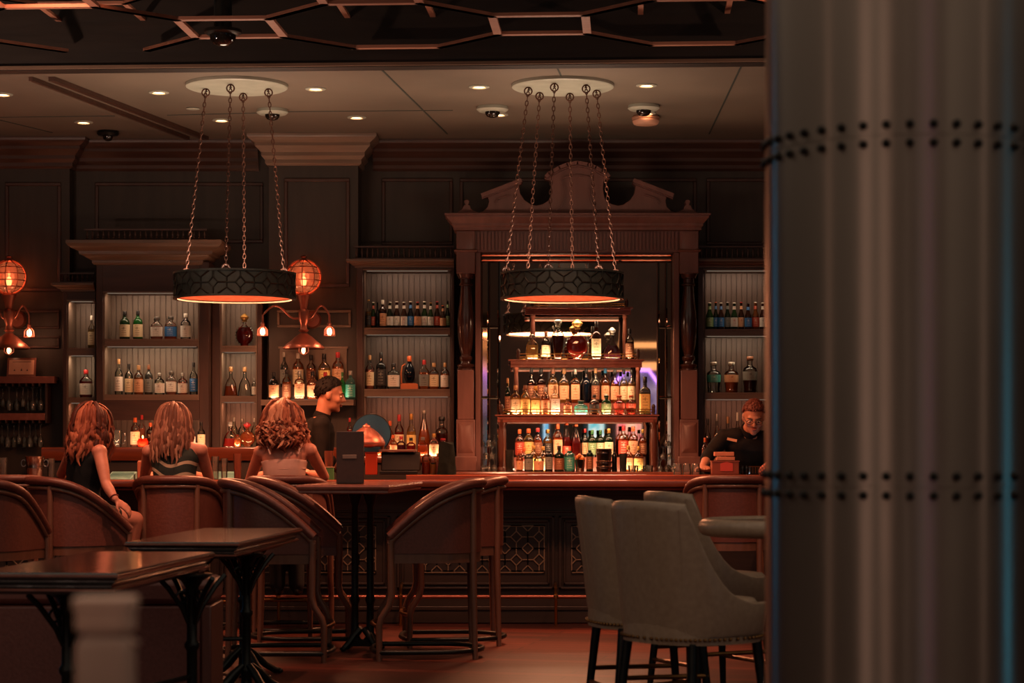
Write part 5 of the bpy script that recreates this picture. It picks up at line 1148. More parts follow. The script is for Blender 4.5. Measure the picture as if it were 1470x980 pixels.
# tall table with the menu stand
ZH = 1.08
t3 = thing('high_table', 'tall bar height table with iron pedestal carrying the black menu stand', 'table', (0, 0, 0), None, loc=(-.965, 13.50, 0), rz=radians(-6))
a, b = .29, .70
prof = [(-.03, ZH - .055), (-.012, ZH - .048), (-.012, ZH - .034), (-.002, ZH - .026), (0, ZH - .012), (-.006, ZH)]
build('tabletop', MB().rings([[(-a - o, -b - o, z), (a + o, -b - o, z), (a + o, b + o, z), (-a - o, b + o, z)] for o, z in prof]), W_EDGE, t3, smooth=20)
for dx in (-.05, .05):
    build('pedestal', MB().lathe([(.04, .05), (.045, .07), (.026, .10), (.024, .3), (.034, .33), (.024, .36), (.022, ZH - .15), (.034, ZH - .12), (.05, ZH - .056)], (dx, 0, 0), 14), IRON, t3, smooth=45)
bs = MB().box(-.09, .09, -.045, .045, .03, .07)
for k in range(4):
    q = pi / 4 + k * pi / 2; d = Vector((cos(q) * .45, sin(q) * .32, 0))
    bs.tube([Vector((0, 0, .14)) + d * .05, Vector((0, 0, .10)) + d * .16, Vector((0, 0, .05)) + d * .26, Vector((0, 0, .022)) + d * .34], [.024, .024, .02, .018], 8); bs.ell(Vector((0, 0, .016)) + d * .35, (.022, .022, .016), 8, 6)
build('iron_base', bs, IRON, t3, smooth=45)
ms = thing('menu_stand', 'upright black menu stand with small metal plate on the tall table', 'menu stand', (X(502, 13.2), 13.2, ZH + .0012))
y = 13.2; xa, xb = X(483, y), X(522.5, y); zt = Z(619, y)
build('board', MB().box(xa, xb, y - .012, y + .012, ZH + .0012, zt), pbr('menu_board', '#332724', '#3b2d29', rough=.5, scale=30), ms, bevel=.003)
build('name_plate', MB().box(X(492, y), X(512, y), y - .0155, y - .012, Z(658, y), Z(652.5, y)), pbr('plate_metal', '#857569', '#8f7e71', rough=.35, metal=.4), ms, bevel=.001)
build('foot', MB().box(xa + .01, xb - .01, y - .05, y + .05, ZH + .0012, ZH + .008), BLACKM, ms)
# brown leather bench behind the nearest table
yb = 9.72
be = thing('leather_bench', 'brown leather bench block behind the nearest table', 'bench', (X(130, yb), yb, 0))
xa, xb = X(-60, yb), X(303, yb)
build('seat_pad', MB().box(xa, xb, yb, yb + .42, .58, .70), LEATHER_D, be, bevel=.03)
build('front_panel', MB().box(xa + .01, xb - .05, yb + .012, yb + .40, .10, .578), LEATHER_D, be, bevel=.015)
build('end_panel', MB().box(xb - .048, xb - .0, yb + .008, yb + .41, .08, .578), LEATHER, be, bevel=.008)
build('plinth', MB().box(xa + .03, xb - .03, yb + .03, yb + .38, 0, .10), W_DARKX, be)
# out of focus bottle on the photographer's own high table
yj = 2.2
tt = tag(build('near_high_table', MB().box(-.75, -.1, 1.9, 2.5, .93, .96), W_TABLE, org=(-.4, 2.25, 0), bevel=.01), 'high table just under the picture edge carrying the blurred bottle', 'table')
build('pedestal', MB().lathe([(.25, 0), (.25, .02), (.04, .05), (.04, .90), (.12, .929)], (-.4, 2.25, 0), 20), IRON, tt)
jb = thing('condiment_bottle', 'blurred pale plastic bottle with wide flat cap in the lower left', 'bottle', (X(150, yj), yj, .961))
xj = X(152, yj); S = lambda py: Z(py, yj)
w1 = 45 / F * yj; w2 = 41 / F * yj
PLA = pbr('bottle_plastic', '#a88472', '#b4907e', rough=.5, scale=14)
def rsq(w, d, z, n=24, e=4.): return [(xj + w * abs(cos(t)) ** (2 / e) * (1 if cos(t) > 0 else -1), yj + d * abs(sin(t)) ** (2 / e) * (1 if sin(t) > 0 else -1), z) for t in [2*pi*(k + .5)/n for k in range(n)]]
build('body', MB().rings([rsq(w2 * .98, .025, .961), rsq(w2, .026, .97), rsq(w2, .026, S(930)), rsq(w2 * .9, .024, S(917)), rsq(w2 * .7, .02, S(909)), rsq(w2 * .66, .02, S(903))]), PLA, jb, smooth=50)
build('cap', MB().rings([rsq(w1 * .90, .026, S(904)), rsq(w1 * .92, .027, S(901)), rsq(w1 * .92, .027, S(874)), rsq(w1, .029, S(872)), rsq(w1 * 1.0, .029, S(858)), rsq(w1 * .95, .027, S(856))]), pbr('cap_plastic', '#d0a48e', '#dcb29c', rough=.4, scale=14), jb, smooth=40)
build('spout', MB().box(xj + w2 * .6, xj + w2 * 1.12, yj - .01, yj + .01, S(929), S(918)), PLA, jb, bevel=.003)

# ================================================================== STOOLS
def bar_stool(label, loc, rz, group):
    t = thing('bar_stool', label, 'bar stool', (0, 0, 0), group, loc=loc, rz=rz)
    R = .275; yf = -.27; yc = .02
    path = [(-R, yf + (yc - yf) * k / 5) for k in range(5)] + [(-R * cos(pi * k / 16), yc + R * sin(pi * k / 16)) for k in range(17)] + [(R, yc - (yc - yf) * k / 5) for k in range(1, 6)]
    def hz(y): return .765 + .325 * sin(pi / 2 * min(1, max(0, (y - yf) / (yc + R - yf))) ** .95)
    top = [(x, y, hz(y)) for x, y in path]
    build('arm_rail', MB().tube([(x * 1.03, y * 1.02, z) for x, y, z in top], .030, 10, flat=1.25), LEATHER, t, smooth=60)
    build('trim_rail', MB().tube([(x * 1.05, y * 1.04, z - .045) for x, y, z in top], .015, 8), W_STOOL, t, smooth=60)
    n = len(path); vs = []; fs = []
    for (x, y), (_, _, z) in zip(path, top):
        for k, (o, zq) in enumerate(((1.02, .66), (1.02, z - .02), (.93, z - .02), (.93, .66))): vs.append((x * o, y * o + (0 if o > 1 else .0), zq))
    for i in range(n - 1):
        for k in range(4): fs.append((i * 4 + k, i * 4 + (k + 1) % 4, (i + 1) * 4 + (k + 1) % 4, (i + 1) * 4 + k))
    fs += [(0, 1, 2, 3), ((n - 1) * 4 + 3, (n - 1) * 4 + 2, (n - 1) * 4 + 1, (n - 1) * 4)]
    build('leather_panel', MB().add(vs, fs), LEATHER, t, smooth=50)
    build('seat_cushion', MB().rings([[(x * f, y * f if y > 0 else y * f, z) for x, y in path] for f, z in ((.88, .62), (.92, .64), (.92, .70), (.86, .72), (.5, .73))]), LEATHER_D, t, smooth=50)
    build('seat_frame', MB().rings([[(x * f, y * f, z) for x, y in path] for f, z in ((.9, .60), (1.0, .60), (1.0, .66), (.9, .66))]), W_STOOL, t, smooth=30)
    for s in (-1, 1):
        x0 = s * R * 1.04
        build('leg', MB().tube([(x0, yf, .745), (x0, yf, .60), (x0, yf + .005, .40), (x0, yf - .01, .34), (x0, yf - .055, .27), (x0, yf - .07, .22), (x0, yf - .07, .0)], [.020, .021, .021, .021, .021, .020, .018], 8), W_STOOL, t, smooth=50)
        a = radians(50); bx, by = s * R * 1.05 * cos(a), yc + R * 1.05 * sin(a)
        build('leg', MB().tube([(bx, by, hz(by) - .03), (bx, by, .60), (bx * 1.02, by + .005, .3), (bx * 1.04, by + .012, 0)], [.019, .021, .020, .017], 8), W_STOOL, t, smooth=50)
    rg = [(x * 1.05, y * 1.05 if y > -.2 else yf - .07) for x, y in path]
    rg = rg + [(R * .6, yf - .10), (0, yf - .115), (-R * .6, yf - .10)]
    build('base_ring', MB().tube([(x, y, .055) for x, y in rg], .016, 8, closed=True), IRON, t, smooth=60)
    build('foot_plate', MB().tube([(-R * 1.05, yf - .07, .215), (-R * .6, yf - .10, .215), (0, yf - .115, .215), (R * .6, yf - .10, .215), (R * 1.05, yf - .07, .215)], .013, 8), AGED, t, smooth=60)
    return t
GS = 'brown leather bar stools with curved arm rails'
Y5, Y7 = 13.1, 13.1
s7 = bar_stool('brown leather bar stool at right side of the tall table, nearer the camera', (X(622, Y7), Y7, 0), radians(-86), GS)
def stool(px, Y, deg, label): return dup(s7, (X(px, Y), Y, 0), radians(deg), label, GS)
# local front is -Y: -90 faces left, +90 faces right, 180 faces the bar
stool(658, 13.95, -84, 'brown leather bar stool half hidden beyond the one right of the tall table')
stool(390, 13.0, 92, 'brown leather bar stool at left side of the tall table, nearer the camera')
stool(428, 13.97, 96, 'dark bar stool between the left one and the tall table pedestal')
stool(258, 14.47, 174, 'bar stool under the blond woman in the striped dark top')
stool(411, 14.62, 180, 'bar stool under the curly haired woman, mostly hidden behind another stool')
stool(108, 14.02, 122, 'bar stool under the auburn haired woman at the left')
stool(-20, 13.3, 165, 'bar stool cut by the left picture edge in front')
stool(26, 14.85, 178, 'empty stool pushed against the bar at far left, only its rail seen')
stool(1046, 14.62, 180, 'reddish bar stool behind the grey stools beside the riveted column')
stool(1178, 14.62, 180, 'bar stool hidden behind the riveted column under the person in checked shirt')

def tub_stool(label, loc, rz, group):
    t = thing('tub_stool', label, 'bar stool', (0, 0, 0), group, loc=loc, rz=rz)
    zb = .545; n = 40; A = radians(128)
    def plan(th, r=1.):
        # th 0 is the back, front is -Y
        c, s = cos(th), sin(th); e = 2 / 2.6
        return (.275 * r * abs(s) ** e * (1 if s >= 0 else -1), .265 * r * abs(c) ** e * (1 if c >= 0 else -1))
    def topz(th):
        u = abs(th) / A
        if u < .36: return 1.085 + .012 * cos(u / .36 * pi / 2)
        v = (u - .36) / .64
        return 1.085 - .41 * (1 - (1 - min(1, v * 1.45)) ** 1.9)
    vs = []; fs = []; prof = [(.0, 1.0), (.12, 1.03), (.55, 1.055), (.93, 1.09), (.985, 1.08), (1.0, 1.03), (.985, .96), (.93, .92), (.4, .86), (.2, .84)]
    for i in range(n + 1):
        th = -A + 2 * A * i / n; zt = topz(th)
        for f, r in prof:
            x, y = plan(th, r); vs.append((x, y + .05 * (f - .3) * max(0, cos(th)), zb + (zt - zb) * f))
    m = len(prof)
    for i in range(n):
        for k in range(m): fs.append((i * m + k, i * m + (k + 1) % m, (i + 1) * m + (k + 1) % m, (i + 1) * m + k))
    fs += [tuple(range(m)), tuple(n * m + k for k in reversed(range(m)))]
    sh = build('shell', MB().add(vs, fs), GRAYL, t, smooth=60)
    sm = MB()
    for th in (radians(-38), radians(38), 0):
        pts = []
        for k in range(14):
            f = .02 + .93 * k / 13; r = 1.0 + .09 * f; x, y = plan(th, r + .004); pts.append((x, y + .05 * (f - .3) * max(0, cos(th)), zb + (topz(th) - zb) * f))
        sm.tube(pts, .0035, 5)
    build('seam', sm, GRAYL, sh)
    base = [plan(2*pi*k/36 - pi, .98) for k in range(36)]
    build('seat_base', MB().rings([[(x, y if y > -.2 else y - .02, z) for x, y in base] for z in (zb - .035, zb + .06)]), GRAYL, t, smooth=40)
    build('seat_cushion', MB().rings([[(x * f * .86, y * f * .86 - .03, z) for x, y in base] for f, z in ((1, zb + .06), (1.04, zb + .08), (1.04, zb + .12), (.97, zb + .14), (.5, zb + .148))]), GRAYL, t, smooth=50)
    nh = MB()
    for k in range(72):
        x, y = plan(2*pi*k/72 - pi, 1.005); nh.ell((x, y if y > -.2 else y - .02, zb - .012), .008, 6, 4)
    build('nailhead_trim', nh, AGED, sh)
    for sx in (-1, 1):
        for sy in (-1, 1):
            build('leg', MB().tube([(sx * .20, sy * .18, zb - .03), (sx * .225, sy * .21, .2), (sx * .24, sy * .225, 0)], [.022, .018, .014], 8), IRON, t, smooth=50)
    zf = .24
    for (p, q) in (((-.224, -.209), (.224, -.209)), ((-.224, .209), (.224, .209))):
        build('stretcher', MB().tube([(p[0], p[1], zf), (q[0], q[1], zf)], .011, 8), AGED, t)
    for sx in (-1, 1): build('stretcher', MB().tube([(sx * .224, -.209, zf + .06), (sx * .224, .209, zf + .06)], .011, 8), AGED, t)
    return t
GT = 'grey leather tub stools round the small table'
g1 = tub_stool('nearest grey leather tub stool with back turned to us', (X(993, 8.75), 8.75, 0), radians(128), GT)
dup(g1, (X(930, 9.45), 9.45, 0), radians(104), 'grey tub stool mostly hidden, its rim left of the nearest grey stool', GT)
dup(g1, (X(1020, 10.5), 10.5, 0), radians(116), 'grey tub stool facing the riveted column with its pale seat showing', GT)
# round padded table
xr, yr = X(1128, 9.55), 9.55
rt = thing('round_table', 'small round table with thick padded grey edge by the riveted column', 'table', (xr, yr, 0))
R = .36; zr = .985
build('padded_edge', MB().tube([(xr + R * cos(q), yr + R * sin(q), zr - .035) for q in [2*pi*k/48 for k in range(48)]], .04, 12, closed=True), GRAYL, rt, smooth=60)
build('tabletop', MB().lathe([(.001, zr - .05), (R, zr - .05), (R, zr - .008), (.001, zr - .008)], (xr, yr, 0), 48), pbr('table_slate', '#4a453c', '#555046', rough=.3), rt)
build('pedestal', MB().lathe([(.22, 0), (.22, .02), (.06, .04), (.05, .08), (.05, .88), (.12, .935)], (xr, yr, 0), 24), IRON, rt)
# the riveted metal column in the foreground
# ================================================================== PEOPLE
def fuse(mb, voxel, smooth, name, mat, parent, label=None, iters=None):
    """turn overlapping closed pieces into one continuous skin"""
    og = ORG[root_of(parent).name]
    me = mb.mesh(name + '_t', og, [], None)
    ob = bpy.data.objects.new(name + '_t', me); COL.objects.link(ob)
    r = ob.modifiers.new('r', 'REMESH'); r.mode = 'VOXEL'; r.voxel_size = voxel; r.use_smooth_shade = True
    s = ob.modifiers.new('s', 'SMOOTH'); s.factor = .5; s.iterations = smooth
    dg = bpy.context.evaluated_depsgraph_get()
    nm = bpy.data.meshes.new_from_object(ob.evaluated_get(dg)); nm.name = name
    bpy.data.objects.remove(ob); bpy.data.meshes.remove(me)
    nm.materials.clear(); nm.materials.append(mat); nm.shade_smooth()
    o = bpy.data.objects.new(name, nm); COL.objects.link(o); o.parent = parent
    if label: o['label'] = label
    return o
def capsule(mb, a, b, ra, rb, seg=14):
    a, b = Vector(a), Vector(b); d = (b - a)
    if d.length < 1e-5: return mb.ell(a, ra)
    d.normalize(); u = d.orthogonal().normalized(); v = d.cross(u); rr = []
    for k in range(5):
        t = -pi / 2 + pi / 2 * k / 4.; c = a + d * (ra * sin(t)); r = max(ra * cos(t), 1e-3); rr.append([c + (u * cos(2*pi*j/seg) + v * sin(2*pi*j/seg)) * r for j in range(seg)])
    for k in range(1, 6):
        t = pi / 2 * k / 5.; c = b + d * (rb * sin(t)) ; r = max(rb * cos(t), 1e-3)
        if k == 1: rr.append([b + (u * cos(2*pi*j/seg) + v * sin(2*pi*j/seg)) * rb for j in range(seg)])
        rr.append([c + (u * cos(2*pi*j/seg) + v * sin(2*pi*j/seg)) * r for j in range(seg)])
    return mb.rings(rr)
def chain(mb, pts, rs, grow=0.):
    for i in range(len(pts) - 1): capsule(mb, pts[i], pts[i + 1], rs[i] + grow, rs[i + 1] + grow)
    return mb
def torso(mb, hip, neck, uh, us, prof, grow=0., t0=0., t1=1., bend=None):
    hip, neck = Vector(hip), Vector(neck); mid = (hip + neck) / 2 + (Vector(bend) if bend else Vector())
    def sp(t): return hip * (1 - t) ** 2 + mid * (2 * t * (1 - t)) + neck * t * t
    rr = []
    ts = sorted(set([t0, t1] + [p[0] for p in prof if t0 < p[0] < t1] + [t0 + (t1 - t0) * k / 10 for k in range(11)]))
    for t in ts:
        for i in range(len(prof) - 1):
            if prof[i][0] <= t <= prof[i + 1][0] + 1e-9:
                q = (t - prof[i][0]) / (prof[i + 1][0] - prof[i][0]); q = q * q * (3 - 2 * q); w = prof[i][1] * (1 - q) + prof[i + 1][1] * q; d = prof[i][2] * (1 - q) + prof[i + 1][2] * q; break
        u = (Vector(uh) * (1 - t) + Vector(us) * t).normalized()
        dv = (sp(min(1, t + .02)) - sp(max(0, t - .02))).normalized(); f = dv.cross(u).normalized(); c = sp(t)
        row = []
        for j in range(24):
            a = 2*pi*j/24; ca, sa = cos(a), sin(a); e = 2 / 2.4
            row.append(c + u * ((w + grow) * abs(ca) ** e * (1 if ca >= 0 else -1)) + f * ((d + grow) * abs(sa) ** e * (1 if sa >= 0 else -1)))
        rr.append(row)
    return mb.rings(rr)
WOMAN = [(0, .150, .110), (.10, .168, .120), (.36, .122, .090), (.60, .138, .105), (.78, .160, .100), (.90, .135, .078), (.97, .07, .055), (1.0, .052, .05)]
MAN = [(0, .150, .110), (.10, .160, .118), (.36, .148, .110), (.60, .172, .122), (.80, .195, .115), (.90, .160, .092), (.97, .08, .066), (1.0, .062, .06)]
class HeadFrame:
    def __init__(s, c, f, up, k=1.):
        s.c = Vector(c); s.f = Vector(f).normalized(); up = Vector(up); s.r = s.f.cross(up).normalized(); s.u = s.r.cross(s.f).normalized(); s.k = k
        s.R = Matrix((s.r, s.f, s.u)).transposed()
    def p(s, x, y, z): return s.c + (s.r * x + s.f * y + s.u * z) * s.k
    def ell(s, mb, c, r, seg=14, rg=10): return mb.ell(s.p(*c), tuple(q * s.k for q in r), seg, rg, s.R)
def add_head(mb, hf, neck, male):
    hf.ell(mb, (0, -.012, .030), (.074, .094, .088), 20, 14)
    hf.ell(mb, (0, .010, -.020), (.068, .080, .085), 18, 12)
    hf.ell(mb, (0, .026, -.066), (.052 if not male else .058, .058, .052), 16, 10)
    hf.ell(mb, (0, .066, -.098), (.026, .022, .020), 12, 8)
    hf.ell(mb, (0, .074, .022), (.052, .018, .014), 14, 8)                      # brow
    for s in (-1, 1):
        hf.ell(mb, (s * .040, .062, -.028), (.024, .022, .024), 12, 8)         # cheek
        hf.ell(mb, (s * .076, -.008, -.008), (.011, .022, .033), 12, 8)         # ear
        hf.ell(mb, (s * .011, .094, -.032), (.010, .012, .009), 8, 6)
    capsule(mb, hf.p(0, .086, .012), hf.p(0, .106, -.026), .010 * hf.k, .0135 * hf.k)
    capsule(mb, hf.p(0, -.03, -.06), neck, (.052 if male else .046) * hf.k, .062 if male else .054)
def face(hf, body, dark='#2a1712', glasses=False):
    for s in (-1, 1):
        mb = MB(); hf.ell(mb, (s * .031, .079, -.002), (.0135, .010, .008), 12, 8); e = build('eye', mb, pbr('eye_white', '#b9a89c', '#c2b2a6', rough=.2), body, smooth=60)
        mb = MB(); hf.ell(mb, (s * .031, .0865, -.003), (.006, .004, .006), 10, 6); build('iris', mb, pbr('iris_brown', '#23130d', '#2a170f', rough=.15), e, smooth=60)
        mb = MB(); mb.tube([hf.p(s * .014, .094, .018), hf.p(s * .032, .091, .025), hf.p(s * .052, .078, .020)], [.003, .0048, .002], 6); build('eyebrow', mb, pbr('brow_hair' + dark, dark, dark, rough=.7), body)
    mb = MB(); hf.ell(mb, (0, .089, -.060), (.023, .010, .005), 14, 6); hf.ell(mb, (0, .088, -.068), (.020, .010, .006), 14, 6); build('lips', mb, pbr('lip_skin', '#7d4038', '#86483f', rough=.4), body, smooth=60)
    if glasses:
        mb = MB()
        for s in (-1, 1):
            mb.tube([hf.p(s * .033 + .024 * cos(q), .101, -.002 + .017 * sin(q)) for q in [2*pi*k/18 for k in range(18)]], .0022, 6, closed=True)
            mb.tube([hf.p(s * .057, .100, .004), hf.p(s * .080, .04, .006), hf.p(s * .084, -.01, .002)], .002, 6)
        mb.tube([hf.p(-.009, .102, .002), hf.p(.009, .102, .002)], .002, 6)
        build('spectacles', mb, BLACKM, body)
def hand(mb, wrist, d, n, side, curl=.5, k=1.):
    """palm and five bent fingers; d fingers' direction, n back-of-hand normal, side +1 thumb towards d x n"""
    d = Vector(d).normalized(); n = (Vector(n) - d * Vector(n).dot(d)).normalized(); w = d.cross(n) * side; wrist = Vector(wrist)
    for t, hw in ((.015, .026), (.045, .036), (.075, .040)):
        R = Matrix((w, d, n)).transposed(); mb.ell(wrist + d * t * k, (hw * k, .03 * k, .014 * k), 12, 8, R)
    for i, (off, L) in enumerate(((.029, .068), (.010, .078), (-.010, .072), (-.028, .056))):
        p = wrist + d * .092 * k + w * off * k; a = .25 + curl * .5; pts = [p - d * .02 * k]; rr = [.0092, .0090]
        pts.append(p); ang = curl * .45
        for q, fr in enumerate((.42, .32, .26)):
            dirv = d * cos(ang) - n * sin(ang); p = p + dirv * L * fr * k; pts.append(p); ang += curl * (.75 if q == 0 else .6); rr.append(.0086 - .0009 * q)
        chain(mb, pts, [r * k for r in rr])
    p0 = wrist + d * .03 * k + w * .026 * k; p1 = p0 + (d * .5 + w * .75 - n * .3).normalized() * .036 * k; p2 = p1 + (d * .85 + w * .35 - n * .35).normalized() * .030 * k; p3 = p2 + (d * .95 + w * .05 - n * .4).normalized() * .024 * k
    chain(mb, [p0, p1, p2, p3], [.013 * k, .0105 * k, .0095 * k, .008 * k])
def locks(hf, n, length, rad, wav, seed, mats, body, name='hair', drop=None, face_open=.35, spread=1., back=.03, cut=None, part_x=0.):
    """hair as a fitted cap and many tapering strands that follow the skull and then fall"""
    rnd = random.Random(seed); cap = MB()
    def sk(th, ph, g): return hf.p((.078 + g) * sin(th) * cos(ph), -.012 + (.099 + g) * sin(th) * sin(ph), .026 + (.094 + g) * cos(th))
    rr = []
    for i in range(13):
        row = []
        for j in range(28):
            ph = 2*pi*j/28; frontness = max(0, sin(ph)); lim = 1.95 - 1.05 * frontness ** .8
            row.append(sk(.02 + lim * i / 12, ph, .008 + .004 * sin(i * 1.7 + j * 2.1)))
        rr.append(row)
    cp = build(name, cap.rings(rr), mats[0], body, smooth=70)
    bund = {}
    for q in range(n):
        ph = rnd.uniform(0, 2*pi)
        if sin(ph) > .55 and rnd.random() < .8: ph += pi
        th = math.acos(rnd.uniform(.05, 1.)); L = length * rnd.uniform(.75, 1.05); pts = []; fr = rnd.uniform(0, 6.28); g = rnd.uniform(.006, .028) * spread; m = 10
        side = cos(ph); st = L / m
        thq = th; p = sk(thq, ph, g); pts.append(p); a = wav * rnd.uniform(.6, 1.2); wl = rnd.uniform(.8, 1.25)
        out = (hf.r * cos(ph) + hf.f * min(0.15, sin(ph))).normalized() if abs(cos(ph)) + abs(min(.15, sin(ph))) > .05 else -hf.f
        for k in range(1, m + 1):
            if thq < 1.75:
                thq += st / (.095 * hf.k); p = sk(min(thq, 1.75), ph, g + .004 * k * spread)
                q_ = p + (hf.r * sin(fr + k * 1.9 * wl) + hf.u * cos(fr + k * 1.7)) * a * .35
            else:
                dn = Vector((0, 0, -1)); p = p + dn * st * .97 + out * st * (.16 * spread if k < m - 2 else -.08) - hf.f * back * st / .1 * .3
                q_ = p + (hf.r * sin(fr + k * 1.9 * wl) + hf.f * cos(fr + k * 1.6)) * a
            pts.append(q_)
        w = rad * rnd.uniform(.7, 1.25)
        bund.setdefault(rnd.randrange(len(mats)), MB()).tube(pts, [w * .8] + [w] * (m - 2) + [w * .75, w * .2], 6, flat=1.5)
    for i, mb in sorted(bund.items()): build('hair_strands', mb, mats[i], cp, smooth=70)
    return cp
def hairm(n, a, b): return pbr(n, a, b, rough=.6, scale=30, stretch=(3, 3, .4), spec=.25)
def legs(mb, hipL, hipR, kneeL, kneeR, ankL, ankR, r=(.085, .058, .042)):
    for h, k, a in ((hipL, kneeL, ankL), (hipR, kneeR, ankR)):
        h, k, a = Vector(h), Vector(k), Vector(a); mid = k + (a - k) * .35
        chain(mb, [h, k, mid, a], [r[0], r[1], r[1] * .95, r[2]])
def shoes(body, anks, f, col='#181512'):
    f = Vector(f).normalized()
    for a in anks:
        a = Vector(a); mb = MB(); R = Matrix((f.cross(Vector((0, 0, 1))), f, Vector((0, 0, 1)))).transposed()
        mb.ell(a + f * .06 + Vector((0, 0, -.045)), (.042, .125, .034), 14, 10, R); mb.ell(a + Vector((0, 0, -.02)), (.04, .05, .05), 12, 8, R)
        fuse(mb, .012, 3, 'shoe', pbr('shoe' + col, col, col, rough=.4), body)
def FT(px): return Vector((X(px, 14.9), 15.0, .322))     # ankle over the stool's foot rest
def person(label, loc, group=None): return thing('person', label, 'person', loc, group)

def seated(label, f, hip, neck, head, hface, shL, shR, elL, elR, wrL, wrR, kneeL, kneeR, ankL, ankR, skin, hk=1., bend=None, handdir=None, palms=(Vector((0, 0, 1)), Vector((0, 0, 1))), curl=.5):
    f = Vector(f).normalized(); r = f.cross(Vector((0, 0, 1)))
    hip = Vector(hip); t = person(label, (hip.x, hip.y, 0)); hf = HeadFrame(head, hface, (0, 0, 1), hk)
    us = (Vector(shR) - Vector(shL)).normalized()
    b = MB(); torso(b, hip, neck, r, us, WOMAN, bend=bend)
    add_head(b, hf, neck, False)
    hL, hR = hip - r * .085 + Vector((0, 0, .0)), hip + r * .085
    legs(b, hL, hR, kneeL, kneeR, ankL, ankR)
    for s, e, w in ((shL, elL, wrL), (shR, elR, wrR)):
        s, e, w = Vector(s), Vector(e), Vector(w); b.ell(s, (.052, .052, .05)); capsule(b, s, Vector(neck) * .55 + s * .45 + Vector((0, 0, -.01)), .045, .05)
        chain(b, [s, s * .5 + e * .5, e, e * .6 + w * .4, w], [.046, .043, .034, .036, .024])
    hd = handdir or (f, f)
    hand(b, wrL, hd[0], palms[0], -1, curl); hand(b, wrR, hd[1], palms[1], 1, curl)
    body = fuse(b, .0085, 5, 'body', skin, t)
    face(hf, body)
    return t, body, hf, r, us, (hL, hR)

# --- woman at the left, turned to the right
Yw = 14.05
f1 = Vector((.80, .60, 0)); r1_ = f1.cross(Vector((0, 0, 1)))
hip = Vector((X(113, Yw), Yw, .865)); neck = P(127, 634, Yw) + f1 * .02
shR = P(143, 648, Yw - .12); shL = P(107, 644, Yw + .10)
t, body, hf, r, us, hh = seated('person with long auburn hair in dark sleeveless top, hand on bare knee', f1, hip, neck, P(134, 607, Yw), (.92, .38, -.05), shL, shR, P(88, 681, 14.75), P(152, 694, Yw - .22), P(104, 680.5, 15.30), P(165, 716, Yw - .30),
    P(181, 741, 14.38), P(194, 746, 14.16), P(166, 843, 14.46), P(176, 843, 14.22), SKIN, handdir=((.5, .86, 0), (.75, .2, -.62)), palms=(Vector((0, 0, 1)), Vector((.4, -.5, .7))))
locks(hf, 210, .33, .0085, .010, 3, [hairm('hair_auburn', '#6a3424', '#8a4a34'), hairm('hair_auburn_dark', '#3c1d15', '#54291e'), hairm('hair_auburn_light', '#94533b', '#b06c50')], body)
TOPD = pbr('dark_top', '#14171a', '#1b1e1f', rough=.8, spec=.15)
b = MB(); torso(b, hip, neck, r, us, WOMAN, grow=.012, t0=.06, t1=.90)
for s in (shL, shR): capsule(b, Vector(neck) * .45 + Vector(s) * .55 + Vector((0, 0, -.02)), Vector(neck) * .4 + Vector(s) * .6 + Vector((0, 0, -.10)), .05, .055)
fuse(b, .010, 4, 'sleeveless_top', TOPD, body)
b = MB(); torso(b, hip, neck, r, us, WOMAN, grow=.016, t0=0, t1=.2)
for h, k in zip(hh, (P(181, 741, 14.38), P(194, 746, 14.16))): capsule(b, h, h.lerp(k, .55), .096, .082)
fuse(b, .012, 4, 'shorts', pbr('dark_shorts', '#171915', '#1e201b', rough=.8), body)
shoes(body, (P(166, 843, 14.46), P(176, 843, 14.22)), f1)
bw = P(165, 716, Yw - .30); d = (P(165, 716, Yw - .30) - P(152, 694, Yw - .22)).normalized(); u = d.orthogonal().normalized(); v = d.cross(u)
build('bracelet', MB().tube([bw - d * .015 + (u * cos(q) + v * sin(q)) * .029 for q in [2*pi*k/18 for k in range(18)]], .004, 6, closed=True), pbr('red_bracelet', '#7a2a22', '#86332a', rough=.4), body)

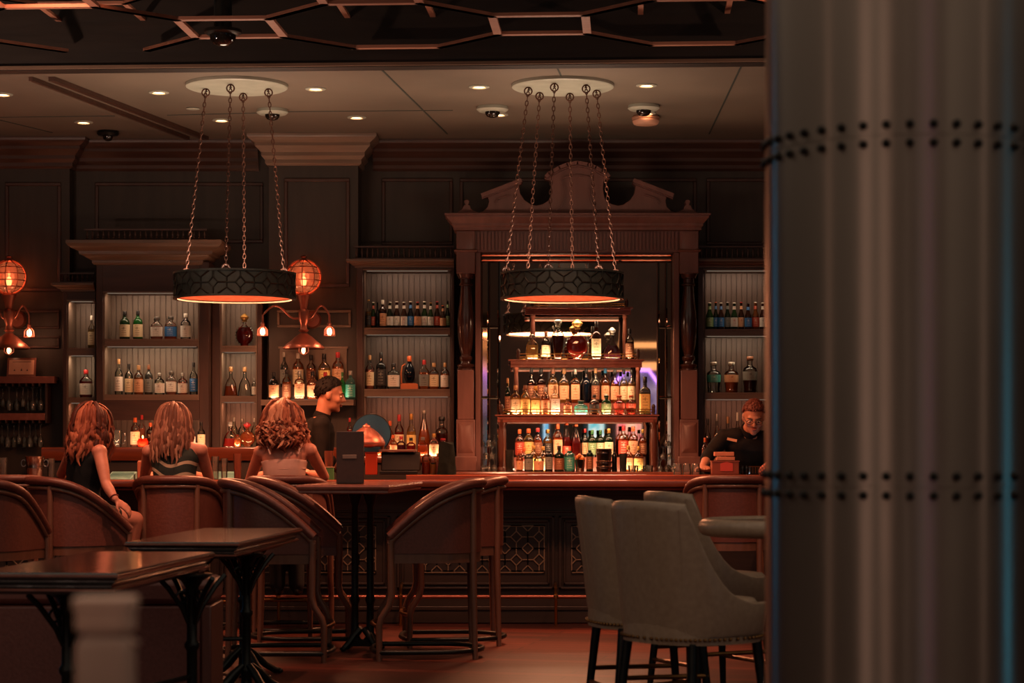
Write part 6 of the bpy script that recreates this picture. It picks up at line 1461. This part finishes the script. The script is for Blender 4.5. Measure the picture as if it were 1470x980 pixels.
# --- blond woman in the middle
Yw = 14.42
f2 = Vector((.10, 1, 0)).normalized()
hip = Vector((X(252, Yw), Yw - .02, .865)); neck = P(250, 636, Yw + .06)
shL = P(214, 648, Yw + .07); shR = P(288, 646, Yw + .04)
t, body, hf, r, us, hh = seated('person with straight blond hair in dark top with pale wavy stripes', f2, hip, neck, P(250, 607, Yw + .08), (.25, .95, -.1), shL, shR, P(207, 690, Yw + .28), P(301, 690, Yw + .22), P(222, 680.5, 15.30), P(280, 680.5, 15.30),
    P(242, 732, 15.08), P(267, 732, 15.08), FT(242), FT(266), SKIN)
locks(hf, 230, .34, .0085, .006, 8, [hairm('hair_blond', '#7d5140', '#986854'), hairm('hair_blond_dark', '#5a382b', '#6e4636'), hairm('hair_blond_light', '#946a54', '#ab8069')], body, back=.04)
def wavy():
    nt = NT('wavy_stripe_fabric'); b_ = nt.n('ShaderNodeBsdfPrincipled'); b_.inputs['Roughness'].default_value = .8
    tc = nt.n('ShaderNodeTexCoord'); mp = nt.n('ShaderNodeMapping'); mp.inputs['Rotation'].default_value = (0, radians(-8), 0); nt.l(tc.outputs['Object'], mp.inputs[0])
    sx = nt.n('ShaderNodeSeparateXYZ'); nt.l(mp.outputs[0], sx.inputs[0])
    m1 = nt.n('ShaderNodeMath', operation='MULTIPLY', i_1=24.); nt.l(sx.outputs[0], m1.inputs[0]); m2 = nt.n('ShaderNodeMath', operation='SINE'); nt.l(m1.outputs[0], m2.inputs[0]); m3 = nt.n('ShaderNodeMath', operation='MULTIPLY', i_1=.022); nt.l(m2.outputs[0], m3.inputs[0])
    ad = nt.n('ShaderNodeMath', operation='ADD'); nt.l(sx.outputs[2], ad.inputs[0]); nt.l(m3.outputs[0], ad.inputs[1])
    mu = nt.n('ShaderNodeMath', operation='MULTIPLY', i_1=12.5); nt.l(ad.outputs[0], mu.inputs[0]); fr = nt.n('ShaderNodeMath', operation='FRACT'); nt.l(mu.outputs[0], fr.inputs[0])
    gt = nt.n('ShaderNodeMath', operation='GREATER_THAN', i_1=.72); nt.l(fr.outputs[0], gt.inputs[0])
    lt = nt.n('ShaderNodeMath', operation='LESS_THAN', i_1=1.245); nt.l(sx.outputs[2], lt.inputs[0]); an = nt.n('ShaderNodeMath', operation='MULTIPLY'); nt.l(gt.outputs[0], an.inputs[0]); nt.l(lt.outputs[0], an.inputs[1])
    mx = nt.n('ShaderNodeMixRGB'); mx.inputs[1].default_value = lin('#14211d'); mx.inputs[2].default_value = lin('#a8977f'); nt.l(an.outputs[0], mx.inputs[0]); nt.l(mx.outputs[0], b_.inputs['Base Color'])
    nt.surf(b_.outputs[0]); return nt.m
b = MB(); torso(b, hip, neck, r, us, WOMAN, grow=.013, t0=.05, t1=.91)
capsule(b, Vector(neck) * .5 + Vector(shL) * .5 + Vector((0, 0, -.03)), Vector(neck) * .3 + Vector(shL) * .7 + Vector((0, 0, -.06)), .05, .052); capsule(b, Vector(neck) * .55 + Vector(shR) * .45 + Vector((0, 0, -.03)), Vector(neck) * .5 + Vector(shR) * .5 + Vector((0, 0, -.09)), .05, .055)
fuse(b, .010, 4, 'striped_top', wavy(), body)
b = MB(); torso(b, hip, neck, r, us, WOMAN, grow=.016, t0=0, t1=.2); legs(b, hh[0], hh[1], P(242, 732, 15.08), P(267, 732, 15.08), FT(242), FT(266), (.098, .072, .056))
fuse(b, .012, 4, 'trousers', pbr('dark_jeans', '#191b20', '#20232a', rough=.8), body)
shoes(body, (FT(242), FT(266)), f2)

# --- curly haired woman
Yw = 14.56
f3 = Vector((0, 1, 0))
hip = Vector((X(409, Yw), Yw - .02, .865)); neck = P(408, 634, Yw + .07)
shL = P(374, 649, Yw + .06); shR = P(445, 646, Yw + .05)
t, body, hf, r, us, hh = seated('person with curly reddish hair in pale strappy top leaning on the bar', f3, hip, neck, P(407, 606, Yw + .08), (.1, .98, -.12), shL, shR, P(358, 690, Yw + .26), P(466, 684, Yw + .30), P(378, 680, 15.32), P(446, 679, 15.30),
    P(396, 732, 15.14), P(422, 732, 15.14), FT(396), FT(424), SKIN, handdir=((.5, .86, .1), (-.6, .75, .25)))
locks(hf, 260, .26, .0085, .022, 21, [hairm('hair_curl', '#8a4c34', '#a9664a'), hairm('hair_curl_dark', '#5a2b1e', '#713a29'), hairm('hair_curl_light', '#b3785a', '#c99477')], body, spread=1.7, back=.015)
CAM = pbr('camisole_fabric', '#b08a7c', '#bd988a', rough=.7, scale=10)
b = MB(); torso(b, hip, neck, r, us, WOMAN, grow=.013, t0=.05, t1=.715)
cm = fuse(b, .010, 3, 'camisole', CAM, body)
for s, px in ((-1, 385), (1, 431)):
    base = P(px, 651, Yw + .0); pts = [P(px - 3 * s, 652, Yw - .085), P(px - 1 * s, 645, Yw - .075), P(px + 1.5 * s, 638, Yw - .03), P(px + 3 * s, 635.5, Yw + .04), P(px + 3 * s, 637.5, Yw + .11), P(px + 1 * s, 646, Yw + .17)]
    build('strap', MB().tube(pts, .006, 6, flat=1.4), CAM, cm)
build('hem_band', MB().tube([Vector((X(409, Yw) + .148 * cos(q), Yw + .03 + .112 * sin(q), Z(672.5, Yw))) for q in [2*pi*k/36 for k in range(36)]], .004, 6, closed=True), CAM, cm)
b = MB(); torso(b, hip, neck, r, us, WOMAN, grow=.016, t0=0, t1=.2); legs(b, hh[0], hh[1], P(396, 732, 15.14), P(422, 732, 15.14), FT(396), FT(424), (.098, .072, .056))
fuse(b, .012, 4, 'trousers', pbr('dark_jeans', '#191b20', '#20232a', rough=.8), body)
shoes(body, (FT(396), FT(424)), f3)

# --- men in black behind the bar
SHIRT = pbr('black_shirt', '#0f0c0b', '#161210', rough=.8, spec=.12, scale=18, bump=.1)
TROU = pbr('black_trousers', '#12110f', '#191714', rough=.8)
def standing(label, f, hip, neck, head, hface, shL, shR, elL, elR, wrL, wrR, skin, hk, up=(0, 0, 1), hairfn=None, bend=None, glasses=False, curl=.5, tag_=None, handdir=None):
    f = Vector(f).normalized(); r = f.cross(Vector((0, 0, 1))); hip = Vector(hip); t = person(label, (hip.x, hip.y, 0)); hf = HeadFrame(head, hface, up, hk); us = (Vector(shR) - Vector(shL)).normalized()
    hL, hR = hip - r * .09, hip + r * .09; aL, aR = hL - r * .03 + f * .02, hR + r * .03 + f * .02
    aL, aR = Vector((aL.x, aL.y, .09)), Vector((aR.x, aR.y, .09)); kL, kR = (hL + aL) / 2 + f * .03, (hR + aR) / 2 + f * .03
    b = MB(); torso(b, hip, neck, r, us, MAN, bend=bend); add_head(b, hf, neck, True); legs(b, hL, hR, kL, kR, aL, aR, (.088, .060, .045))
    arms = []
    for s, e, w in ((shL, elL, wrL), (shR, elR, wrR)):
        s, e, w = Vector(s), Vector(e), Vector(w); b.ell(s, .058); capsule(b, s, Vector(neck) * .5 + s * .5 + Vector((0, 0, -.015)), .055, .058); pts = [s, s * .5 + e * .5, e, e * .6 + w * .4, w]; rs = [.054, .050, .040, .041, .029]; chain(b, pts, rs); arms.append((pts, rs))
    hd = handdir or (f + Vector((0, 0, -.3)), f + Vector((0, 0, -.3)))
    hand(b, wrL, hd[0], (0, 0, 1), -1, curl, 1.08); hand(b, wrR, hd[1], (0, 0, 1), 1, curl, 1.08)
    body = fuse(b, .0085, 5, 'body', skin, t); face(hf, body, '#1a100c', glasses)
    b = MB(); torso(b, hip, neck, r, us, MAN, grow=.014, t0=.0, t1=.955, bend=bend)
    for (pts, rs), s in zip(arms, (shL, shR)):
        b.ell(Vector(s), .070); capsule(b, Vector(s), Vector(neck) * .5 + Vector(s) * .5 + Vector((0, 0, -.015)), .067, .068); chain(b, pts[:4], rs[:4], .013)
    sh = fuse(b, .010, 3, 'shirt', SHIRT, body)
    nv = (Vector(head) - Vector(neck)).normalized(); u = us; v = nv.cross(u); cb = MB(); rg = []
    for z, rad in ((-.02, .076), (.03, .070), (.03, .062), (-.02, .066)): rg.append([Vector(neck) + nv * z + (u * cos(2*pi*k/20) + v * sin(2*pi*k/20)) * rad for k in range(20)])
    build('collar', cb.rings(rg, closed=True), SHIRT, sh, smooth=50)
    b = MB(); torso(b, hip, neck, r, us, MAN, grow=.012, t0=0, t1=.14, bend=bend); legs(b, hL, hR, kL, kR, aL, aR, (.10, .075, .062)); fuse(b, .012, 3, 'trousers', TROU, body)
    shoes(body, (aL, aR), f)
    return t, body, hf, sh, f, us
def short_hair(hf, body, m, lim_f=.95, lim_b=2.35, g=.010, name='hair', n=150, seed=2):
    rr = []
    def sk(th, ph, gg): return hf.p((.076 + gg) * sin(th) * cos(ph), -.012 + (.097 + gg) * sin(th) * sin(ph), .028 + (.092 + gg) * cos(th))
    for i in range(14):
        row = []
        for j in range(28):
            ph = 2*pi*j/28; fr = max(0, sin(ph)); lim = lim_b - (lim_b - lim_f) * fr ** .6; sd = abs(cos(ph)); lim -= .58 * sd * (1 - fr)
            row.append(sk(.02 + lim * i / 13, ph, (g + .003 * sin(i * 2.3 + j * 3.1)) * (1 if i < 12 else .25)))
        rr.append(row)
    cp = build(name, MB().rings(rr), m, body, smooth=70)
    rnd = random.Random(seed); mb = MB()
    for q in range(n):
        ph = rnd.uniform(0, 2*pi); fr = max(0, sin(ph)); lim = lim_b - (lim_b - lim_f) * fr ** .6 - .58 * abs(cos(ph)) * (1 - fr); th = rnd.uniform(.05, lim * .93)
        mb.tube([sk(th + .06 * k, ph + .05 * sin(q + k), g + .001 + .002 * sin(k * 1.6)) for k in range(4)], [.002, .0045, .004, .001], 5, flat=1.6)
    build('hair_strands', mb, m, cp, smooth=70); return cp
Ym = 16.36
f4 = Vector((1, .06, 0)).normalized()
t, body, hf, sh, f_, us = standing('person in black shirt seen in profile behind the bar looking right', f4, (X(456, Ym), Ym, .98), P(463, 598, Ym), P(474, 566.5, Ym), (.98, .05, -.16), P(459, 611, Ym + .19), P(461, 611, Ym - .19), P(462, 655, Ym + .23), P(464, 655, Ym - .22), P(490, 678, Ym + .16), P(488, 672, Ym - .16), SKIN_M, 1.10, bend=(-.06, 0, .02), glasses=False)
short_hair(hf, body, pbr('hair_black_m', '#0d0a09', '#15100d', rough=.75, spec=.15), lim_f=.93, lim_b=2.42, g=.009)
Ym = 16.28
f5 = Vector((-.12, -1, 0)).normalized()
t, body, hf, sh, f_, us = standing('person in black shirt with name tag bending over the bar looking down', f5, (X(1075, Ym + .16), Ym + .16, .97), P(1076, 618, Ym - .06), P(1082, 598, Ym - .16), (-.06, -.93, -.42), P(1112, 636, Ym - .02), P(1040, 628, Ym - .04), P(1126, 672, Ym - .05), P(1018, 652, Ym - .02), P(1112, 671, 15.98), P(1009, 670.5, 16.02), SKIN_M, 1.06, up=(0, -.42, .93), bend=(0, .06, .03), glasses=True, handdir=((-.2, -1, 0), (.05, -1, 0)), curl=.22)
short_hair(hf, body, hairm('hair_redbrown', '#4a2219', '#5e2f22'), lim_f=1.0, lim_b=2.3, g=.007, seed=9)
c = P(1051, 631, Ym - .17); q = MB().box(c.x - .037, c.x + .037, c.y - .006, c.y + .02, c.z - .010, c.z + .010).xf(Matrix.Translation(c) @ Matrix.Rotation(radians(12), 4, 'Y') @ Matrix.Translation(-c))
build('name_tag', q, pbr('name_tag_gold', '#b9805a', '#c48c66', rough=.4), sh)

# --- person mostly hidden behind the riveted column
Yw = 14.7
f6 = Vector((-.2, 1, 0)).normalized()
hip = Vector((X(1178, Yw), Yw - .1, .865)); neck = P(1170, 632, Yw + .06); shL = P(1138, 645, Yw + .06); shR = P(1206, 646, Yw)
t, body, hf, r, us, hh = seated('person in reddish checked sleeve almost hidden behind the riveted column', f6, hip, neck, P(1170, 604, Yw + .08), (-.2, .95, -.1), shL, shR, P(1099, 677, Yw + .24), P(1210, 680, Yw + .2), P(1116, 674, 15.3), P(1186, 674, 15.3),
    P(1162, 733, 15.14), P(1190, 733, 15.14), FT(1162), FT(1190), SKIN_M)
short_hair(hf, body, hairm('hair_black', '#17110e', '#241a15'), seed=4)
def check():
    nt = NT('checked_flannel'); b_ = nt.n('ShaderNodeBsdfPrincipled'); b_.inputs['Roughness'].default_value = .8
    tc = nt.n('ShaderNodeTexCoord'); mp = nt.n('ShaderNodeMapping'); mp.inputs['Rotation'].default_value = (0, radians(40), radians(10)); nt.l(tc.outputs['Object'], mp.inputs[0])
    w = nt.n('ShaderNodeTexWave', i_Scale=16.); nt.l(mp.outputs[0], w.inputs[0])
    w2 = nt.n('ShaderNodeTexWave', i_Scale=16., bands_direction='Z'); nt.l(mp.outputs[0], w2.inputs[0])
    m = nt.n('ShaderNodeMath', operation='MULTIPLY'); nt.l(w.outputs[1], m.inputs[0]); nt.l(w2.outputs[1], m.inputs[1])
    nt.l(ramp(nt, m.outputs[0], [(.2, '#4a1d15'), (.55, '#a5523c')]), b_.inputs['Base Color']); nt.surf(b_.outputs[0]); return nt.m
b = MB(); torso(b, hip, neck, r, us, WOMAN, grow=.016, t0=.02, t1=.95)
for s, e, w in ((shL, P(1099, 677, Yw + .24), P(1116, 674, 15.3)), (shR, P(1210, 680, Yw + .2), P(1186, 674, 15.3))):
    b.ell(Vector(s), .066); capsule(b, Vector(s), Vector(neck) * .5 + Vector(s) * .5, .06, .06); chain(b, [s, e, Vector(e).lerp(Vector(w), .8)], [.062, .052, .042])
fuse(b, .010, 3, 'checked_shirt', check(), body)
b = MB(); torso(b, hip, neck, r, us, WOMAN, grow=.016, t0=0, t1=.2); legs(b, hh[0], hh[1], P(1162, 733, 15.14), P(1190, 733, 15.14), FT(1162), FT(1190), (.098, .072, .056))
fuse(b, .012, 4, 'trousers', pbr('dark_jeans', '#191b20', '#20232a', rough=.8), body)
shoes(body, (FT(1162), FT(1190)), f6)
# ================================================================== RIVETED COLUMN
YK = 4.5; RK = .30; xk = X(1300, YK)
def brushed():
    nt = NT('brushed_column_metal'); b = nt.n('ShaderNodeBsdfPrincipled')
    tc = nt.n('ShaderNodeTexCoord'); mp = nt.n('ShaderNodeMapping'); mp.inputs['Scale'].default_value = (1, 1, .3); nt.l(tc.outputs['Object'], mp.inputs[0])
    no = nt.n('ShaderNodeTexNoise', i_Scale=2.5, i_Detail=3.); nt.l(mp.outputs[0], no.inputs['Vector'])
    nt.l(ramp(nt, no.outputs[0], [(.2, '#94857a'), (.8, '#a09186')]), b.inputs['Base Color'])
    n2 = nt.n('ShaderNodeTexNoise', i_Scale=3., i_Detail=5.); nt.l(tc.outputs['Object'], n2.inputs['Vector'])
    mr = nt.n('ShaderNodeMapRange'); mr.inputs[3].default_value = .27; mr.inputs[4].default_value = .36; nt.l(n2.outputs[0], mr.inputs[0]); nt.l(mr.outputs[0], b.inputs['Roughness'])
    b.inputs['Metallic'].default_value = .92; b.inputs['Anisotropic'].default_value = .9; b.inputs['Anisotropic Rotation'].default_value = .25
    tg = nt.n('ShaderNodeTangent', direction_type='RADIAL', axis='Z'); nt.l(tg.outputs[0], b.inputs['Tangent'])
    nt.surf(b.outputs[0]); return nt.m
col = thing('riveted_column', 'tall brushed metal column with rows of dark rivets in the right foreground', 'column', (xk, YK, 0)); col['kind'] = 'thing'
BM_ = brushed()
build('shaft', MB().lathe([(RK, 0), (RK, 4.71)], (xk, YK, 0), 96), BM_, col, smooth=60)
def zc(py): return H + (HY - py) / F * (YK - RK)
RIV = pbr('dark_rivet', '#1b1917', '#24211e', rough=.35, metal=.7)
me = MB().ell((0, 0, 0), .0092, 10, 6).mesh('rivet', (0, 0, 0), [RIV], 60)
rest = MB()
for py in (177, 204, 683.5, 711.5):
    for k in range(40):
        th = -pi / 2 + (k - 7) * 2*pi/40; q = ((RK + .002) * cos(th), (RK + .002) * sin(th), zc(py))
        if -7 <= ((k - 7 + 20) % 40) - 20 <= 7:
            o = bpy.data.objects.new('rivet', me); COL.objects.link(o); o.parent = col; o.location = q
        else: rest.ell((xk + q[0], YK + q[1], q[2]), .0092, 8, 5)
o = build('rivet', rest, RIV, col, smooth=60); o['kind'] = 'stuff'
for py in (190.5, 697.5): build('sheet_joint', MB().lathe([(RK, zc(py) - .002), (RK + .0015, zc(py) - .0015), (RK + .0015, zc(py) + .0015), (RK, zc(py) + .002)], (xk, YK, 0), 96), BM_, col, smooth=60)
build('base_collar', MB().lathe([(RK + .05, 0), (RK + .05, .14), (RK + .02, .17), (RK + .001, .18)], (xk, YK, 0), 64), BM_, col, smooth=40)

# ================================================================== THE GAMING FLOOR BEHIND THE CAMERA (seen only in mirrors and metal)
random.seed(11)
struct(build('wall_front', MB().box(-9, 9, -16, -15.8, 0, 10.5), pbr('far_wall', '#3a2620', '#4a3028', rough=.6, scale=3)))
SCR = [('#3fa0d8', '#e8f2f6'), ('#f2f2ee', '#58b8c8'), ('#e85a6a', '#f0c0a0'), ('#40c0b0', '#2850c0'), ('#8a50d8', '#e0d0ff')]
def slot(x, y, k, label, sc=1.):
    t = thing('slot_machine', label, 'slot machine', (x, y, 0))
    cab = pbr('slot_cabinet', '#15131a', '#1c1922', rough=.3)
    build('cabinet', MB().prism([(y - .35, 0), (y + .15, 0), (y + .28, .62), (y + .32, .72), (y + .10, .82), (y - .02, 2.0), (y - .35, 2.0)], x - .33, x + .33, 'X'), cab, t, bevel=.01)
    c = SCR[k % len(SCR)]
    zs = [(.95, 1.32), (1.40, 1.86)]
    for j, (z0, z1) in enumerate(zs):
        f = lambda z: y + .10 - (z - .82) / 1.18 * .12 + .004
        build('screen', MB().add([(x - .27, f(z0), z0), (x + .27, f(z0), z0), (x + .27, f(z1), z1), (x - .27, f(z1), z1)], [(0, 1, 2, 3)]), emis('slot_screen_%d_%d' % (k % 5, j), c[0], 1.5, col2=c[1], scale=4., stretch=(1.6, 1, 1.2)), t, smooth=None)
    build('button_deck', MB().box(x - .26, x + .26, y + .16, y + .27, .765, .785), emis('deck_buttons', (.9, .5, .25), .6), t)
for i, (x, y) in enumerate(((.95, -9.5), (1.75, -9.8), (2.55, -9.6), (3.4, -9.8))):
    slot(x, y, i, ('first', 'second', 'third', 'fourth', 'fifth', 'sixth', 'seventh', 'eighth')[i] + ' slot machine in the mirrored row behind the camera')
# arched purple sign and warm cove seen in the mirror
t = thing('neon_arch', 'purple neon arch sign over the slot machines, seen in the mirror', 'sign', (2.75, -9.9, 2.0))
pts = [(2.15, -9.9, 2.05), (2.3, -9.9, 2.75), (2.5, -9.9, 2.98), (3.0, -9.9, 2.98), (3.2, -9.9, 2.7), (3.45, -9.9, 2.02)]
build('tube', MB().tube(pts, .035, 8), emis('purple_neon', (.45, .18, .9), 4.5), t, smooth=60)
build('panel', MB().prism([(p[0], p[2]) for p in pts], -10.0, -9.96, 'Y'), emis('sign_panel', '#b79ab8', 1.0, col2='#5a4a7a', scale=3.), t)
def cove(name, x0, x1, y, z0, z1, col, s, label):
    t = tag(build(name, MB().box(x0, x1, y - .25, y, z0, z1), emis(name + '_glow', col, s), org=((x0 + x1) / 2, y, z0)), label, 'light'); return t
cove('cove_light', 1.6, 4.4, -11.5, 3.05, 3.22, (1., .40, .14), 1.6, 'upper orange cove light behind the camera, seen in the mirror')
cove('cove_light', 2.5, 4.4, -12.9, 3.62, 3.74, (1., .42, .18), .9, 'high orange cove light at right, behind the camera, seen in the mirror')
cove('cove_light', .4, 2.3, -13.2, 4.35, 4.5, (1., .38, .18), .5, 'highest dim cove light behind the camera, seen in the mirror')
cove('cove_light', .4, 4.4, -12.5, 2.55, 2.66, (1., .40, .14), 1.3, 'lower orange cove light behind the camera, seen in the mirror')
lightd('cove_wash', 'AREA', (3.0, -11.6, 3.0), 60, (1., .38, .18), None, size=2.6, size_y=.2, rot=(radians(-35), 0, 0))
# tall unseen glowing panels, added to put streaks on the metal column
def column_streak(x, y, w, z0, z1, col, s, label):
    t = thing('added_streak_panel', label, 'sign', (x, y, 0))
    dx, dy = xk - x, YK - y; L = math.hypot(dx, dy); dx, dy = dx / L, dy / L; nx, ny = -dy, dx
    def q(u, v): return (x + nx * u + dx * v, y + ny * u + dy * v)
    build('casing', MB().prism([q(-w / 2 - .04, 0), q(w / 2 + .04, 0), q(w / 2 + .04, -.15), q(-w / 2 - .04, -.15)], 0, z1 + .06, 'Z'), BLACKM, t)
    build('lit_face', MB().prism([q(-w / 2, .012), q(w / 2, .012), q(w / 2, .001), q(-w / 2, .001)], z0, z1, 'Z'), emis('sign_%s' % label[:9], col, s), t)
column_streak(-5.3, 12.4, .5, .9, 3.0, (.05, .42, .80), 1.3, 'blue lit sign pylon out of view on the far left')
column_streak(6.5, 3.05, .6, .1, 1.5, (.06, .40, .62), 1.9, 'bluish lit sign pylon at the right end of the room')
column_streak(-6.3, 2.4, .3, .4, 3.6, (1., .62, .45), .7, 'narrow orange lit sign pylon left of the camera')
column_streak(-6.4, -3.6, 1.7, .4, 3.8, (1., .64, .50), .8, 'wide warm lit sign pylon behind the camera to the left')
column_streak(-4.9, -6.9, 1.8, .4, 3.8, (1., .62, .48), .8, 'second wide warm lit sign pylon behind the camera')
column_streak(6.3, .3, .3, .4, 3.6, (1., .70, .55), .6, 'narrow pale lit sign pylon at the right of the camera')
column_streak(-1.6, -9.8, .3, .2, 2.3, (1., .74, .62), 1.3, 'small pale lit sign pylon far behind the camera')
struct(build('wall_left', MB().box(-7.2, -7.0, -15.8, 18.42, 0, 4.7), pbr('side_wall', '#1d1512', '#281d18', rough=.6, scale=2)))
struct(build('wall_right', MB().box(7.0, 7.2, -15.8, 18.42, 0, 4.7), pbr('side_wall', '#33251f', '#43322a', rough=.6, scale=2)))

# ================================================================== LIGHT OF THE ROOM
def roomlamp(px, py, z, e, label, col=(1., .36, .18), spot=85):
    x, y = onz(px, py, z); return x, y
def lattice_uplight(x, y, label):  # unseen uplights, added to light the lattice ceiling from below
    t = thing('added_uplight', label, 'added uplight', (x, y, 0))
    build('base', MB().lathe([(.17, 0), (.17, .02), (.03, .04)], (x, y, 0), 24), BLACKM, t); build('pole', MB().tube([(x, y, .03), (x, y, 1.85)], .014, 8), BLACKM, t)
    build('bowl', MB().lathe([(.02, 1.84), (.12, 1.88), (.20, 1.97), (.195, 1.97), (.11, 1.89), (.001, 1.865)], (x, y, 0), 28), BLACKM, t, smooth=50)
    lightd('added_uplight_beam', 'AREA', (x, y, 1.93), 120, (1., .62, .46), t, size=.26, rot=(radians(180), 0, 0))
lattice_uplight(-4.6, 12.6, 'black uplight added out of view at left to light the lattice'); lattice_uplight(4.6, 12.2, 'black uplight added out of view at right to light the lattice')
# unseen downlights above the lattice, added to light the seating area
for i, (x, y, e) in enumerate(((-2.9, 12.6, 190), (-1.4, 12.2, 190), (.2, 12.5, 170), (1.8, 12.3, 130), (-4.2, 12.3, 120), (3.2, 12.4, 80))):
    t = thing('added_downlight', ('first', 'second', 'third', 'fourth', 'fifth', 'sixth')[i] + ' unseen downlight added above the lattice to light the seating area', 'ceiling light', (x, y, 4.70))
    build('trim_ring', MB().lathe([(.08, .019), (.08, .008), (.055, .0), (.05, .006), (.05, .019)], (x, y, 4.70), 16), BLACKM, t)
    build('lens', MB().lathe([(.001, .010), (.048, .010), (.048, .014), (.001, .014)], (x, y, 4.70), 12), CAN, t)
    lightd('added_downlight_beam', 'SPOT', (x, y, 4.69), e * 1.7, (1., .38, .21), t, size=.05, spot=78, blend=.9, rot=(radians(24), 0, 0))
w = bpy.data.worlds.new('room_ambient'); SC.world = w; w.use_nodes = True
bg = w.node_tree.nodes['Background']; bg.inputs[0].default_value = (.70, .56, .43, 1); bg.inputs[1].default_value = .52

# ================================================================== CAMERA
cd = bpy.data.cameras.new('camera'); cam = bpy.data.objects.new('camera', cd); COL.objects.link(cam)
cam.location = (0, 0, H); cam.rotation_euler = (radians(90), 0, 0)
cd.sensor_width = 36.; cd.sensor_fit = 'HORIZONTAL'; cd.lens = F / 1470 * 36.
cd.shift_x = 0; cd.shift_y = (HY - 490) / 1470
cd.clip_start = .05; cd.clip_end = 100
cd.dof.use_dof = True; cd.dof.focus_distance = 16.5; cd.dof.aperture_fstop = 4.5
SC.camera = cam
vs = SC.view_settings
vs.view_transform = 'Standard'; vs.look = 'None'; vs.gamma = 1; vs.exposure = .2
try: vs.use_curve_mapping = False
except Exception: pass
try:
    cy = SC.cycles; cy.transparent_max_bounces = 24; cy.max_bounces = 6; cy.caustics_reflective = False; cy.caustics_refractive = False; cy.use_denoising = True; cy.sample_clamp_indirect = 3.
except Exception: pass
